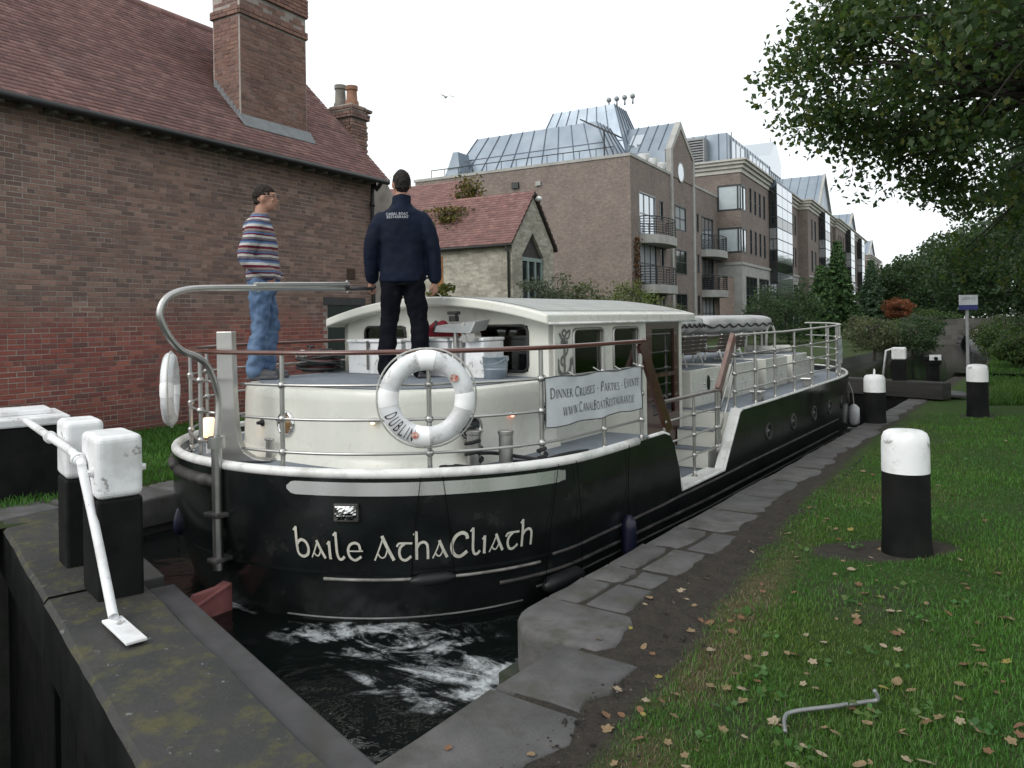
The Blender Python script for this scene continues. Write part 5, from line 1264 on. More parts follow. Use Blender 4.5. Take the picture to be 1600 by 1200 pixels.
# ---- railings
def on_rail(s, z, side, off=.13): x, y, nx, ny = plan(s, off); return Vector((side*x, y, z))
def rz_top(y): return 1.435
HTS = [.21, .48, .755]
def find_s(px, side, z=.62):
    c = [(abs(proj(*L2W(*on_rail(i/1200, z, side)))[0]-px), i/1200) for i in range(0, 520)]; return min(c)[1]
ST = [(1, find_s(p, 1)) for p in (443, 672, 848, 944)]
s_end = .30+.42*(2.86-1.8)/(BOWS-1.8); ST.append((1, s_end))
LS = [.055, .13, .19, .245, .30, s_end]
ST += [(-1, s) for s in LS]
def stanchion(p0, zt, r=.017, joints=()):
    mb = MB(); mb.cyl(p0, (p0.x, p0.y, zt), r, 12)
    mb.lathe([(r*2.0,0), (r*2.0,.008), (r*1.3,.016), (r*1.2,.05), (r,.055)], p0, 12)
    for z in joints: mb.ball((p0.x, p0.y, z), r*1.75, 12, 8)
    return mb.build('stanchion', STEEL, boat, auto=40)
for side, s in ST:
    p = on_rail(s, .592, side); zt = rz_top(p.y); stanchion(p, zt, .0165, [.60+(zt-.60)*h for h in HTS])
def run(ss, side_of, z, r, name, mat, n=10):
    mb = MB(); mb.tube([on_rail(s, z, sd) for sd, s in ss], r, n); return mb.build(name, mat, boat, smooth=True)
path = [(-1, s_end*(1-i/40)) for i in range(40)]+[(1, s_end*i/40) for i in range(41)]
lft = [p for p in path if p[0] < 0]; rg_ = [p for p in path if p[0] > 0]
for h in HTS:
    z = .60+(1.435-.60)*h
    sg = min(s for sd, s in ST if sd < 0)
    run([(-1, s_end*(1-i/40)) for i in range(38)], 0, z, .0105, 'guard_rail', STEEL)
    run([(1, s_end*i/60) for i in range(1, 61)], 0, z, .0105, 'guard_rail', STEEL)
# wooden cap rail: a flattened handrail with rounded section
def caprail(pts, w_, h_, name, mat):
    mb = MB(); rows = []; k = len(pts)
    sec = [(w_/2*math.copysign(abs(math.cos(a))**.7, math.cos(a)), h_/2*math.copysign(abs(math.sin(a))**.7, math.sin(a))) for a in [2*math.pi*i/12 for i in range(12)]]
    for i, p in enumerate(pts):
        t = (pts[min(i+1,k-1)]-pts[max(i-1,0)]).normalized(); r_ = Vector((t.y, -t.x, 0)).normalized(); u_ = r_.cross(t)
        rows.append([p+r_*a+u_*b for a, b in sec]+[p+r_*sec[0][0]+u_*sec[0][1]])
    mb.grid(rows); mb.add([rows[0][j] for j in range(12)], [tuple(range(12))]); mb.add([rows[-1][j] for j in range(12)], [tuple(range(12))])
    return mb.build(name, mat, boat, auto=50)
caprail([on_rail(s, 1.45, sd) for sd, s in path[:-1]]+[on_rail(s_end+.003, 1.45, 1)], .062, .034, 'cap_rail', TEAK)
# raking board down to the boarding gate, both sides, then the gate rails and the raking board up to the fore rail
for side in (1, -1):
    x = side*(HB-.13)
    mb = MB(); mb.beam((x, 2.86, 1.44), (x, 3.42, .60), .035, .13, upv=(0,1,.6)); mb.build('raking_board', DOORW, boat, bevel=.006)
    gy0, gy1 = 3.30, 4.66; gz = .885
    caprail([Vector((x, gy0+(gy1-gy0)*i/6, gz)) for i in range(7)], .055, .032, 'gate_cap_rail', TEAK if side < 0 else pm('weathered_rail', (.17,.15,.135), (.10,.08,.07), 8, .35, stretch=(1,1,6)))
    for y in (3.32, 4.00, 4.60, 4.66): stanchion(Vector((x, y, .092 if y < 4.5 else .25)), gz-.01, .015, [.30, .50, .70])
    for z in (.30, .50, .70): mb = MB(); mb.tube([(x, gy0, z), (x, gy1, z)], .010, 8); mb.build('gate_rail', STEEL, boat, smooth=True)
    mb = MB(); mb.beam((x, 4.66, .88), (x, 5.14, 1.44), .05, .10, upv=(0,-1,1)); mb.build('raking_board', pm('worn_red_board', (.16,.075,.06), (.20,.15,.13), 6, .5), boat, bevel=.008)
    for (ya, za, yb, zb) in ((4.70,.66,5.14,1.20), (4.72,.46,5.14,1.0)): mb = MB(); mb.tube([(x, ya, za), (x, yb, zb)], .009, 8); mb.build('gate_rail', STEEL, boat, smooth=True)
# fore rail
FS = [.30+.42*(y-1.8)/(BOWS-1.8) for y in (5.16, 5.85, 6.6, 7.45, 8.3, 9.25)]+[.76, .80, .84, .885, .93]
for side in (1, -1):
    for s in FS:
        p = on_rail(s, .607, side); zt = 1.43+max(0, (p.y-7))*.012; stanchion(p, zt, .0165, [.607+(zt-.607)*h for h in (.26,.50,.75)])
    sr = [FS[0]+(FS[-1]+.012-FS[0])*i/40 for i in range(41)]
    for h in (.26, .50, .75):
        mb = MB(); mb.tube([(lambda p: Vector((p.x, p.y, .607+(1.43+max(0,(p.y-7))*.012-.607)*h)))(on_rail(s, 0, side)) for s in sr], .0105, 8); mb.build('guard_rail', STEEL, boat, smooth=True)
    caprail([(lambda p: Vector((p.x, p.y, 1.445+max(0,(p.y-7))*.012)))(on_rail(s, 0, side)) for s in sr], .055, .026, 'cap_rail', pm('pale_cap_rail', (.50,.49,.46), (.42,.40,.37), 6, .5))
# ---- port lights along the fore hull
for side in (1, -1):
    for y in (5.9, 6.9, 7.9, 8.75, 9.55, 10.3):
        s = .30+.42*(y-1.8)/(BOWS-1.8) if y < BOWS else .72+.28*math.asin((y-BOWS)/(LEN-BOWS))/(math.pi/2)
        q = hull_pt(s, .30, side); x, yy, nx, ny = plan(s); ax = axis_m(Vector((side*nx, ny, 0))); mb = MB()
        mb.lathe([(.075,-.01), (.078,.012), (.095,.014), (.105,.004), (.105,-.01)], q, 20, ax); p = mb.build('port_light', BLKW, boat, smooth=True)
        mb = MB(); mb.lathe([(.08,.004), (.001,.010)], q, 20, ax); mb.build('port_glass', GLASSD, p, smooth=True)
# ---- fore saloon: low coach roof in bays, cream sides with grey tops and wooden recesses between
bays = [(5.24, 6.16), (6.55, 7.62), (7.95, 8.98), (9.25, 10.1)]
for (a, b) in bays:
    for side in (1, -1):
        mb = MB(); mb.box2((side*.50, a, .60), (side*1.28, b, 1.035)); c_ = mb.build('seat_bay', CREAM, boat, bevel=.012)
        mb = MB(); mb.box2((side*.53, a+.03, 1.0365), (side*1.25, b-.04, 1.041)); mb.build('bay_top', DECKM, c_)
        for z in (.78,): mb = MB(); mb.box2((side*1.281, a+.1, z), (side*1.285, b-.1, z+.012)); mb.build('bay_trim', GUNW, c_)
for (a, b) in ((6.17, 6.54), (7.63, 7.94), (8.99, 9.24)):
    for side in (1, -1):
        mb = MB(); mb.box2((side*.52, a, .60), (side*1.16, b, .98)); mb.build('seat_locker', DOORW, boat, bevel=.008)
mb = MB(); mb.box2((-.499, 5.24, .60), (.499, 10.1, 1.028)); mb.build('coach_roof', DECKM, boat)
mb = MB(); mb.box2((-1.28, 10.11, .60), (1.28, 10.55, .95)); mb.build('bow_locker', CREAM, boat, bevel=.02)
for (y, z) in ((5.62, .86), (5.86, .88)):
    mb = MB(); mb.ball((1.285, y, z), .018, 10, 6); mb.build('deck_lamp', CHROME, boat, smooth=True)
q = Vector((1.285, 5.75, .85)); mb = MB(); mb.ball(q, .06, 10, 8, (.3,.7,1.7)); mb.build('wreath', pm('dark_foliage_wreath', (.01,.018,.008), (.02,.03,.012), 40, .9, bump=.8, bscale=60), boat, smooth=True)
# hoop handles near the bow
for dx in (-.17, .17):
    mb = MB(); pts = [(.55+dx, 9.7, .60), (.55+dx, 9.75, 1.30)]+[(.55+dx, 9.98-.22*math.cos(R(a)), 1.33+.18*math.sin(R(a))) for a in range(0, 181, 20)]+[(.55+dx, 10.2, .95), (.55+dx, 10.2, .60)]
    mb.tube(pts, .022, 10); mb.build('ladder_hoop', GUNW, boat, smooth=True)
# mooring posts on the aft deck with a cross bar
for px in (741, 791):
    q = BZ(px, 730, .59); mb = MB(); mb.lathe([(.062,0), (.062,.012), (.052,.02), (.052,.235), (.058,.24), (.058,.26), (.045,.266), (.001,.268)], (q.x, q.y, .592), 20); mb.build('mooring_post', STEEL, boat, auto=40)
a, b = BZ(716, 730, .59), BZ(815, 720, .59)
mb = MB(); mb.tube([(a.x, a.y, .70), (b.x, b.y, .70)], .011, 8); mb.build('mooring_bar', STEEL, boat, smooth=True)
q = BZ(418, 718, .592); mb = MB()
for dx in (-.022, .022): mb.cyl((q.x+dx, q.y+.02, .592), (q.x+dx, q.y+.02, .75), .014, 10)
mb.box((q.x, q.y+.02, .598), (.13,.07,.012)); mb.cyl((q.x-.05, q.y+.02, .745), (q.x+.05, q.y+.02, .745), .012, 8); mb.build('deck_cleat', STEEL, boat, auto=40)
for (y, s_) in ((6.3, 1), (8.55, 1), (6.3, -1)):
    mb = MB(); mb.box2((s_*1.62, y, .605), (s_*1.74, y+.10, .70)); mb.box2((s_*1.60, y-.04, .70), (s_*1.76, y+.14, .73)); mb.build('deck_cleat', STEEL, boat, bevel=.006)
# stern light: a lit lamp on a short post
q = BZ(327, 708, .592); mb = MB(); mb.cyl((q.x, q.y, .592), (q.x, q.y, .70), .025, 12); l_ = mb.build('stern_light', GUNW, boat, auto=40)
zl = BY(327, 668, q.y).z
mb = MB(); mb.lathe([(.042,.69), (.05,.71), (.05,.83), (.04,.85), (.001,.855)], (q.x, q.y, zl-.77), 18); mb.build('lamp_glass', emit('stern_lamp_glow', (1,.52,.20), 1.3), l_, smooth=True)
# steering console, chart locker and instruments on the coach
q = BY(712, 520, 1.95)
mb = MB(); mb.cyl((q.x, q.y, 1.158), (q.x, q.y, 1.56), .022, 12); con = mb.build('helm_column', STEEL, boat, auto=40)
c1, c2 = BY(690, 497, 1.95), BY(737, 487, 1.95)
mb = MB(); mb.extr([(c1.x-.02, 1.86, 1.555), (c2.x+.05, 1.86, 1.545), (c2.x+.06, 1.92, 1.645), (c1.x-.04, 1.92, 1.61)], (0, .22, .02)); mb.build('helm_pod', pm('grey_pod', (.30,.31,.31), (.26,.27,.27), 5, .35, metal=.4), con, bevel=.01)
mb = MB(); mb.box((q.x-.06, 2.0, 1.67), (.07,.06,.05)); mb.box((q.x-.06, 2.0, 1.72), (.10,.07,.03)); mb.box((q.x-.03,2.0,1.705),(.02,.03,.05)); mb.build('compass_mount', RUBBER, con, bevel=.006)
mb = MB(); mb.cyl((q.x+.13, 1.9, 1.50), (q.x+.13, 1.96, 1.50), .035, 18); mb.cyl((q.x+.20, 1.9, 1.52), (q.x+.20, 1.99, 1.52), .05, 16); mb.cyl((q.x+.12, 1.9, 1.62), (q.x+.12, 1.92, 1.62), .02, 12); mb.build('gauges', STEEL, con, auto=40)
mb = MB(); c = BY(681, 507, 1.95); mb.lathe([(.026,0), (.024,.05), (.012,.08), (.012,.11), (.001,.112)], (c.x, 1.95, 1.545), 12); mb.build('switch', RUBBER, con, smooth=True)
q = BZ(737, 583, 1.16); mb = MB(); mb.lathe([(.035,0),(.035,.02),(.022,.03),(.022,.16)], (q.x, q.y-.12, 1.159), 14); mb.ball((q.x, q.y-.12, 1.33), .035, 12, 8); mb.tube([(q.x,q.y-.12,1.32),(q.x+.05,q.y-.14,1.33),(q.x+.07,q.y-.15,1.24)], .018, 10); mb.build('throttle_lever', CHROME, boat, auto=40)
# ================================================================== THINGS ON AND AROUND THE BOAT
def LB(p): return L2W(p[0], p[1], p[2])
RINGW = pm('scuffed_ring_white', (.72,.73,.74), (.63,.64,.65), 6, .42, bump=.2, bscale=14, grime=(.36,.36,.35), gscale=6, gamt=.5, chip=(11, .6, (.25,.24,.23)))
RETRO = pm('reflective_tape_white', (.93,.93,.93), (.90,.90,.90), 9, .28, spec=.8)
INKM = pm('dark_lettering', (.03,.03,.035), (.05,.05,.055), 40, .6)
SCUF = pm('orange_scuff', (.42,.09,.06), (.58,.42,.36), 38, .7, lo=.42, hi=.58)
def life_ring(center, normal, label, text=None, spin=0.0, Rm=.250, rm=.064):
    t = empty('life_ring', center, 0, label, 'life ring', 'life rings on the stern rail')
    n_ = Vector(normal).normalized(); upv = Vector((0,0,1)); upv = (upv-n_*upv.dot(n_)).normalized(); rt = upv.cross(n_)
    t.rotation_euler = Matrix((rt, upv, n_)).transposed().to_euler()     # local: x right, y up, z towards the viewer
    mb = MB(); N_, K = 64, 18
    def P(a, b, r=rm, fl=.82): return Vector(((Rm+r*math.cos(b))*math.cos(a), (Rm+r*math.cos(b))*math.sin(a), r*fl*math.sin(b)))
    def dent(a, b): return rm*(1+.035*noise.noise((math.cos(a)*3, math.sin(a)*3, b*.7)))
    rows = [[P(2*math.pi*i/N_, 2*math.pi*j/K, dent(2*math.pi*(i%N_)/N_, 2*math.pi*(j%K)/K)) for j in range(K+1)] for i in range(N_+1)]
    mb.grid(rows); mb.build('ring', RINGW, t, smooth=True)
    for (a0, hw) in ((92, 12), (-3, 12), (180, 12), (262, 13)):
        mb = MB(); a0 = R(a0)+spin; hw_ = R(hw)
        rows = [[P(a0-hw_+2*hw_*i/6, 2*math.pi*j/K, rm*(1.05 if 0 < i < 6 else 1.02)) for j in range(K+1)] for i in range(7)]
        mb.grid(rows); mb.build('reflective_band', RETRO, t, smooth=True)
    if text:
        strips, wd = letters(text, CAP, .088, fixw=.13, track=.20, sub=4)
        strips = [s for s in strips if abs(s[0][0][0]-s[-1][0][0])+abs(s[0][0][1]-s[-1][0][1]) > .02]
        mb = MB(); a_s, a_e = R(200), R(252)
        def f(u, v, k):
            a = a_s+(a_e-a_s)*u/wd; rho = -(v-.044)*.92+.004; return Vector(((Rm+rho)*math.cos(a), (Rm+rho)*math.sin(a), .82*math.sqrt(max(1e-6, rm*rm-rho*rho))+.004+k))
        ink(mb, strips, f); mb.build('lettering', INKM, t)
        for (aa, rho, sz) in ((R(251), -.002, .030), (R(36), -.028, .036)):
            mb = MB(); pts = []
            for k in range(11):
                q = 2*math.pi*k/11; rr_ = sz*(.7+.5*abs(noise.noise((k*1.7, aa*3, 0)))); a = aa+rr_*1.1*math.cos(q)/Rm; r_ = rho+rr_*.9*math.sin(q)
                pts.append(Vector(((Rm+r_)*math.cos(a), (Rm+r_)*math.sin(a), .82*math.sqrt(max(1e-6, rm*rm-r_*r_))+.0075)))
            c = sum(pts, Vector())/11; mb.add(pts+[c+Vector((0,0,.0015))], [(i, (i+1)%11, 11) for i in range(11)]); mb.build('scuff', SCUF, t)
    # grab line
    mb = MB(); pts = []
    for i in range(48):
        a = 2*math.pi*i/48; k = abs(math.sin(2*(a-spin-R(2)))); r_ = Rm+rm*1.0+.012+.006*k; pts.append(Vector((r_*math.cos(a), r_*math.sin(a), -.012)))
    mb.tube(pts, .006, 6, closed=True); mb.build('grab_line', pm('white_cord', (.5,.5,.47), (.36,.36,.33), 50, .9), t, smooth=True)
    return t
s_ = find_s(672, 1); p = on_rail(s_, 0, 1); x, y, nx, ny = plan(s_)
nl = Vector((nx, ny, 0)); c = p+nl*.085; zc = BY(667, 622, c.y).z
c2_ = BY(667, 622, c.y); cw = L2W(c2_.x, c.y, zc)
nw = Vector((OC[0]-c.x, OC[1]-c.y, 0)).normalized(); nw = (nl*.5+nw*.5).normalized(); nwW = (L2W(nw.x, nw.y)-L2W(0, 0)).normalized()
life_ring(cw, nwW, 'white life ring reading DUBLIN hung on the stern rail, facing the quay', 'DUBLIN', R(-2))
c = BY(266, 608, .52); nl = Vector((-.60, -.80, 0)); nW = (L2W(nl.x, nl.y)-L2W(0,0)).normalized()
life_ring(L2W(c.x, c.y, c.z), nW, 'white life ring seen edge-on on the far quarter of the stern rail', None, .1)
# ---- banners
def s_of_y(y): return .30*math.acos(1-y/1.8)/(math.pi/2) if y < 1.8 else (.30+.42*(y-1.8)/(BOWS-1.8) if y < BOWS else .72+.28*math.asin(min(1,(y-BOWS)/(LEN-BOWS)))/(math.pi/2))
BAN = pm('banner_vinyl', (.60,.62,.64), (.55,.57,.59), 2, .45, bump=.15, bscale=5, bdist=.02)
def banner(s0, s1, z0, z1, label, side=1, sc=1.0):
    a = on_rail(s_of_y((s0+s1)/2), z0, side); root = empty('banner', L2W(a.x, a.y, z0), LROT, label, 'banner', 'advertising banners on the rails')
    off = .095; NX, NZ = 40, 12
    def P(u, v, out=0):
        s = s_of_y(s0+(s1-s0)*u); x, y, nx, ny = plan(s, off)
        wv = .008*noise.noise((u*7, v*2.5, 3))+.006*math.sin(u*9+v*3)*(1-abs(2*v-1))+.004*math.sin(u*40)*abs(2*v-1)**3
        zz = z0+(z1-z0)*v+.006*math.sin(u*math.pi*5)*(v if v > .5 else -(1-v))*1.2
        return Vector((side*(x+nx*(wv+out)), y+ny*(wv+out), zz))-Vector((a.x, a.y, z0))
    mb = MB(); mb.grid([[P(i/NX, j/NZ) for i in range(NX+1)] for j in range(NZ+1)]); mb.build('sheet', BAN, root, smooth=True)
    mb = MB(); bd = [P(i/NX, 0, .002) for i in range(NX+1)]+[P(1, j/NZ, .002) for j in range(NZ+1)]+[P(1-i/NX, 1, .002) for i in range(NX+1)]+[P(0, 1-j/NZ, .002) for j in range(NZ)]
    mb.tube(bd, .004, 6, closed=True); mb.build('hem', INKM, root)
    for (tx, v0, u0, u1, un) in (('Dinner Cruises - Parties - Events', .56, .03, .965, .075), ('www.CanalBoatRestaurant.ie', .20, .13, .90, .075)):
        st, wd = letters(tx, CAP, un, small=.80, track=.05, sub=3); k_ = (z1-z0)
        mb = MB(); ink(mb, st, lambda u, v, k: P(u0+(u1-u0)*u/wd, v0+v/k_*1.0*sc, .003+k)); mb.build('lettering', INKM, root)
    mb = MB()
    for u in (.02, .25, .5, .75, .98):
        for v in (0, 1):
            q = P(u, v); mb.tube([q, q+Vector((-side*.06, 0, .03 if v else -.03))], .004, 5)
    mb.build('tie', pm('white_cord', (.5,.5,.47)), root)
    return root
banner(1.36, 2.80, .885, 1.235, 'white dinner cruises banner tied to the rail beside the cabin')
banner(9.75, 11.0, .86, 1.27, 'small pale banner tied to the bow rail', sc=1.0)
# ---- storage boxes against the cabin
def storage(px0, px1, pyt, label, y0=1.98, y1=2.27):
    a, b = BY(px0, 583, y0), BY(px1, 583, y0); zt = BY((px0+px1)/2, pyt, y0).z; c = L2W((a.x+b.x)/2, (y0+y1)/2, 1.16)
    t = empty('storage_box', c, LROT, label, 'box', 'white boxes on the aft coach'); w_ = b.x-a.x; h_ = zt-1.16
    mb = MB(); mb.box((0,0,h_/2-.015), (w_, y1-y0, h_-.03)); mb.build('body', WHITEP, t, bevel=.008)
    mb = MB(); mb.box((0,-.006,h_-.012), (w_+.02, y1-y0+.02, .028)); mb.build('lid', WHITEP, t, bevel=.008)
    mb = MB()
    for x in (-w_*.1, ): mb.tube([(x, -(y1-y0)/2-.02, .04), (x, -(y1-y0)/2-.02, h_-.02)], .010, 8); mb.box((x, -(y1-y0)/2-.012, h_-.04), (.03,.02,.06))
    mb.build('latch_bar', pm('dull_latch', (.18,.17,.16), None, 6, .4, metal=.5), t)
    return t
storage(545, 628, 531, 'white storage box on the coach beside the coiled black hoses')
storage(634, 700, 529, 'white storage box carrying the red jacket')
storage(706, 756, 528, 'grey white storage box under the helm gauges')
# ---- galvanised bucket
q = BZ(772, 591, 1.159); t = empty('bucket', L2W(q.x, q.y+.02, 1.159), 0, 'galvanised metal bucket standing on the aft coach', 'bucket')
GALV = pm('galvanised_bucket', (.32,.37,.41), (.25,.29,.33), 14, .45, metal=.55, bump=.1, bscale=30)
mb = MB(); mb.lathe([(.088,.0), (.092,.005), (.104,.07), (.1055,.074), (.1055,.080), (.104,.084), (.1045,.094), (.106,.098), (.106,.104), (.112,.175), (.116,.178), (.116,.186), (.110,.186), (.105,.17), (.086,.012), (.001,.011)], n=32); mb.build('pail', GALV, t, auto=50)
mb = MB(); pts = [(.114*math.cos(a), -.03-.10*math.sin(a)*.25, .17-.05*math.sin(a)) for a in [math.pi*i/14 for i in range(15)]]; mb.tube([(a, b-.08*math.sin(math.pi*i/14), c_) for i, (a, b, c_) in enumerate(pts)], .004, 6)
for s in (1,-1): mb.box((s*.116,0,.165), (.012,.04,.03))
mb.build('handle', GALV, t)
# ---- red jacket thrown on the box
RED = pm('red_jacket_cloth', (.34,.014,.03), (.20,.008,.018), 9, .75, bump=.5, bscale=25, bdist=.01)
q = BY(684, 528, 2.1); mb = MB(); mb.ball((0,0,.05), .11, 28, 20, (1.15,.75,.75)); mb.ball((.13,.02,.02), .07, 20, 14, (1.5,.8,.6))
o = mb.build('folded_jacket', RED, None, L2W(q.x-.01, 2.12, q.z+.01), LROT, smooth=True)
for v in o.data.vertices:
    c = v.co; d = noise.noise(c*14)*.02+noise.noise(c*33)*.008+abs(noise.noise(c*9+Vector((5,0,0))))*.03; v.co += v.normal*d; v.co.z = max(0, v.co.z)
tag(o, 'crumpled red jacket lying on the white box', 'jacket')
# ---- coils of black and red hose
q = BZ(497, 581, 1.159); t = empty('hose_coil', L2W(q.x, q.y, 1.16), 0, 'heap of coiled black and red hoses on the aft coach', 'hoses')
rr = random.Random(3)
for k in range(15):
    mb = MB(); r_ = rr.uniform(.13, .23); cz = .014+.0135*k; cx, cy = rr.uniform(-.05,.05), rr.uniform(-.03,.03); tl = rr.uniform(-.12,.12); tl2 = rr.uniform(-.10,.10)
    mb.tube([(cx+r_*1.15*math.cos(a), cy+r_*.72*math.sin(a), max(.013, cz+tl*r_*math.cos(a)+tl2*r_*math.sin(a))) for a in [2*math.pi*i/36 for i in range(36)]], .012, 8, closed=True)
    mb.build('hose', RUBBER if k not in (3, 8, 11) else pm('dark_red_hose', (.12,.012,.016), None, 8, .5), t, smooth=True)
mb = MB(); mb.tube([(-.05,0,.1), (-.08,-.02,.2), (-.09,-.02,.26)], .012, 8); mb.tube([(-.14,0,.26), (-.05,0,.25)], .012, 8); mb.build('nozzle', RUBBER, t, smooth=True)
q = BZ(492, 574, 1.159); t = empty('deck_searchlight', L2W(q.x+.1, q.y-.25, 1.16), 0.4, 'small white and chrome searchlight beside the hoses', 'lamp')
mb = MB(); mb.ball((0,0,.15), .055, 16, 10, (1,1.2,1)); mb.build('housing', WHITEP, t, smooth=True)
mb = MB(); mb.cyl((0,-.05,.15), (0,-.075,.15), .048, 18); mb.build('rim', CHROME, t, auto=40)
mb = MB(); mb.cyl((0,0,0), (0,0,.11), .014, 10); mb.cyl((0,0,0), (0,0,.012), .04, 14); mb.build('stem', STEEL, t, auto=40)
# ---- fenders on lanyards
FEND = pm('black_fender_rubber', (.008,.008,.009), (.014,.014,.016), 6, .45, spec=.3, bump=.1, bscale=20)
def fender(px, py, r, ln, vert, label, mat=FEND, hang=None, s=None):
    if s is None: s = min([i/1000 for i in range(0, 900)], key=lambda a: abs(px_of(a, -.05)[0]-px))
    z = zline(s, py); q = hull_pt(s, z, 1, r+.008); x, y, nx, ny = plan(s); tg = Vector((-ny, nx, 0))
    d = Vector((0,0,1)) if vert else (tg+Vector((0,0,.05))).normalized()
    t = empty('fender', L2W(*q), LROT, label, 'fender', 'fenders hung along the hull')
    mb = MB(); ks = [(-ln/2-.03,.012),(-ln/2-.028,r*.35),(-ln/2,r*.7),(-ln/2+.03,r*.97),(-ln/4,r),(ln/4,r),(ln/2-.03,r*.97),(ln/2,r*.7),(ln/2+.028,r*.35),(ln/2+.03,.012)]
    mb.tube([d*a for a, b in ks], [b for a, b in ks], 18); mb.build('body', mat, t, smooth=True)
    mb = MB()
    for e in ((-1, 1) if not vert else (1,)):
        a = d*(e*(ln/2+.02)); zt = topz(y)+.03; off = Vector((-nx*(r-.012+inset(z,s)*-1), -ny*(r-.012), 0)); b = Vector((a.x, a.y, 0))*1.0
        top = hull_pt(s, .62, 1, .02)-q; mid = hull_pt(s, .2, 1, .012)-q
        sh = tg*(e*(ln/2+.06)) if not vert else Vector((0,0,0))
        mb.tube([a, mid+sh*.7, top+sh*.4+Vector((0,0,.02)), top+sh*.3-Vector((nx*.09, ny*.09, -.03))], .0025, 6)
    mb.build('lanyard', pm('black_lanyard', (.006,.006,.006), None, 9, 1.0, spec=0), t, smooth=True)
    return t
fender(676, 901, .040, .24, False, 'black sausage fender slung level under the boat name')
fender(876, 902, .062, .34, False, 'large dark fender at the stern quarter near the rounded coping stone')
fender(972, 838, .06, .30, True, 'dark blue fender hanging upright against the hull', pm('navy_fender', (.006,.007,.024), (.01,.012,.034), 5, .4))
q = BY(283, 815, .25); t = empty('fender', L2W(q.x-.02, q.y, q.z), 0, 'small navy drop fender dangling off the far quarter', 'fender', 'fenders hung along the hull')
mb = MB(); mb.tube([(0,0,-.11),(0,0,-.10),(0,0,-.05),(0,0,.03),(0,0,.09),(0,0,.12)], [.01,.03,.05,.045,.025,.012], 16); mb.build('body', pm('navy_fender', (.012,.014,.05)), t, smooth=True)
mb = MB(); mb.tube([(0,0,.11), (.01,.01,.4), (.06,.08,.56)], .006, 6); mb.build('lanyard', ROPEM, t)
sb = .79; z = .15; q = hull_pt(sb, -.02, 1, .09); t = empty('fender', L2W(*q), 0, 'white fender hanging at the bow by the coping', 'fender', 'fenders hung along the hull')
mb = MB(); mb.tube([(0,0,-.17),(0,0,-.16),(0,0,-.12),(0,0,.12),(0,0,.16),(0,0,.18)], [.02,.06,.085,.085,.05,.02], 18); mb.build('body', RINGW, t, smooth=True)
mb = MB(); mb.tube([(0,0,.17), (-.02,0,.4), (-.12,-.02,.66)], .008, 6); mb.build('lanyard', pm('white_cord', (.5,.5,.47)), t)
# ---- mooring rope on the stern
q1, q2 = BZ(741, 728, .60), BZ(791, 722, .60); q3 = on_rail(find_s(848, 1), .62, 1); q0 = BZ(672, 742, .60)
t = empty('mooring_rope', L2W(q1.x, q1.y, .595), LROT, 'black mooring rope wound between the stern posts and the rail foot', 'rope')
def tr(p): return Vector((p[0]-q1.x, p[1]-q1.y, p[2]-.595))
mb = MB(); wob = lambda k: .008*noise.noise((k*1.3, 2, 5))
ln_ = [tr((q1.x+.06*math.cos(a), q1.y+.06*math.sin(a), .64+.006*i)) for i, a in enumerate([k*.5 for k in range(26)])]
mb.tube(ln_, .013, 8); mb.tube(catmull([tr((q1.x+.06, q1.y-.02, .70)), tr((q2.x-.03, q2.y-.07, .672)), tr((q3.x-.05, q3.y-.05, .665)), tr((q3.x+.02, q3.y-.03, .66))], 6), .013, 8)
mb.tube([tr((q3.x+.03*math.cos(a), q3.y+.03*math.sin(a), .635+.005*i)) for i, a in enumerate([k*.6 for k in range(22)])], .014, 8)
mb.tube(catmull([tr((q3.x+.03, q3.y, .66)), tr((q3.x+.07, q3.y+.12, .675)), tr((q3.x+.075, q3.y+.30, .67)), tr((q3.x+.08, q3.y+.5, .655))], 6), .012, 8)
mb.tube(catmull([tr((q2.x+.06, q2.y-.03, .615)), tr((q2.x+.15, q2.y+.05, .61)), tr((q2.x+.22, q2.y+.2, .61)), tr((q3.x-.02, q3.y-.02, .62))], 6), .012, 8)
mb.build('strand', ROPEM, t, smooth=True)
mb = MB(); rr = random.Random(8)
for k in range(12):
    pts = [];  c0 = Vector((q0.x+.02+rr.uniform(0,.22), q0.y+.05+rr.uniform(-.02,.16), .602+.008*(k%4)))
    for i in range(9): a = i*.8+rr.uniform(0,1); pts.append(tr((c0.x+.08*math.cos(a)*rr.uniform(.5,1.2), c0.y+.04*math.sin(a), c0.z+rr.uniform(0,.02))))
    mb.tube(catmull(pts, 3), .009, 6)
mb.build('tail', ROPEM, t, smooth=True)
# ---- slatted benches on the fore coach
SLAT = pm('dark_bench_slat', (.045,.024,.018), (.028,.015,.012), 7, .5, bump=.2, bscale=30, stretch=(6,1,6))
def bench(y0, y1, x, z0, label):
    t = empty('deck_bench', L2W(x, (y0+y1)/2, z0), LROT, label, 'bench', 'benches on the fore coach'); l_ = y1-y0
    for k in range(4): mb = MB(); mb.box((.03+.02*k*.6, 0, .20+.05*k), (.022, l_, .042)); mb.build('back_slat', SLAT, t, bevel=.004)
    for k in range(4): mb = MB(); mb.box((-.05-.075*k, 0, .155), (.06, l_, .02)); mb.build('seat_slat', SLAT, t, bevel=.004)
    for y in (-l_/2+.12, l_/2-.12):
        mb = MB(); mb.tube([(.06, y, .003), (.012, y, .16), (.05, y, .38)], .011, 8); mb.tube([(-.30, y, .003), (-.28, y, .142), (.01, y, .142)], .011, 8); mb.build('leg', GUNW, t, smooth=True)
bench(5.40, 6.15, 1.05, 1.042, 'dark slatted bench on the fore coach just ahead of the cabin')
bench(6.60, 7.60, 1.05, 1.042, 'dark slatted bench on the fore coach further towards the bow')
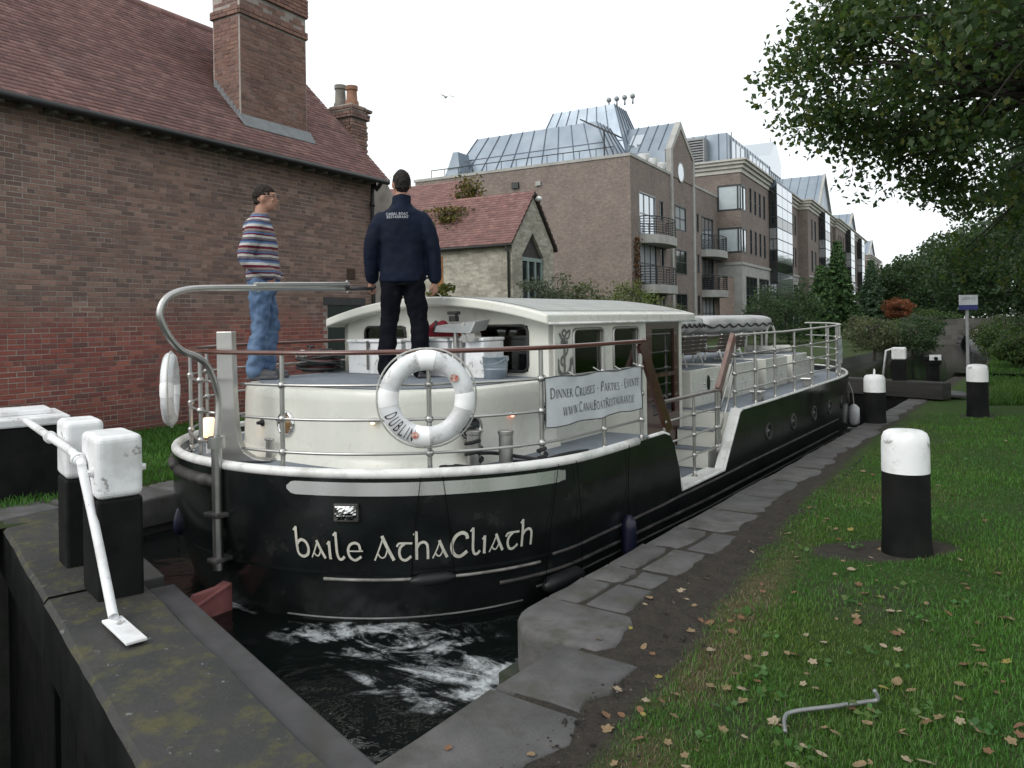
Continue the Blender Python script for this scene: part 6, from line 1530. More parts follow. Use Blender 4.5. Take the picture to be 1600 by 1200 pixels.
bench(5.40, 6.15, -.75, 1.042, 'dark slatted bench on the far side of the fore coach')
# ---- stowed canopies on posts, laced with cord
CANV = pm('grey_white_canvas', (.58,.59,.58), (.46,.47,.47), 3, .8, bump=.35, bscale=5, bdist=.03, grime=(.30,.31,.31), gscale=2.5, gamt=.5)
def canopy(y0, y1, x, zc, label, wx=.42, hz=.125):
    t = empty('stowed_canopy', L2W(x, (y0+y1)/2, 1.03), LROT, label, 'canopy', 'canopies stowed over the fore deck'); l_ = (y1-y0)/2; z = zc-1.03
    mb = MB(); rows = []; N_, K = 30, 22
    for i in range(N_+1):
        u = -1+2*i/N_; e = (1-abs(u)**7)**(1/7.0) if abs(u) < 1 else 0
        row = []
        for j in range(K+1):
            a = 2*math.pi*j/K; c_, s2 = math.cos(a), math.sin(a)
            rx = wx*math.copysign(abs(c_)**.6, c_)*max(.02, e); rz = hz*math.copysign(abs(s2)**.7, s2)*max(.02, e)
            n_ = 1+.05*noise.noise((u*3, c_*2, s2*2+x)); row.append((rx*n_, u*l_, z+rz*n_-.03*abs(math.sin(u*6))*(s2 < -.3)))
        rows.append(row)
    mb.grid(rows); mb.build('bundle', CANV, t, smooth=True)
    mb = MB(); pts = []
    for i in range(60): u = -.96+1.92*i/59; pts.append((wx*1.03*(1-abs(u)**7)**(1/7.0), u*l_, z-.03-.05*abs(math.sin(i*.42))+.03))
    mb.tube(pts, .011, 6); mb.build('lacing', ROPEM, t, smooth=True)
    for yy in (-l_*.8, l_*.8):
        for xx in (-wx*.6, wx*.6): mb = MB(); mb.cyl((xx, yy, .0), (xx, yy, z-hz*.5), .016, 8); mb.build('post', GUNW, t, auto=40)
    return t
canopy(5.60, 6.95, .40, 1.565, 'grey white canopy bundle laced with black cord behind the cabin roof')
canopy(7.05, 10.2, .35, 1.545, 'long grey white canopy bundle over the fore deck')
# white cushions and a buoy on the foredeck
for k, (x, y) in enumerate(((.85, 9.5), (.55, 9.75), (.9, 9.95))):
    mb = MB(); mb.box((0,0,.06), (.34,.22,.12)); o = mb.build('cushion', pm('white_cushion', (.62,.61,.58), (.52,.51,.48), 4, .8, bump=.3, bscale=8), None, L2W(x, y, 1.042), LROT+.2*k, bevel=.05, seg=4)
    tag(o, 'white seat cushion lying on the fore coach near the bow', 'cushion', 'cushions on the fore coach')
# ================================================================== LOCK GATES
GATET = None
def gate_mat():
    m = NT('mossy_black_gate_timber'); p = m.pos(True)
    n1 = m.noise(p, 2.2, 8, .65); n2 = m.noise(p, 14, 8, .7); n3 = m.noise(p, 5, 6, .7)
    c = m.ramp(n1, [(.3, (.0198,.0224,.0224)), (.52, (.0330,.0330,.0297)), (.72, (.0396,.0363,.0383))])
    c = m.mix(m.maprange(n3, .50, .64, 0, .65), c, (.085,.078,.020))                 # yellow-green moss
    c = m.mix(m.maprange(n2, .635, .66, 0, .7), c, (.22,.23,.21))                   # lichen spots
    c = m.mix(m.maprange(m.noise(p, 45, 4, .6), .5, .8, 0, .5), c, (.02,.02,.02))
    m.base(c); m.set(rough=.72); m.bump(m.math('ADD', n2, n1), .6, .02); return m.mat
GATEM = gate_mat()
GATES = pm('dark_gate_boards', (.005,.0055,.0055), (.010,.010,.010), 4, .65, spec=.08, bump=.3, bscale=12, bdist=.01, world=True)
LEDGE = pm('grey_weathered_plank', (.0562,.0540,.0570), (.0390,.0375,.0398), 6, .7, bump=.3, bscale=25, bdist=.005, world=True, grime=(.0375,.0375,.0225), gscale=3)
def bolt(mb, p, d, r=.022):
    d = Vector(d).normalized(); mb.cyl(Vector(p)-d*.01, Vector(p)+d*.012, r*1.3, 12); mb.cyl(Vector(p)+d*.012, Vector(p)+d*.03, r, 6)
def leaf(heel, mitre, label, sgn):
    h, m_ = Vector((*heel, 0)), Vector((*mitre, 0)); ax = (m_-h); ln = ax.length; ax.normalize()
    a = math.atan2(ax.y, ax.x); root = empty('lock_gate', L2W(heel[0], heel[1], 0), LROT+a, label, 'lock gate', 'leaves of the lock gate behind the stern')
    up_ = -sgn                                          # local +y side that faces upstream (towards the boat)
    mb = MB(); seg = 7; rows = []
    rr = random.Random(5+sgn)
    w0, w1 = (-.30, .26)
    # top timber, worn and slightly uneven
    for i in range(seg*3+1):
        t = i/(seg*3); x = t*ln
        z = -.012+.008*math.sin(x*5)+rr.uniform(-.004, .004)
        rows.append([(x, up_*(-.30), -.42), (x, up_*(-.30+rr.uniform(-.004,.004)), z-.03), (x, up_*(-.275), z), (x, up_*0, z+.004), (x, up_*(.235), z), (x, up_*(.255+rr.uniform(-.006,.006)), z-.03), (x, up_*.255, -.42)])
    mb.grid(rows); mb.m = [1 if i % 6 in (0, 5) else 0 for i in range(len(mb.f))]; mb.mi = 1
    mb.add(rows[0], [tuple(range(7))]); mb.add(rows[-1], [tuple(range(7))])
    mb.build('top_beam', [GATEM, GATES], root, auto=40)
    mb = MB(); mb.box2((.02, up_*.262, -.16), (ln-.1, up_*.43, -.055)); mb.build('ledge_plank', LEDGE, root, bevel=.012)
    # upstream and downstream boarding, plank by plank
    nb = 12
    for i in range(nb):
        x0 = .08+i*(ln-.2)/nb; x1 = x0+(ln-.2)/nb-.008
        mb = MB(); mb.box2((x0, up_*-.24, -3.6), (x1, up_*.22, -.40)); mb.build('board', GATES, root, bevel=.01, seg=1)
    return root, up_
rl_, ur = leaf((2.95, -1.62), (-.22, -.74), 'mossy black lock gate leaf carrying a white bent handrail and white topped post', 1)
ll_, ul = leaf((-3.25, .10), (-.235, -.737), 'lock gate leaf running to the far bank with white topped post and white slab', -1)
def gl(root, lx, ly, z):      # lock frame -> leaf local
    p = L2W(lx, ly, z); return root.matrix_basis.inverted() @ p
def post(root, lx, ly, w, d, h, split, rot, name='gate_post', z0=-.05):
    c = gl(root, lx, ly, 0); mb = MB(); mb.box((c.x, c.y, (z0+split)/2), (w, d, split-z0), rz=rot)
    p = mb.build(name, BLK, root, bevel=.02)
    mb = MB(); mb.box((c.x, c.y, (split+h)/2), (w+.006, d+.006, h-split), rz=rot); q = mb.build('white_top', WHITEP, p, bevel=.04, seg=4)
    return p, c
# facing of the posts: square to the leaf
bpy.context.view_layer.update()
pr, c = post(rl_, -.10, -.705, .42, .26, .985, .60, .02)
for (dx, dz) in ((-.14, .73), (.14, .765)):
    for e in (1, -1): mb = MB(); bolt(mb, (c.x-dx, c.y+e*.133, dz), (0, e, 0)); mb.build('bolt', WHITEP, rl_, auto=40)
pl, c2 = post(ll_, -.90, -.52, .34, .24, 1.0, .60, .0)
# heel block of the far leaf with its white slab, where the balance beam starts
eb = BZ(66, 774, 0); hb = gl(ll_, eb.x, eb.y, 0); hb.x -= .10; hb.y -= .42
mb = MB(); mb.box((hb.x-.3, hb.y, .31), (.86, 1.3, .74)); hblk = mb.build('balance_beam', BLK, ll_, bevel=.02)
mb = MB(); mb.box((hb.x-.3, hb.y, .73), (.90, 1.34, .09)); mb.build('white_top', WHITEP, hblk, bevel=.02)
mb = MB(); mb.box((hb.x-.38, hb.y, .80), (.5, 1.1, .05)); mb.build('white_cap', WHITEP, hblk, bevel=.012)
# white pipe handrail on the near leaf
base = BZ(178, 968, .02); tip = BZ(212, 1000, .015)
P = [L2W(*base.xy, .03), None, None, None]
a1 = BY(150, 830, -.90); a2 = BY(126, 722, -.86); a3 = BY(108, 703, -.80); a4 = BY(40, 657, -.36)
pts = [base+Vector((0,0,.02)), base+Vector((-.02,.01,.08)), a1, a2, (a2+a3)/2+Vector((0,0,.012)), a3, (a3+a4)/2, a4]
pts = [L2W(*q) for q in [base+Vector((0,0,.015))]+[base.lerp(a1, .12)]+[a1, a2.lerp(a1, .15), a2, a3, a3.lerp(a4, .5), a4]]
inv = rl_.matrix_basis.inverted()
mb = MB(); lp = [inv@p for p in pts]; mb.tube(catmull(lp, 5), .027, 14)
hr = mb.build('handrail', WHITEP, rl_, smooth=True)
for (u, v, f) in ((4, 5, .2), (5, 6, .75)):
    mb = MB(); q = lp[u].lerp(lp[v], f); d = (lp[v]-lp[u]).normalized(); mb.cyl(q-d*.022, q+d*.022, .043, 18)
    mb.cyl(q-d*.05, q+d*.05, .034, 18); mb.build('collar', WHITEP, rl_, auto=40)
b0, b1 = inv@L2W(base.x, base.y, .012), inv@L2W(tip.x, tip.y, .012)
mb = MB(); d = (b1-b0).normalized(); mb.beam(b0-d*.04, b1+d*.02, .105, .016); mb.build('foot_plate', WHITEP, rl_, bevel=.004)
# upright near the heel block: pipe on a bolted strap
q0 = BZ(43, 769, .0); qt = BY(40, 664, q0.y)
inl = ll_.matrix_basis.inverted()
mb = MB(); mb.tube([inl@L2W(q0.x, q0.y, .28), inl@L2W(*qt)], .027, 12); mb.build('handrail_post', WHITEP, ll_, smooth=True)
c = inl@L2W(q0.x, q0.y, .14); mb = MB(); mb.box((c.x, c.y, .16), (.10, .02, .34)); st = mb.build('strap', WHITEP, ll_, bevel=.003)
for z in (.1, .21): mb = MB(); bolt(mb, (c.x, c.y-.012, z), (0, -1, 0), .018); mb.build('bolt', WHITEP, ll_, auto=40)

# ---- upper gate, beyond the bow
def upper_leaf(s, label):
    heel, mitre = (2.75*s, 13.5), (.03*s, 14.4)
    h, m_ = Vector((*heel, 0)), Vector((*mitre, 0)); ax = m_-h; ln = ax.length; a = math.atan2(ax.y, ax.x)
    root = empty('upper_lock_gate', L2W(heel[0], heel[1], 0), LROT+a, label, 'lock gate', 'leaves of the upper lock gate')
    mb = MB(); mb.box2((-.2, -.17, .02), (ln, .17, .34)); mb.build('beam', pm('bleached_beam', (.05,.048,.044), (.03,.029,.027), 3, .85, spec=.2, bump=.4, bscale=20, stretch=(.3,3,3)), root, bevel=.02)
    mb = MB(); mb.box2((0, -.13, -2.2), (ln, .13, .015)); mb.build('boards', GATES, root)
    return root, ln
ul_, uln = upper_leaf(1, 'upper lock gate leaf with pale beam and white pipe rail beside white capped post')
u2_, _ = upper_leaf(-1, 'upper lock gate leaf on the far side, beyond the bow')
p = L2W(2.08, 13.72)
t = empty('gate_post', (p.x, p.y, 0), LROT+.1, 'tall black square post with white top at the upper gate', 'post')
mb = MB(); mb.box((0,0,.36), (.25,.25,.78)); mb.build('shaft', BLK, t, bevel=.02)
mb = MB(); mb.box((0,0,.87), (.256,.256,.24)); mb.build('white_top', WHITEP, t, bevel=.03, seg=3)
i2 = ul_.matrix_basis.inverted(); mb = MB()
mb.tube([i2@L2W(1.78, 13.75, .40), i2@L2W(1.84, 13.76, .92), i2@L2W(1.96, 13.74, .96)], .022, 10); mb.build('rail', WHITEP, ul_, smooth=True)
# foot boards and paddle stand
for k in range(3):
    q = L2W(2.36+k*.30, 14.05+.05*k); mb = MB(); mb.box((0,0,.06), (.27, .85, .05))
    tag(mb.build('foot_board', LEDGE, None, (q.x, q.y, 0), LROT+.35, bevel=.008), 'loose grey timber foot board lying by the upper gate post', 'board', 'foot boards by the upper gate')
mb = MB()
q = WZ(1458, 616, 0); t = empty('paddle_stand', (q.x, q.y, 0), .45, 'black iron paddle winding stand with white panel on stone pad', 'paddle stand')
mb = MB(); mb.box((0,0,.30), (.19,.2,.66)); mb.box((0,0,.66), (.24,.26,.10)); mb.build('stand', BLK, t, bevel=.015)
mb = MB(); mb.box((0,0,.735), (.30,.22,.1)); mb.build('gear_box', BLK, t, bevel=.02)
mb = MB(); mb.box((0,-.118,.75), (.23,.02,.12)); mb.build('white_panel', WHITEP, t, bevel=.006)
mb = MB(); mb.cyl((0,-.125,.735), (0,-.16,.735), .035, 14); mb.build('spindle', BLK, t, auto=40)
mb = MB(); mb.lathe([(.62,-.05), (.62,.03), (.58,.05), (.01,.055)], n=28); mb.build('stone_pad', STM[0], t, auto=40)
# sign
q = WZ(1513, 611, 0); t = empty('lock_sign', (q.x, q.y, 0), YAW+.12, 'small white and blue sign board on a grey metal pole', 'sign')
mb = MB(); mb.cyl((0,0,-.05), (0,0,2.02), .032, 14); mb.build('pole', pm('galvanised_pole', (.36,.37,.37), (.28,.29,.29), 8, .5, metal=.3), t, auto=40)
mb = MB(); mb.box((0,-.045,1.92), (.42,.02,.21)); mb.build('white_board', pm('sign_white', (.72,.74,.76), None, 4, .4), t, bevel=.004)
mb = MB(); mb.box((0,-.045,1.762), (.42,.02,.10)); mb.build('blue_board', pm('sign_blue', (.02,.025,.18), (.025,.03,.2), 4, .4), t, bevel=.004)
st, wd = letters('LOCK C5', CAP, .05, fixw=.16, track=.12); mb = MB(); ink(mb, st, lambda u, v, k: Vector((-wd/2+u, -.0562-k, 1.925+v))); mb.build('lettering', pm('sign_grey_text', (.16,.20,.28), None, 9, .6), t)
# ================================================================== PEOPLE
def loft(mb, rings, n=20):
    """rings: (center, rx, ry, axis-angle z) stacked; closed"""
    vs_ = []
    for (c, rx, ry, *rt) in rings:
        a0 = rt[0] if rt else 0
        for j in range(n):
            a = 2*math.pi*j/n; x, y = rx*math.cos(a), ry*math.sin(a)
            vs_.append((c[0]+x*math.cos(a0)-y*math.sin(a0), c[1]+x*math.sin(a0)+y*math.cos(a0), c[2]))
    k = len(rings); fs = [(i*n+j, i*n+(j+1)%n, (i+1)*n+(j+1)%n, (i+1)*n+j) for i in range(k-1) for j in range(n)]
    fs += [tuple(range(n))[::-1], tuple((k-1)*n+j for j in range(n))]; mb.add(vs_, fs)
def limb(mb, pts, rs, n=14):
    P_ = catmull(pts, 5); k = len(P_); m_ = len(pts)-1; rr_ = []
    for i in range(k):
        t = i/(k-1)*m_; a = min(int(t), m_-1); f = t-a; rr_.append(rs[a]*(1-f)+rs[a+1]*f)
    mb.tube(P_, rr_, n); mb.ball(P_[0], rr_[0], 12, 8); mb.ball(P_[-1], rr_[-1], 12, 8)
def skinmesh(name, mb, mat, parent, vox=.010, sm=6, fold=None):
    me = mb.mesh(name+'_raw', mat, False, True); o = bpy.data.objects.new(name+'_raw', me); COL.objects.link(o)
    r_ = o.modifiers.new('r', 'REMESH'); r_.mode = 'VOXEL'; r_.voxel_size = vox; r_.use_smooth_shade = True
    s_ = o.modifiers.new('s', 'SMOOTH'); s_.iterations = sm; s_.factor = .5
    dg = bpy.context.evaluated_depsgraph_get(); me2 = bpy.data.meshes.new_from_object(o.evaluated_get(dg)); me2.name = name
    bpy.data.objects.remove(o); me2.materials.clear(); me2.materials.append(mat)
    if fold:
        n_ = [v.normal.copy() for v in me2.vertices]
        for v, q in zip(me2.vertices, n_): v.co += q*fold(v.co)
    me2.polygons.foreach_set('use_smooth', [True]*len(me2.polygons)); me2.update()
    q = bpy.data.objects.new(name, me2); COL.objects.link(q); q.parent = parent; return q
SKIN = pm('skin', (.42,.23,.16), (.36,.18,.125), 12, .55, bump=.1, bscale=60)
SKIN.node_tree.nodes['Principled BSDF'].inputs['Subsurface Weight'].default_value = .08
HAIRD = pm('dark_brown_hair', (.014,.009,.006), (.026,.018,.013), 60, .7, spec=.25, bump=.8, bscale=160, bdist=.006)
HAIRG = pm('short_grey_brown_hair', (.016,.013,.011), (.032,.027,.024), 70, .75, spec=.2, bump=.8, bscale=180, bdist=.005)
NAVY = pm('navy_jacket', (.006,.0105,.028), (.004,.007,.018), 5, .8, spec=.2, bump=.25, bscale=30, bdist=.004)
DARKT = pm('dark_trousers', (.005,.0055,.009), (.008,.008,.012), 6, .95, spec=.1, bump=.3, bscale=60, bdist=.003)
JEANS = pm('washed_blue_jeans', (.055,.10,.19), (.13,.20,.31), 5, .85, bump=.3, bscale=90, bdist=.003, lo=.38, hi=.7, stretch=(1,1,.5))
SHOE = pm('dark_shoe', (.018,.018,.02), (.03,.03,.033), 9, .5)
def stripes():
    m = NT('striped_knit'); p = m.pos(); x, y, z = m.xyz(p)
    zz = m.math('ADD', z, m.math('MULTIPLY', m.noise(p, 9, 2), .012))
    f = m.math('FRACT', m.math('MULTIPLY', m.math('SUBTRACT', zz, .8), 1/.168))
    W, MA, BL, GR, NB, TN = (.52,.50,.48), (.13,.018,.035), (.12,.19,.34), (.16,.13,.15), (.05,.06,.12), (.30,.24,.22)
    st = [(0.0, TN), (.09, MA), (.22, W), (.36, BL), (.46, NB), (.54, GR), (.66, W), (.78, MA), (.86, BL), (.94, GR)]
    r_ = m.n('ShaderNodeValToRGB'); r_.color_ramp.interpolation = 'CONSTANT'; e = r_.color_ramp.elements
    while len(e) < len(st): e.new(.5)
    for i, (a, c) in enumerate(st): e[i].position = a; e[i].color = (*c, 1)
    m.l(f, r_.inputs[0])
    mx = m.mix(.35, r_.outputs[0], m.ramp(m.noise(p, 130, 4, .7), [(.3,(.3,.3,.3)), (.7,(1.1,1.1,1.1))]), 'MULTIPLY')
    m.base(mx); m.set(rough=.95, spec=.2); m.bump(m.noise(p, 140, 4), .6, .006); return m.mat
KNIT = stripes()
def hand(mb, w, d, side, curl=.5, palm_n=(1,0,0), scale=1.0):
    """w wrist, d direction of the hand, palm_n normal of the palm; five fingers"""
    w, d, pn = Vector(w), Vector(d).normalized(), Vector(palm_n).normalized(); ac = d.cross(pn).normalized()
    s_ = scale; k = w+d*.045*s_
    limb(mb, [w, w+d*.03*s_, w+d*.085*s_], [.024*s_, .030*s_, .030*s_], 10)
    for e in (-1, 1): limb(mb, [w+d*.03*s_+ac*e*.016*s_, w+d*.085*s_+ac*e*.024*s_], [.018*s_, .015*s_], 8)
    for i, (o_, ln) in enumerate(((-.030,.062), (-.010,.072), (.010,.068), (.029,.052))):
        b = w+d*.088*s_+ac*o_*s_; f1 = b+(d*math.cos(curl*.6)+pn*math.sin(curl*.6))*ln*.5*s_; f2 = f1+(d*math.cos(curl*1.6)+pn*math.sin(curl*1.6))*ln*.33*s_; f3 = f2+(d*math.cos(curl*2.4)+pn*math.sin(curl*2.4))*ln*.25*s_
        limb(mb, [b-d*.01, b, f1, f2, f3], [.010*s_,.0095*s_,.009*s_,.0085*s_,.0075*s_], 8)
    tb = w+d*.025*s_-ac*.026*s_; limb(mb, [tb, tb+(d*.7-ac*.6+pn*.3)*.035*s_, tb+(d*.95-ac*.35+pn*.45)*.065*s_], [.013*s_,.0115*s_,.009*s_], 8)
def head(mb, c, yaw=0):
    """c: centre of the skull; face looks along +y turned by yaw"""
    m_ = Matrix.Rotation(yaw, 3, 'Z'); c = Vector(c); f = lambda x, y, z: c+m_@Vector((x, y, z))
    mb.ball(f(0,-.008,.012), .1, 24, 16, (.76,.96,1.02), m_); mb.ball(f(0,.03,-.045), .08, 20, 14, (.74,.82,.86), m_)
    mb.ball(f(0,.062,-.088), .03, 12, 8, (.9,.8,.7), m_)                                   # chin
    limb(mb, [f(0,.088,.018), f(0,.104,-.008), f(0,.108,-.022)], [.008,.011,.013], 8)     # nose
    mb.ball(f(0,.098,-.052), .018, 10, 6, (1.1,.45,.42), m_)                              # lips
    mb.ball(f(0,.080,.036), .03, 12, 8, (1.9,.5,.4), m_)                                   # brow
    for s in (-1, 1):
        mb.ball(f(s*.076,-.004,-.008), .028, 12, 8, (.35,.72,1.05), m_); mb.ball(f(s*.040,.074,-.02), .022, 10, 6, (1,.5,.7), m_)
def person(name, loc, rz, label, spec):
    t = empty(name, loc, rz, label, 'person'); spec(t); return t
def fold_fn(sc, amp, st=(1,1,1), seed=0):
    return lambda c: amp*noise.noise(Vector((c.x*sc*st[0]+seed, c.y*sc*st[1], c.z*sc*st[2])))+amp*.5*noise.noise(Vector((c.x*sc*2.3+seed, c.y*sc*2.3, c.z*sc*2.3)))
# ---- helmsman, back to the quay
def helmsman(t):
    b = MB()      # body: one continuous figure, thinner than the clothes
    head(b, (0,.0,1.685), R(12)); limb(b, [(0,-.012,1.44),(0,-.008,1.60)], [.062,.056])
    loft(b, [((0,0,.86),.14,.09), ((0,0,1.1),.14,.09), ((0,0,1.36),.165,.09), ((0,0,1.45),.09,.07), ((0,0,1.50),.05,.05)])
    HL, HR_ = (-.272,.10,.845), (.270,.02,.84)
    for s, h_ in ((-1, HL), (1, HR_)):
        limb(b, [(s*.165,-.005,1.38), (s*.225,-.018,1.28), (s*.262,-.032,1.13), h_], [.04,.038,.028,.024]); limb(b, [(s*.09,0,.9), (s*.125,.02,.5), (s*.15,-.02,.09)], [.085,.055,.04]); limb(b, [(s*.15,-.03,.05), (s*.165,.12,.035)], [.04,.035])
    hand(b, HL, (-.25,.55,-.55), -1, 1.0, (.9,.1,-.3)); hand(b, HR_, (.05,.18,-1), 1, .7, (-.75,.3,0))
    skinmesh('body', b, SKIN, t, .0075, 4)
    j = MB()
    loft(j, [((0,0,.835),.200,.135), ((0,0,.85),.204,.140), ((0,0,1.0),.196,.136), ((0,0,1.15),.200,.138), ((0,-.005,1.28),.214,.142), ((0,-.008,1.38),.220,.132), ((0,-.01,1.435),.182,.115), ((0,-.01,1.475),.125,.098), ((0,-.008,1.515),.088,.086), ((0,-.004,1.59),.080,.082)], 28)
    for s, e in ((-1, (-.268,-.032,1.13)), (1, (.268,-.03,1.13))):
        w_ = (s*.272, .06 if s < 0 else .012, .875); limb(j, [(s*.158,-.008,1.372), (s*.222,-.016,1.27), e, w_], [.080,.078,.067,.056])
    jk = skinmesh('jacket', j, NAVY, t, .0095, 6, fold_fn(7, .014, (1,1,.45), 3))
    st1, w1 = letters('CANAL BOAT', CAP, .021, fixw=.16, track=.1); st2, w2 = letters('RESTAURANT', CAP, .021, fixw=.16, track=.1)
    from mathutils.bvhtree import BVHTree
    me = jk.data; tr_ = BVHTree.FromPolygons([v.co[:] for v in me.vertices], [p.vertices[:] for p in me.polygons]); mb = MB()
    def on_back(u, v, k):
        h_ = tr_.ray_cast(Vector((u, -.6, v)), Vector((0,1,0))); y = h_[0].y if h_[0] else -.14; return Vector((u, y-.003-k, v))
    ink(mb, st1, lambda u, v, k: on_back(.062+(u-w1), 1.402+v+.0, k)); ink(mb, st2, lambda u, v, k: on_back(.068+(u-w2), 1.374+v, k))
    mb.build('jacket_lettering', pm('pale_embroidery', (.45,.47,.50), None, 30, .8), jk)
    q = MB(); loft(q, [((0,0,.80),.150,.118), ((0,0,.90),.172,.125), ((0,0,.97),.165,.115)], 24)
    for s in (-1, 1): limb(q, [(s*.088,0,.88), (s*.105,.008,.70), (s*.128,.025,.50), (s*.142,.005,.30), (s*.150,-.018,.075)], [.104,.096,.080,.078,.076])
    skinmesh('trousers', q, DARKT, t, .0095, 5, fold_fn(9, .017, (1.4,1.4,1.1), 8))
    for s in (-1, 1):
        q = MB(); limb(q, [(s*.152,-.045,.05), (s*.158,.03,.048), (s*.175,.125,.036)], [.043,.045,.036]); q.box((s*.163,.04,.012), (.088,.25,.024)); skinmesh('shoe', q, SHOE, t, .008, 3)
    h = MB(); m_ = Matrix.Rotation(R(12), 3, 'Z'); h.ball(Vector((0,0,1.685))+m_@Vector((0,-.014,.022)), .1, 24, 16, (.785,.98,1.035), m_); h.ball(Vector((0,0,1.685))+m_@Vector((0,-.045,-.035)), .075, 18, 12, (.86,.72,.8), m_)
    hr_ = skinmesh('hair', h, HAIRG, t, .007, 2, fold_fn(55, .006))
    # cut the hairline: pull the front and the nape inside the skull
    iv = m_.inverted()
    for v in hr_.data.vertices:
        p = iv@(v.co-Vector((0,0,1.685)))
        if p.y > .055-max(0, p.z-.03)*.0 and p.z < .075 or p.z < -.05 or (abs(p.x) > .052 and p.z < .012 and p.y > -.045): v.co = Vector((0,0,1.685))+(v.co-Vector((0,0,1.685)))*.90
    c = MB(); w_ = Vector((.302,.085,.735)); c.cyl(w_, w_+Vector((.05,.02,-.055)), .004, 8); c.build('cigarette', WHITEP, t)
q = BZ(632, 591, 1.158)
HM = person('person', L2W(q.x, q.y, 1.16), YAW+R(4), 'person in navy jacket and dark trousers with back turned, one hand on the tiller', helmsman)
# ---- passenger in a striped sweater, side on
def passenger(t):
    b = MB(); head(b, (0,.04,1.612), R(-4)); limb(b, [(0,-.02,1.40), (0,.014,1.55)], [.062,.054])
    loft(b, [((0,.0,.86),.13,.09), ((0,0,1.1),.13,.09), ((0,-.02,1.34),.15,.085), ((0,-.015,1.42),.08,.06), ((0,0,1.48),.045,.045)])
    for s in (-1, 1):
        limb(b, [(s*.145,-.02,1.335), (s*.195,-.050,1.23), (s*.224,-.09,1.07), (s*.21,.0,.985), (s*.165,.10,.93)], [.045,.045,.038,.034,.028]); hand(b, (s*.165,.105,.925), (-.45*s,-.05,-1), s, .5, (-s,-.2,0), .92)
        limb(b, [(s*.08,0,.86), (s*.10,.02-s*.03,.46), (s*.108,-.025-s*.03,.08)], [.075,.045,.034]); limb(b, [(s*.108,-.03-s*.03,.05), (s*.115,.11-s*.03,.035)], [.034,.03])
    skinmesh('body', b, SKIN, t, .0075, 4)
    j = MB()
    loft(j, [((0,.01,.845),.166,.135), ((0,.012,.87),.172,.145), ((0,.005,.98),.170,.148), ((0,-.005,1.12),.175,.145), ((0,-.015,1.25),.19,.142), ((0,-.022,1.34),.19,.13), ((0,-.022,1.395),.155,.108), ((0,-.014,1.435),.105,.09), ((0,-.004,1.485),.070,.070)], 28)
    for s in (-1, 1): limb(j, [(s*.152,-.02,1.345), (s*.20,-.050,1.23), (s*.228,-.095,1.07), (s*.215,.0,.985), (s*.172,.105,.925)], [.080,.076,.066,.062,.052])
    skinmesh('sweater', j, KNIT, t, .0095, 5, fold_fn(9, .014, (1,1,.6), 1))
    q = MB(); loft(q, [((0,0,.76),.14,.112), ((0,0,.86),.156,.122), ((0,0,.93),.15,.115)], 24)
    for s, dy in ((-1,.03), (1,-.03)): limb(q, [(s*.08,0,.84), (s*.09,.012+dy*.5,.66), (s*.10,.02+dy,.46), (s*.104,-.005+dy,.28), (s*.108,-.025+dy,.07)], [.098,.090,.074,.074,.078])
    skinmesh('jeans', q, JEANS, t, .0095, 4, fold_fn(11, .022, (1.2,1.2,1.5), 4))
    for s, dy in ((-1,.03), (1,-.03)):
        q = MB(); limb(q, [(s*.108,-.055+dy,.05), (s*.11,.04+dy,.05), (s*.118,.135+dy,.036)], [.045,.046,.036]); q.box((s*.112,.04+dy,.012), (.092,.27,.024)); skinmesh('shoe', q, pm('grey_shoe', (.06,.06,.065), (.09,.09,.095), 9, .6), t, .008, 3)
    c = Vector((0,.04,1.612)); h = MB(); h.ball(c+Vector((0,-.014,.028)), .1, 24, 16, (.80,1.0,1.01)); h.ball(c+Vector((0,-.058,-.03)), .07, 18, 12, (.9,.6,.85)); h.ball(c+Vector((.0,.035,.062)), .06, 16, 10, (1.05,.8,.5))
    hr_ = skinmesh('hair', h, HAIRD, t, .007, 2, fold_fn(42, .009))
    for v in hr_.data.vertices:
        p = v.co-c
        if (p.y > .05 and p.z < .055) or p.z < -.05 or (abs(p.x) > .052 and p.z < .016 and p.y > -.04): v.co = c+p*.89
    g = MB()
    for s in (-1, 1):
        g.tube([c+Vector((s*.035+.024*math.cos(a), .108, .002+.018*math.sin(a))) for a in [2*math.pi*i/16 for i in range(16)]], .0022, 6, closed=True); g.tube([c+Vector((s*.06,.106,.006)), c+Vector((s*.078,.06,.008)), c+Vector((s*.079,-.01,.006))], .0022, 6)
    g.tube([c+Vector((-.011,.11,.004)), c+Vector((.011,.11,.004))], .0022, 6); g.build('glasses', pm('dark_frame', (.02,.02,.02), None, 5, .3), t)
q = BZ(412, 592, 1.158)
person('person', L2W(q.x, q.y, 1.16), YAW+R(-82), 'person in striped sweater and blue jeans standing side on, hands in pockets', passenger)
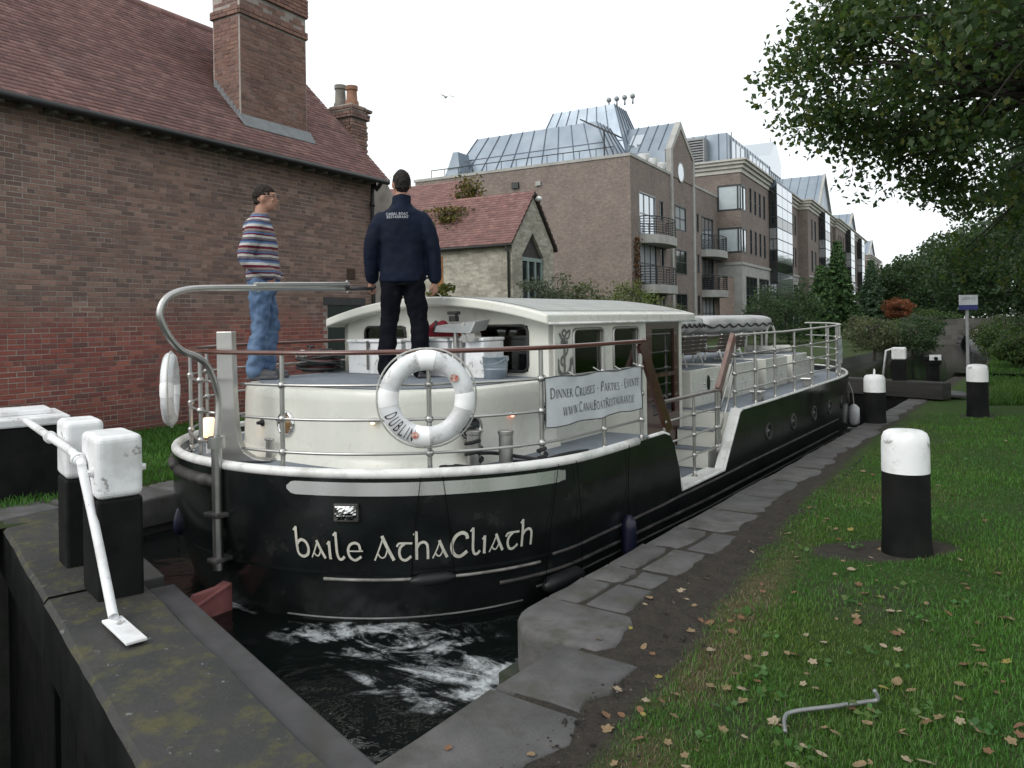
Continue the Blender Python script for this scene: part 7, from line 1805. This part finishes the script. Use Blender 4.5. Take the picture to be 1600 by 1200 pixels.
# ================================================================== VEGETATION
def leaf_mat(name, rough=.55, tr=.35):
    m = NT(name); a = m.n('ShaderNodeAttribute', attribute_name='Col').outputs[0]; m.base(a); m.set(rough=rough, spec=.35)
    t = m.n('ShaderNodeBsdfTranslucent'); m.l(m.mix(.5, a, (1.5,1.6,.5), 'MULTIPLY'), t.inputs[0]); mx = m.n('ShaderNodeMixShader'); mx.inputs[0].default_value = tr
    m.l(m.b.outputs[0], mx.inputs[1]); m.l(t.outputs[0], mx.inputs[2]); m.l(mx.outputs[0], m.out.inputs[0]); return m.mat
LEAFM = leaf_mat('foliage', .5, .42); NEEDM = leaf_mat('needle_foliage', .7, .15); BARK = pm('bark', (.055,.045,.036), (.03,.026,.022), 9, .95, bump=.8, bscale=24, bdist=.02, stretch=(1,1,.3))
def leaves_mesh(name, C, S, pal, mat, rs, aspect=.62, droop=.3, flat=0.0, jit=.25):
    """C centres (N,3), S sizes (N,), pal list of colours; each leaf a folded four-corner blade"""
    N_ = len(C); d = rs.normal(size=(N_,3)); d[:,2] = d[:,2]*(1-flat)-droop; d /= np.linalg.norm(d, axis=1)[:,None]
    r_ = rs.normal(size=(N_,3)); s = np.cross(d, r_); s /= np.linalg.norm(s, axis=1)[:,None]+1e-9; n_ = np.cross(d, s)
    S = S[:,None]; a = C-d*S*.5; b = C+s*S*aspect*.5+n_*S*.10; c = C+d*S*.5; e = C-s*S*aspect*.5+n_*S*.10
    V = np.stack([a,b,c,e], 1).reshape(-1,3); F = np.arange(N_*4).reshape(-1,4)
    pal = np.array(pal); k = rs.randint(0, len(pal), N_); col = pal[k]*(1+rs.uniform(-jit, jit, (N_,1))); col = np.repeat(np.c_[col, np.ones(N_)], 4, 0)
    me = npmesh(name, V, F, mat, col); return me
def addmesh(name, me, par=None, loc=None):
    o = bpy.data.objects.new(name, me); COL.objects.link(o)
    if par is not None: o.parent = par
    if loc is not None: o.location = loc
    return o
def clumps_to_leaves(cl, rad, per, size, rs):
    cl = np.array(cl); n = len(cl); rad = np.broadcast_to(np.array(rad), (n,)); idx = np.repeat(np.arange(n), per)
    off = rs.normal(size=(len(idx),3)); off /= np.linalg.norm(off, axis=1)[:,None]; off *= (rs.uniform(0,1,len(idx))**.45)[:,None]*rad[idx][:,None]; off[:,2] *= .62
    return cl[idx]+off, size*rs.uniform(.65, 1.25, len(idx))
def in_poly(x, y, poly):
    c = False; j = len(poly)-1
    for i in range(len(poly)):
        xi, yi = poly[i]; xj, yj = poly[j]
        if (yi > y) != (yj > y) and x < (xj-xi)*(y-yi)/(yj-yi+1e-9)+xi: c = not c
        j = i
    return c
def skeleton(mb, base, top, r0, cl, rs, nl=9):
    """trunk, limbs forking to groups of clumps, twigs to some of them"""
    base, top = Vector(base), Vector(top); mid = base.lerp(top, .5)+Vector((rs.uniform(-.3,.3), rs.uniform(-.3,.3), 0))
    tp = catmull([base-Vector((0,0,.15)), base+Vector((0,0,.4)), mid, top], 6); n = len(tp); mb.tube(tp, [r0*(1.25 if i < 2 else 1)*(1-.75*i/(n-1)) for i in range(n)], 12)
    cl = [Vector(c) for c in cl]; seeds = [cl[i] for i in rs.choice(len(cl), min(nl, len(cl)), False)]
    grp = {}
    for c in cl: k = min(range(len(seeds)), key=lambda q: (seeds[q]-c).length); grp.setdefault(k, []).append(c)
    for k, g in grp.items():
        cen = sum(g, Vector())/len(g); z0 = max(base.z+1.5, min(top.z-.3, cen.z-1.6)); t = (z0-base.z)/(top.z-base.z); st = base.lerp(top, max(.15, min(.95, t))); rl0 = r0*.42*(1-.5*t)
        m1 = st.lerp(cen, .5)+Vector((0,0,.35)); lp = catmull([st, m1, cen], 6); mb.tube(lp, [rl0*(1-.7*i/(len(lp)-1)) for i in range(len(lp))], 8)
        for c in g:
            if rs.uniform() < .75:
                j = lp[rs.randint(len(lp)//3, len(lp))]; m2 = j.lerp(c, .55)+Vector((0,0,.12)); mb.tube([j, m2, c], [.028*r0/.25+.008, .016, .006], 5, cap=False)
def tree(name, base, top, r0, cl, rad, per, size, pal, label, group=None, seed=1, mat=None, cat='tree', nl=9, aspect=.66, droop=.3, skel=True):
    rs = np.random.RandomState(seed); base = Vector(base); t = empty(name, base, 0, label, cat, group)
    C, S = clumps_to_leaves(cl, rad, per, size, rs); C = C-np.array(base); addmesh('crown', leaves_mesh('crown', C, S, pal, mat or LEAFM, rs, aspect, droop), t)
    if skel:
        mb = MB(); skeleton(mb, base, top, r0, cl, rs, nl); mb.build('trunk', BARK, t, (-base.x, -base.y, -base.z), smooth=True)
    return t
P_DARK = [(.035,.067,.029), (.048,.086,.035), (.029,.054,.024), (.058,.096,.037), (.042,.077,.038)]
P_MID = [(.051,.093,.030), (.068,.112,.036), (.039,.075,.026), (.083,.120,.033), (.060,.099,.039)]
P_AUT = [(.051,.095,.031), (.065,.112,.032), (.111,.133,.034), (.044,.082,.029), (.058,.099,.032), (.037,.071,.027), (.054,.095,.034)]
# ---- the big tree overhanging the lock from the right bank
REG = [(1360,-400), (1304,10), (1296,60), (1266,110), (1250,150), (1276,176), (1286,200), (1316,200), (1326,214), (1348,236), (1378,236), (1398,256), (1420,248), (1448,280), (1442,326), (1462,352), (1452,400), (1480,425), (1540,440), (1620,470), (2600,520), (2600,-3000), (1222,-3000)]
rs = np.random.RandomState(11)
def crown_points(cen, rad, n, shell=.45, region=None, tries=60000, mind=0, hole=.0, zmin=2.2):
    out = []; k = 0
    while len(out) < n and k < tries:
        k += 1; d = rs.normal(size=3); d /= np.linalg.norm(d); r_ = rs.uniform(shell, 1)**.6; p = np.array(cen)+d*np.array(rad)*r_
        if p[2] < zmin: continue
        if hole and noise.noise(Vector(p)*.55) < -hole: continue
        q = proj(*p)
        if region and q[2] > .2 and q[0] < 1700:
            if not in_poly(q[0], q[1], region): continue
        elif region and q[2] > .2 and q[0] < 2200 and q[1] > 540: continue
        if mind and out and min((abs(o_-p)).sum() for o_ in out[-80:]) < mind: continue
        out.append(p)
    return out
A = crown_points((2.6, 11.8, 7.6), (5.6, 6.2, 4.9), 560, .35, REG, hole=.16)
# boughs that reach out over the water, at the edge of the crown
tips_ = [(1235,30,11), (1230,70,11.5), (1200,120,11), (1192,160,11), (1235,110,12), (1225,190,11), (1240,225,11.4), (1285,222,11.6), (1270,170,12), (1310,240,12), (1345,248,12), (1330,190,12), (1380,268,12.2), (1410,285,12.5), (1425,322,13), (1460,345,13.5), (1450,385,14), (1470,300,13), (1390,220,12.5), (1300,120,11.5), (1260,50,11), (1340,60,10.6), (1520,380,14), (1570,420,14), (1440,250,12.6), (1420,180,12)]
for (a, b, f) in tips_:
    q = WF(a+52, b-10, f)
    for k in range(2): A.append(np.array(q)+rs.normal(size=3)*.22)
tree('overhanging_tree', (3.4, 12.2, .05), (2.8, 12.0, 9.5), .30, A, rs.uniform(.42, .72, len(A)), 205, .102, P_AUT, 'big leafy tree overhanging the lock with some yellowing leaves', seed=3, nl=16)
REG2 = [(1440,330), (1452,400), (1490,430), (1476,470), (1500,500), (1700,512), (2600,520), (2600,-2000), (1440,-2000)]
B = crown_points((5.2, 23.0, 6.2), (5.2, 6.0, 5.0), 330, .45, REG2, hole=.2, zmin=1.9)
tree('bank_tree', (5.4, 23.5, .1), (5.2, 23.3, 8.5), .28, B, rs.uniform(.5, .85, len(B)), 95, .17, P_DARK, 'dark broadleaf tree on the grassy bank beyond the sign', 'trees along the right bank', seed=4)
REG3 = [(1470,360), (1462,430), (1470,480), (1530,500), (1700,506), (2600,510), (2600,-2000), (1470,-2000)]
Cc = crown_points((6.8, 37.0, 5.6), (5.5, 6.5, 5.2), 260, .45, REG3, hole=.2, zmin=1.7)
tree('bank_tree', (7.4, 37.5, .1), (7.2, 37.3, 8.0), .3, Cc, rs.uniform(.6, 1.0, len(Cc)), 90, .22, P_DARK, 'dark tree on the right bank closer to the stone bridge', 'trees along the right bank', seed=5)
def plain_crown(cen, rad, n, seed, shell=.4, zmin=.5):
    r_ = np.random.RandomState(seed); o_ = []
    while len(o_) < n:
        d = r_.normal(size=3); d /= np.linalg.norm(d); p = np.array(cen)+d*np.array(rad)*(r_.uniform(shell,1)**.6)*(1+.25*noise.noise(Vector(d)*1.7+Vector((seed,0,0))))
        if p[2] > zmin: o_.append(p)
    return o_
def ground_tree(px, f, ztop, wr, label, pal, seed, group='trees around the stone bridge', size=.3, per=70, n=150, zb=1.0):
    q = WF(px, 500, f); h_ = ztop; cz = (ztop+zb)/2; cl = plain_crown((q.x, q.y, cz), (wr, wr, (ztop-zb)/2), n, seed)
    return tree('canal_tree', (q.x, q.y, 0), (q.x, q.y, ztop*.8), .22, cl, wr*.24, per, size, pal, label, group, seed)
ground_tree(1425, 78, 7.2, 4.2, 'round dark green tree on the left bank before the bridge', P_DARK, 21)
ground_tree(1462, 88, 7.6, 4.5, 'broad green tree rising behind the stone bridge', [(.028,.055,.030), (.035,.065,.035), (.02,.042,.022)], 22)
ground_tree(1500, 70, 8.5, 4.5, 'tall dark tree standing right over the stone bridge', P_DARK, 23)
ground_tree(1556, 62, 9.0, 5.0, 'tall dark tree on the right bank past the bridge end', P_DARK, 24)
ground_tree(1590, 48, 8.0, 4.2, 'dark tree crowding the right end of the bridge', P_DARK, 25, n=160)
ground_tree(1398, 110, 6.8, 4.2, 'pale green tree far down the left bank', P_MID, 26, size=.4)
ground_tree(1560, 120, 14, 9, 'tall distant tree beyond the bridge', P_DARK, 27, size=.55)
ground_tree(1470, 130, 12, 8, 'distant broad tree closing the view down the canal', P_DARK, 28, size=.55)
# ---- conifers in front of the offices
def conifer(px, py, f, w_, label, seed, pal):
    q = WF(px, py, f); h_ = q.z; rs_ = np.random.RandomState(seed); t = empty('conifer', (q.x, q.y, 0), 0, label, 'tree', 'conifers in front of the offices'); C = []; S = []; lev = int(h_/.26)
    mb = MB(); mb.tube([(0,0,-.2), (0,0,h_*.5), (0,0,h_)], [.16,.10,.02], 8)
    for k in range(lev):
        z = .25+(h_-.35)*k/lev; r_ = w_*(1-z/h_)**.95*rs_.uniform(.88, 1.05)+.08; nb = max(5, int(14*(1-z/h_)+5))
        for b_ in range(nb):
            a = 2*math.pi*b_/nb+rs_.uniform(-.3,.3)+k; rr_ = r_*rs_.uniform(.82, 1.06); tip = np.array((rr_*math.cos(a), rr_*math.sin(a), z-.22*rr_)); rt_ = np.array((0,0,z+.05)); mb.tube([rt_, tip], [.018,.005], 4, cap=False)
            m_ = max(8, int(64*rr_/w_)+8)
            for i in range(m_):
                u = rs_.uniform(.25, 1.05); C.append(rt_*(1-u)+tip*u+rs_.normal(size=3)*np.array((.09,.09,.05))*(1.2-.5*u)); S.append(rs_.uniform(.22,.46))
    addmesh('crown', leaves_mesh('crown', np.array(C), np.array(S), pal, NEEDM, rs_, .42, .25), t); mb.build('trunk', BARK, t, smooth=True)
P_CON = [(.045,.10,.034), (.058,.12,.038), (.034,.075,.028), (.07,.13,.04)]; P_CON2 = [(.060,.110,.058), (.075,.13,.066), (.05,.09,.05)]
conifer(1308, 372, 58, 2.0, 'tall green conifer in front of the brick terrace', 31, P_CON); conifer(1282, 410, 55, 1.5, 'shorter conifer growing against the tall green conifer', 32, P_CON)
conifer(1361, 403, 72, 1.9, 'darker slender conifer beyond the tall green one', 33, P_CON2); conifer(1391, 428, 84, 2.2, 'small yellowish conifer beside the orange tree', 34, [(.05,.075,.018), (.06,.085,.02), (.035,.06,.018)])
# ---- shrubs
def shrub(px, f, ztop, w_, label, pal, seed, n=60, per=60, size=.09, dy=None, zb=.15, group='shrubs on the left bank', X_=None):
    q = WF(px, 500, f); cl = plain_crown((q.x, q.y, (ztop+zb)/2), (w_, dy or w_, (ztop-zb)/2), n, seed, .3, .1)
    return tree('shrub', (q.x, q.y, 0), (q.x, q.y, ztop*.7), .05, cl, w_*.34, per, size, pal, label, group, seed, cat='shrub', nl=6)
P_OLV = [(.10,.125,.066), (.085,.105,.055), (.12,.14,.075), (.07,.092,.048)]; P_YG = [(.11,.145,.045), (.085,.12,.036), (.14,.165,.055)]; P_GRY = [(.085,.105,.075), (.10,.12,.085), (.07,.09,.062)]
shrub(858, 22, 3.0, 1.0, 'grey green bushy shrub beside the cottage gable', P_GRY, 41, 70, 80); shrub(905, 23, 2.75, 1.1, 'soft grey green shrub between the cottage and the balconies', P_OLV, 42, 70, 80)
shrub(990, 28, 2.95, 1.3, 'bright yellow green shrub below the balconies', P_YG, 43, 80, 80); shrub(950, 26, 2.5, 1.0, 'low green shrub behind the cabin roof', P_OLV, 44)
shrub(690, 19, 2.9, .55, 'thin yellowing shrub at the cottage wall', [(.12,.13,.03), (.09,.11,.03), (.16,.15,.04)], 45, 40, 50); shrub(1045, 34, 2.4, 1.2, 'dull green shrub under the second balcony stack', P_OLV, 46)
shrub(1232, 46, 3.6, 2.1, 'dark rounded shrub before the office ground floor', P_DARK, 47, 90, 80, .14); shrub(1195, 44, 2.7, 1.5, 'small dark shrub before the stone shopfront', P_DARK, 48, 60, 70, .12)
shrub(1345, 40, 1.5, .9, 'pale feathery shrub at the foot of the conifers', [(.11,.13,.07), (.09,.115,.06), (.13,.145,.085)], 49, 70, 80, .1); shrub(1392, 36, 1.35, 1.1, 'pale green reed clump on the left bank above the lock', [(.085,.115,.05), (.07,.10,.045)], 50, 80, 80, .1)
shrub(1405, 60, 2.9, 1.1, 'small orange red tree among the green', [(.30,.085,.045), (.22,.075,.04), (.12,.08,.04)], 51, 70, 80, .13, zb=1.2); shrub(1432, 50, 1.5, 1.3, 'grey green bush on the left bank', P_GRY, 52, 80, 80, .13)
shrub(1365, 30, 1.5, 1.0, 'tangled low bush behind the bow rail', P_OLV, 53); shrub(1425, 30, 1.2, 1.0, 'low bush by the upper gate on the far bank', P_DARK, 54)
shrub(1474, 50, 1.35, 1.3, 'dark bush on the left bank close to the bridge arch', P_DARK, 56, 80, 80, .14); shrub(1440, 44, 1.35, 1.1, 'dense dark green bush leaning over the upper canal', P_DARK, 57, 80, 80, .13); shrub(1460, 60, 1.8, 2.2, 'green bush at the left foot of the stone bridge', P_MID, 55, 80, 80, .15)
for k, (px, f, zt, w_, pal, lb) in enumerate(((1575, 26, 1.25, .9, P_MID, 'leafy bush on the right bank past the sign'), (1598, 21, 1.1, .8, P_MID, 'low leafy bush nearest the sign on the right bank'), (1556, 34, 1.2, 1.0, P_OLV, 'pale weedy bush along the right bank'), (1600, 31, 1.5, 1.2, P_DARK, 'dark bush under the bank trees'), (1578, 44, 1.5, 1.3, P_OLV, 'bush by the right end of the bridge'))):
    shrub(px, f, zt, w_, lb, pal, 60+k, 70, 80, .09, group='bushes on the right bank')
# ---- creeper on the cottage roofs
rs_ = np.random.RandomState(71); C = []
for (pxa, pya, n, sx, sz) in ((705, 345, 520, .55, .30), (732, 302, 700, .50, .55), (700, 328, 160, .8, .10), (668, 350, 120, .4, .35)):
    for i in range(n):
        q = WY(pxa, pya, 24.6 if pya > 320 else 27.2); C.append((q.x+rs_.normal()*sx*.6, q.y+rs_.normal()*.25, q.z+rs_.normal()*sz*.6))
C = np.array(C); b = C.mean(0); t = empty('creeper', (b[0], b[1], 3.0), 0, 'yellowing creeper sprawling over the cottage roof', 'creeper'); C -= np.array((b[0], b[1], 3.0))
addmesh('leaves', leaves_mesh('creeper_leaves', C, rs_.uniform(.10,.2,len(C)), [(.14,.12,.035), (.09,.085,.03), (.05,.06,.025), (.16,.11,.04)], LEAFM, rs_), t)
# red creeper on the corner of the apartments
C = []; 
for i in range(420): z = rs_.uniform(2.2, 6.6); C.append((X1+.1+rs_.normal()*.08, 45.3+rs_.normal()*.45*(1.1-z/9), z))
C = np.array(C)-np.array((X1, 45.3, 0)); t = empty('creeper', (X1, 45.3, 0), 0, 'rust red creeper climbing the corner of the apartments', 'creeper'); addmesh('leaves', leaves_mesh('creeper_leaves', C, rs_.uniform(.14,.26,len(C)), [(.16,.06,.035), (.12,.06,.04), (.10,.08,.04)], LEAFM, rs_), t)
# ---- turf
def grass_field(name, pts_fn, n, h0, h1, w0, pal_fn, seed, label):
    rs_ = np.random.RandomState(seed); P = []; H = []; W = []; Cc_ = []
    k = 0
    while len(P) < n and k < n*6:
        k += 1; r_ = pts_fn(rs_)
        if r_ is None: continue
        p, hm, wm, col = r_; P.append(p); H.append(rs_.uniform(h0, h1)*hm); W.append(w0*wm); Cc_.append(col)
    P = np.array(P); N_ = len(P); H = np.array(H)[:,None]; W = np.array(W)[:,None]; a = rs_.uniform(0, 2*math.pi, N_); d = np.c_[np.cos(a), np.sin(a), np.zeros(N_)]; l_ = np.c_[-np.sin(a), np.cos(a), np.zeros(N_)]
    ln = rs_.uniform(.15, .9, (N_,1)); up_ = np.array((0,0,1.0)); b0 = P-d*W; b1 = P+d*W; m0 = P+up_*H*.55+l_*H*ln*.3-d*W*.8; m1 = P+up_*H*.55+l_*H*ln*.3+d*W*.8; tp = P+up_*H*(1-.25*ln)+l_*H*ln
    V = np.stack([b0,b1,m0,m1,tp],1).reshape(-1,3); i = np.arange(N_)[:,None]*5; F = np.concatenate([i+np.array([[0,1,3]]), i+np.array([[0,3,2]]), i+np.array([[2,3,4]])], 1).reshape(-1,3)
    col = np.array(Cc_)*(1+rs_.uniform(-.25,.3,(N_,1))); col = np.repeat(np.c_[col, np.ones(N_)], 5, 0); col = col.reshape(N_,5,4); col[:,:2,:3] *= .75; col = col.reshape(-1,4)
    o = addmesh(name, npmesh(name, V, F, LEAFM, col)); tag(o, label, 'grass', kind='stuff'); return o
G1, G2_, ST_ = np.array((.080,.205,.030)), np.array((.052,.150,.026)), np.array((.20,.175,.105))
def near_turf(rs_):
    # denser close to the camera
    d = 1.6+13*rs_.uniform()**1.7; a = rs_.uniform(R(-34), R(44)); ax = YAW*0
    x, y = d*math.sin(a+R(8)-YAW+R(14)), d*math.cos(a+R(8)-YAW+R(14)); l = W2L((x, y, 0))
    if l.x < 2.86 or l.x > 9 or l.y > 15: return None
    dd = dirt_amount(l.x, l.y, x, y)
    if rs_.uniform() < dd*1.02-.02: return None
    st = straw_amount(l.x, l.y, x, y); n_ = noise.noise((x*1.4, y*1.4, 7)); t = max(0, min(1, .5+n_*1.2)); c = G1*t+G2_*(1-t)
    yl = max(0, noise.noise((x*.9, y*.9, 17)))*.9; c = c*(1-yl)+np.array((.14,.16,.035))*yl
    if rs_.uniform() < st*.85: c = ST_*rs_.uniform(.6, 1.1)
    elif rs_.uniform() < .05: c = ST_*.7
    hm = (.75+.5*max(-.6, n_))*(1 if st < .3 else .8)
    return (x, y, bank_z(l.x, l.y)-.004), hm, .8+.16*d, c
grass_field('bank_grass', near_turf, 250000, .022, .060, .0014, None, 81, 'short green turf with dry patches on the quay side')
def left_turf(rs_):
    l = Vector((rs_.uniform(-9.5, -3.0), rs_.uniform(-1.0, 9), 0)); p = L2W(l.x, l.y)
    if p.x < HX+.05: return None
    n_ = noise.noise((p.x, p.y, 3)); t = max(0, min(1, .5+n_)); return (p.x, p.y, -.015), 1, 2.4, (G1*t+G2_*(1-t))
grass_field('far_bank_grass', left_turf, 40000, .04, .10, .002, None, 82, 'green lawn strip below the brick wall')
def rough_turf(rs_):
    Y_ = 16+34*rs_.uniform()**1.4; x = far_right_edge(Y_)+.1+rs_.uniform()**1.5*9; l = W2L((x, Y_, 0))
    if Y_ < 20.5 and l.x < 3.6: return None
    n_ = noise.noise((x*.6, Y_*.6, 3)); return (x, Y_, .09 if l.y > 19.8 else bank_z(l.x, l.y)), .7+max(0, n_)*2.2, 3.0, (G1*.55+np.array((.02,.02,.008))*max(0, n_)*3)
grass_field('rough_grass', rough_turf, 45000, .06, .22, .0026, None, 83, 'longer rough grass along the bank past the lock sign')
# ---- broad-leaved weeds in the turf
rs_ = np.random.RandomState(91); C = []; S = []
for k in range(46):
    px, py = rs_.uniform(980, 1600), rs_.uniform(720, 1195); q = WZ(px, py, 0); l = W2L(q)
    if l.x < grass_edge(l.y)+.1: continue
    for i in range(rs_.randint(5, 14)): C.append((q.x+rs_.normal()*.03, q.y+rs_.normal()*.03, bank_z(l.x, l.y)+rs_.uniform(.012, .045))); S.append(rs_.uniform(.022, .045))
tag(addmesh('turf_weeds', leaves_mesh('turf_weeds', np.array(C), np.array(S), [(.06,.15,.04), (.08,.17,.05), (.10,.16,.04)], LEAFM, rs_, .8, .1, .8)), 'small broad leaved weeds in the turf', 'weeds', kind='stuff')
# ---- fallen leaves
def leaf_shape(kind, seed):
    r_ = random.Random(seed); mb = MB(); pts = []
    if kind == 0:      # lobed
        for k in range(20):
            a = 2*math.pi*k/20; lob = .55+.45*abs(math.cos(a*2.5+.2)); pts.append((lob*math.cos(a)*.5, lob*math.sin(a)*.5))
    else:
        for k in range(14):
            a = 2*math.pi*k/14; pts.append((.5*math.cos(a)*(1 if kind == 1 else .95), (.36 if kind == 1 else .24)*math.sin(a)*(1-.25*math.cos(a))))
    def z(x, y): return .28*x*x*r_c+.55*y*y*r_d+.06*noise.noise((x*4, y*4, seed))
    r_c, r_d = r_.uniform(-.4, .9), r_.uniform(.1, .9); n = len(pts); V = [(0,0,z(0,0))]+[(a*.55, b*.55, z(a*.55, b*.55)) for a, b in pts]+[(a, b, z(a, b)) for a, b in pts]
    mn = min(v[2] for v in V); V = [(a, b, c_-mn) for a, b, c_ in V]
    F = [(0, 1+i, 1+(i+1)%n) for i in range(n)]+[(1+i, 1+n+i, 1+n+(i+1)%n, 1+(i+1)%n) for i in range(n)]; mb.add(V, F); mb.tube([(-.48,0,z(-.48,0)-mn), (-.62,.03,.02), (-.78,.02,.01)], .018, 4); return mb
KINDS = [('tan', pm('tan_dead_leaf', (.22,.155,.08), (.14,.095,.05), 9, .8)), ('rust', pm('rust_dead_leaf', (.17,.085,.04), (.11,.055,.028), 9, .8)), ('yellow', pm('yellow_dead_leaf', (.26,.20,.045), (.18,.14,.035), 9, .8)), ('pale', pm('pale_dead_leaf', (.30,.24,.165), (.22,.17,.115), 9, .8))]
LM = {}
for ci, (cn, mt) in enumerate(KINDS):
    for s in range(4): LM[ci, s] = leaf_shape((0, 0, 1, 2)[s], 10*ci+s).mesh('fallen_leaf', mt, True)
rs_ = random.Random(12); cnt = 0
spots = [(1000,1112),(1010,1098),(870,1165),(830,1180),(1035,1100),(1160,1105),(1160,1085),(1150,1060),(1110,1020),(1080,985),(1120,990),(1085,945),(1225,1145),(1230,1030),(1195,1030),(1255,1080),(1270,1045),(1370,915),(1405,965),(1340,960),(1190,915),(1240,930),(1400,1000),(1500,885),(1540,820),(1580,1180),(1520,1150),(1445,1140),(1290,1150),(1330,1120),(700,1170),(985,925),(975,905),(1060,880),(1495,960),(1380,1020),(1330,895),(1450,820),(1230,835),(1290,812)]
tryk = 0
while cnt < 170 and tryk < 3000:
    tryk += 1
    if tryk <= len(spots): q = WZ(*spots[tryk-1], 0)
    else:
        px, py = rs_.uniform(930, 1620), 640+570*rs_.random()**.8; q = WZ(px, py, 0)
    l = W2L(q)
    if l.x < 2.75 or l.x > 9: continue
    dd = dirt_amount(l.x, l.y, q.x, q.y); on = 'turf' if dd < .5 else 'soil'
    if l.x < 3.1 and l.y > .2 and rs_.random() < .4: pass
    ci = rs_.choices((0, 1, 2, 3), (5, 3, .5, 3))[0]; z = bank_z(l.x, l.y)+(.016 if on == 'turf' else .004)
    if l.x < 3.15 and l.y < .3: z = max(z, .004)
    o = inst('fallen_leaf', LM[ci, rs_.randrange(4)], (q.x, q.y, z), (rs_.uniform(-.3,.3), rs_.uniform(-.3,.3), rs_.uniform(0, 6.3)), None, [rs_.uniform(.030, .060)]*3)
    cn = KINDS[ci][0]; tag(o, '%s fallen leaf lying on the %s' % (cn, 'green turf' if on == 'turf' else 'bare soil by the coping'), 'leaf', '%s fallen leaves on the %s' % (cn, 'turf' if on == 'turf' else 'soil')); cnt += 1
# ---- bent galvanised tube in the grass
q = [WZ(1227, 1144, .03), WZ(1226, 1122, .035), WZ(1240, 1112, .04), WZ(1300, 1104, .05), WZ(1350, 1097, .05), WZ(1371, 1093, .06), WZ(1366, 1078, .10)]
mb = MB(); b = q[3].copy(); mb.tube(catmull([p-Vector((b.x, b.y, 0)) for p in q], 6), .0085, 10)
tag(mb.build('bent_tube', pm('dull_galvanised', (.26,.27,.27), (.17,.175,.17), 9, .5, metal=.5), None, (b.x, b.y, 0), smooth=True), 'bent thin metal tube half buried in the grass', 'metal tube')
# ---- gull in the sky
t = empty('gull', WF(697, 152, 45), 1.0, 'small gull flying above the roofs', 'bird'); mb = MB(); mb.tube([(0,-.22,0),(0,-.1,.01),(0,.05,.01),(0,.17,.02),(0,.24,.02)], [.01,.05,.065,.045,.01], 10); mb.build('body', pm('gull_grey', (.35,.36,.38), (.5,.5,.5), 5, .7), t, smooth=True)
for s in (1,-1): mb = MB(); mb.add([(s*.03,.09,.03),(s*.03,-.06,.03),(s*.26,-.02,.13),(s*.27,.10,.14),(s*.55,-.10,.05),(s*.56,-.03,.05)], [(0,1,2,3),(3,2,4,5)]); mb.build('wing', pm('gull_grey', (.35,.36,.38)), t)
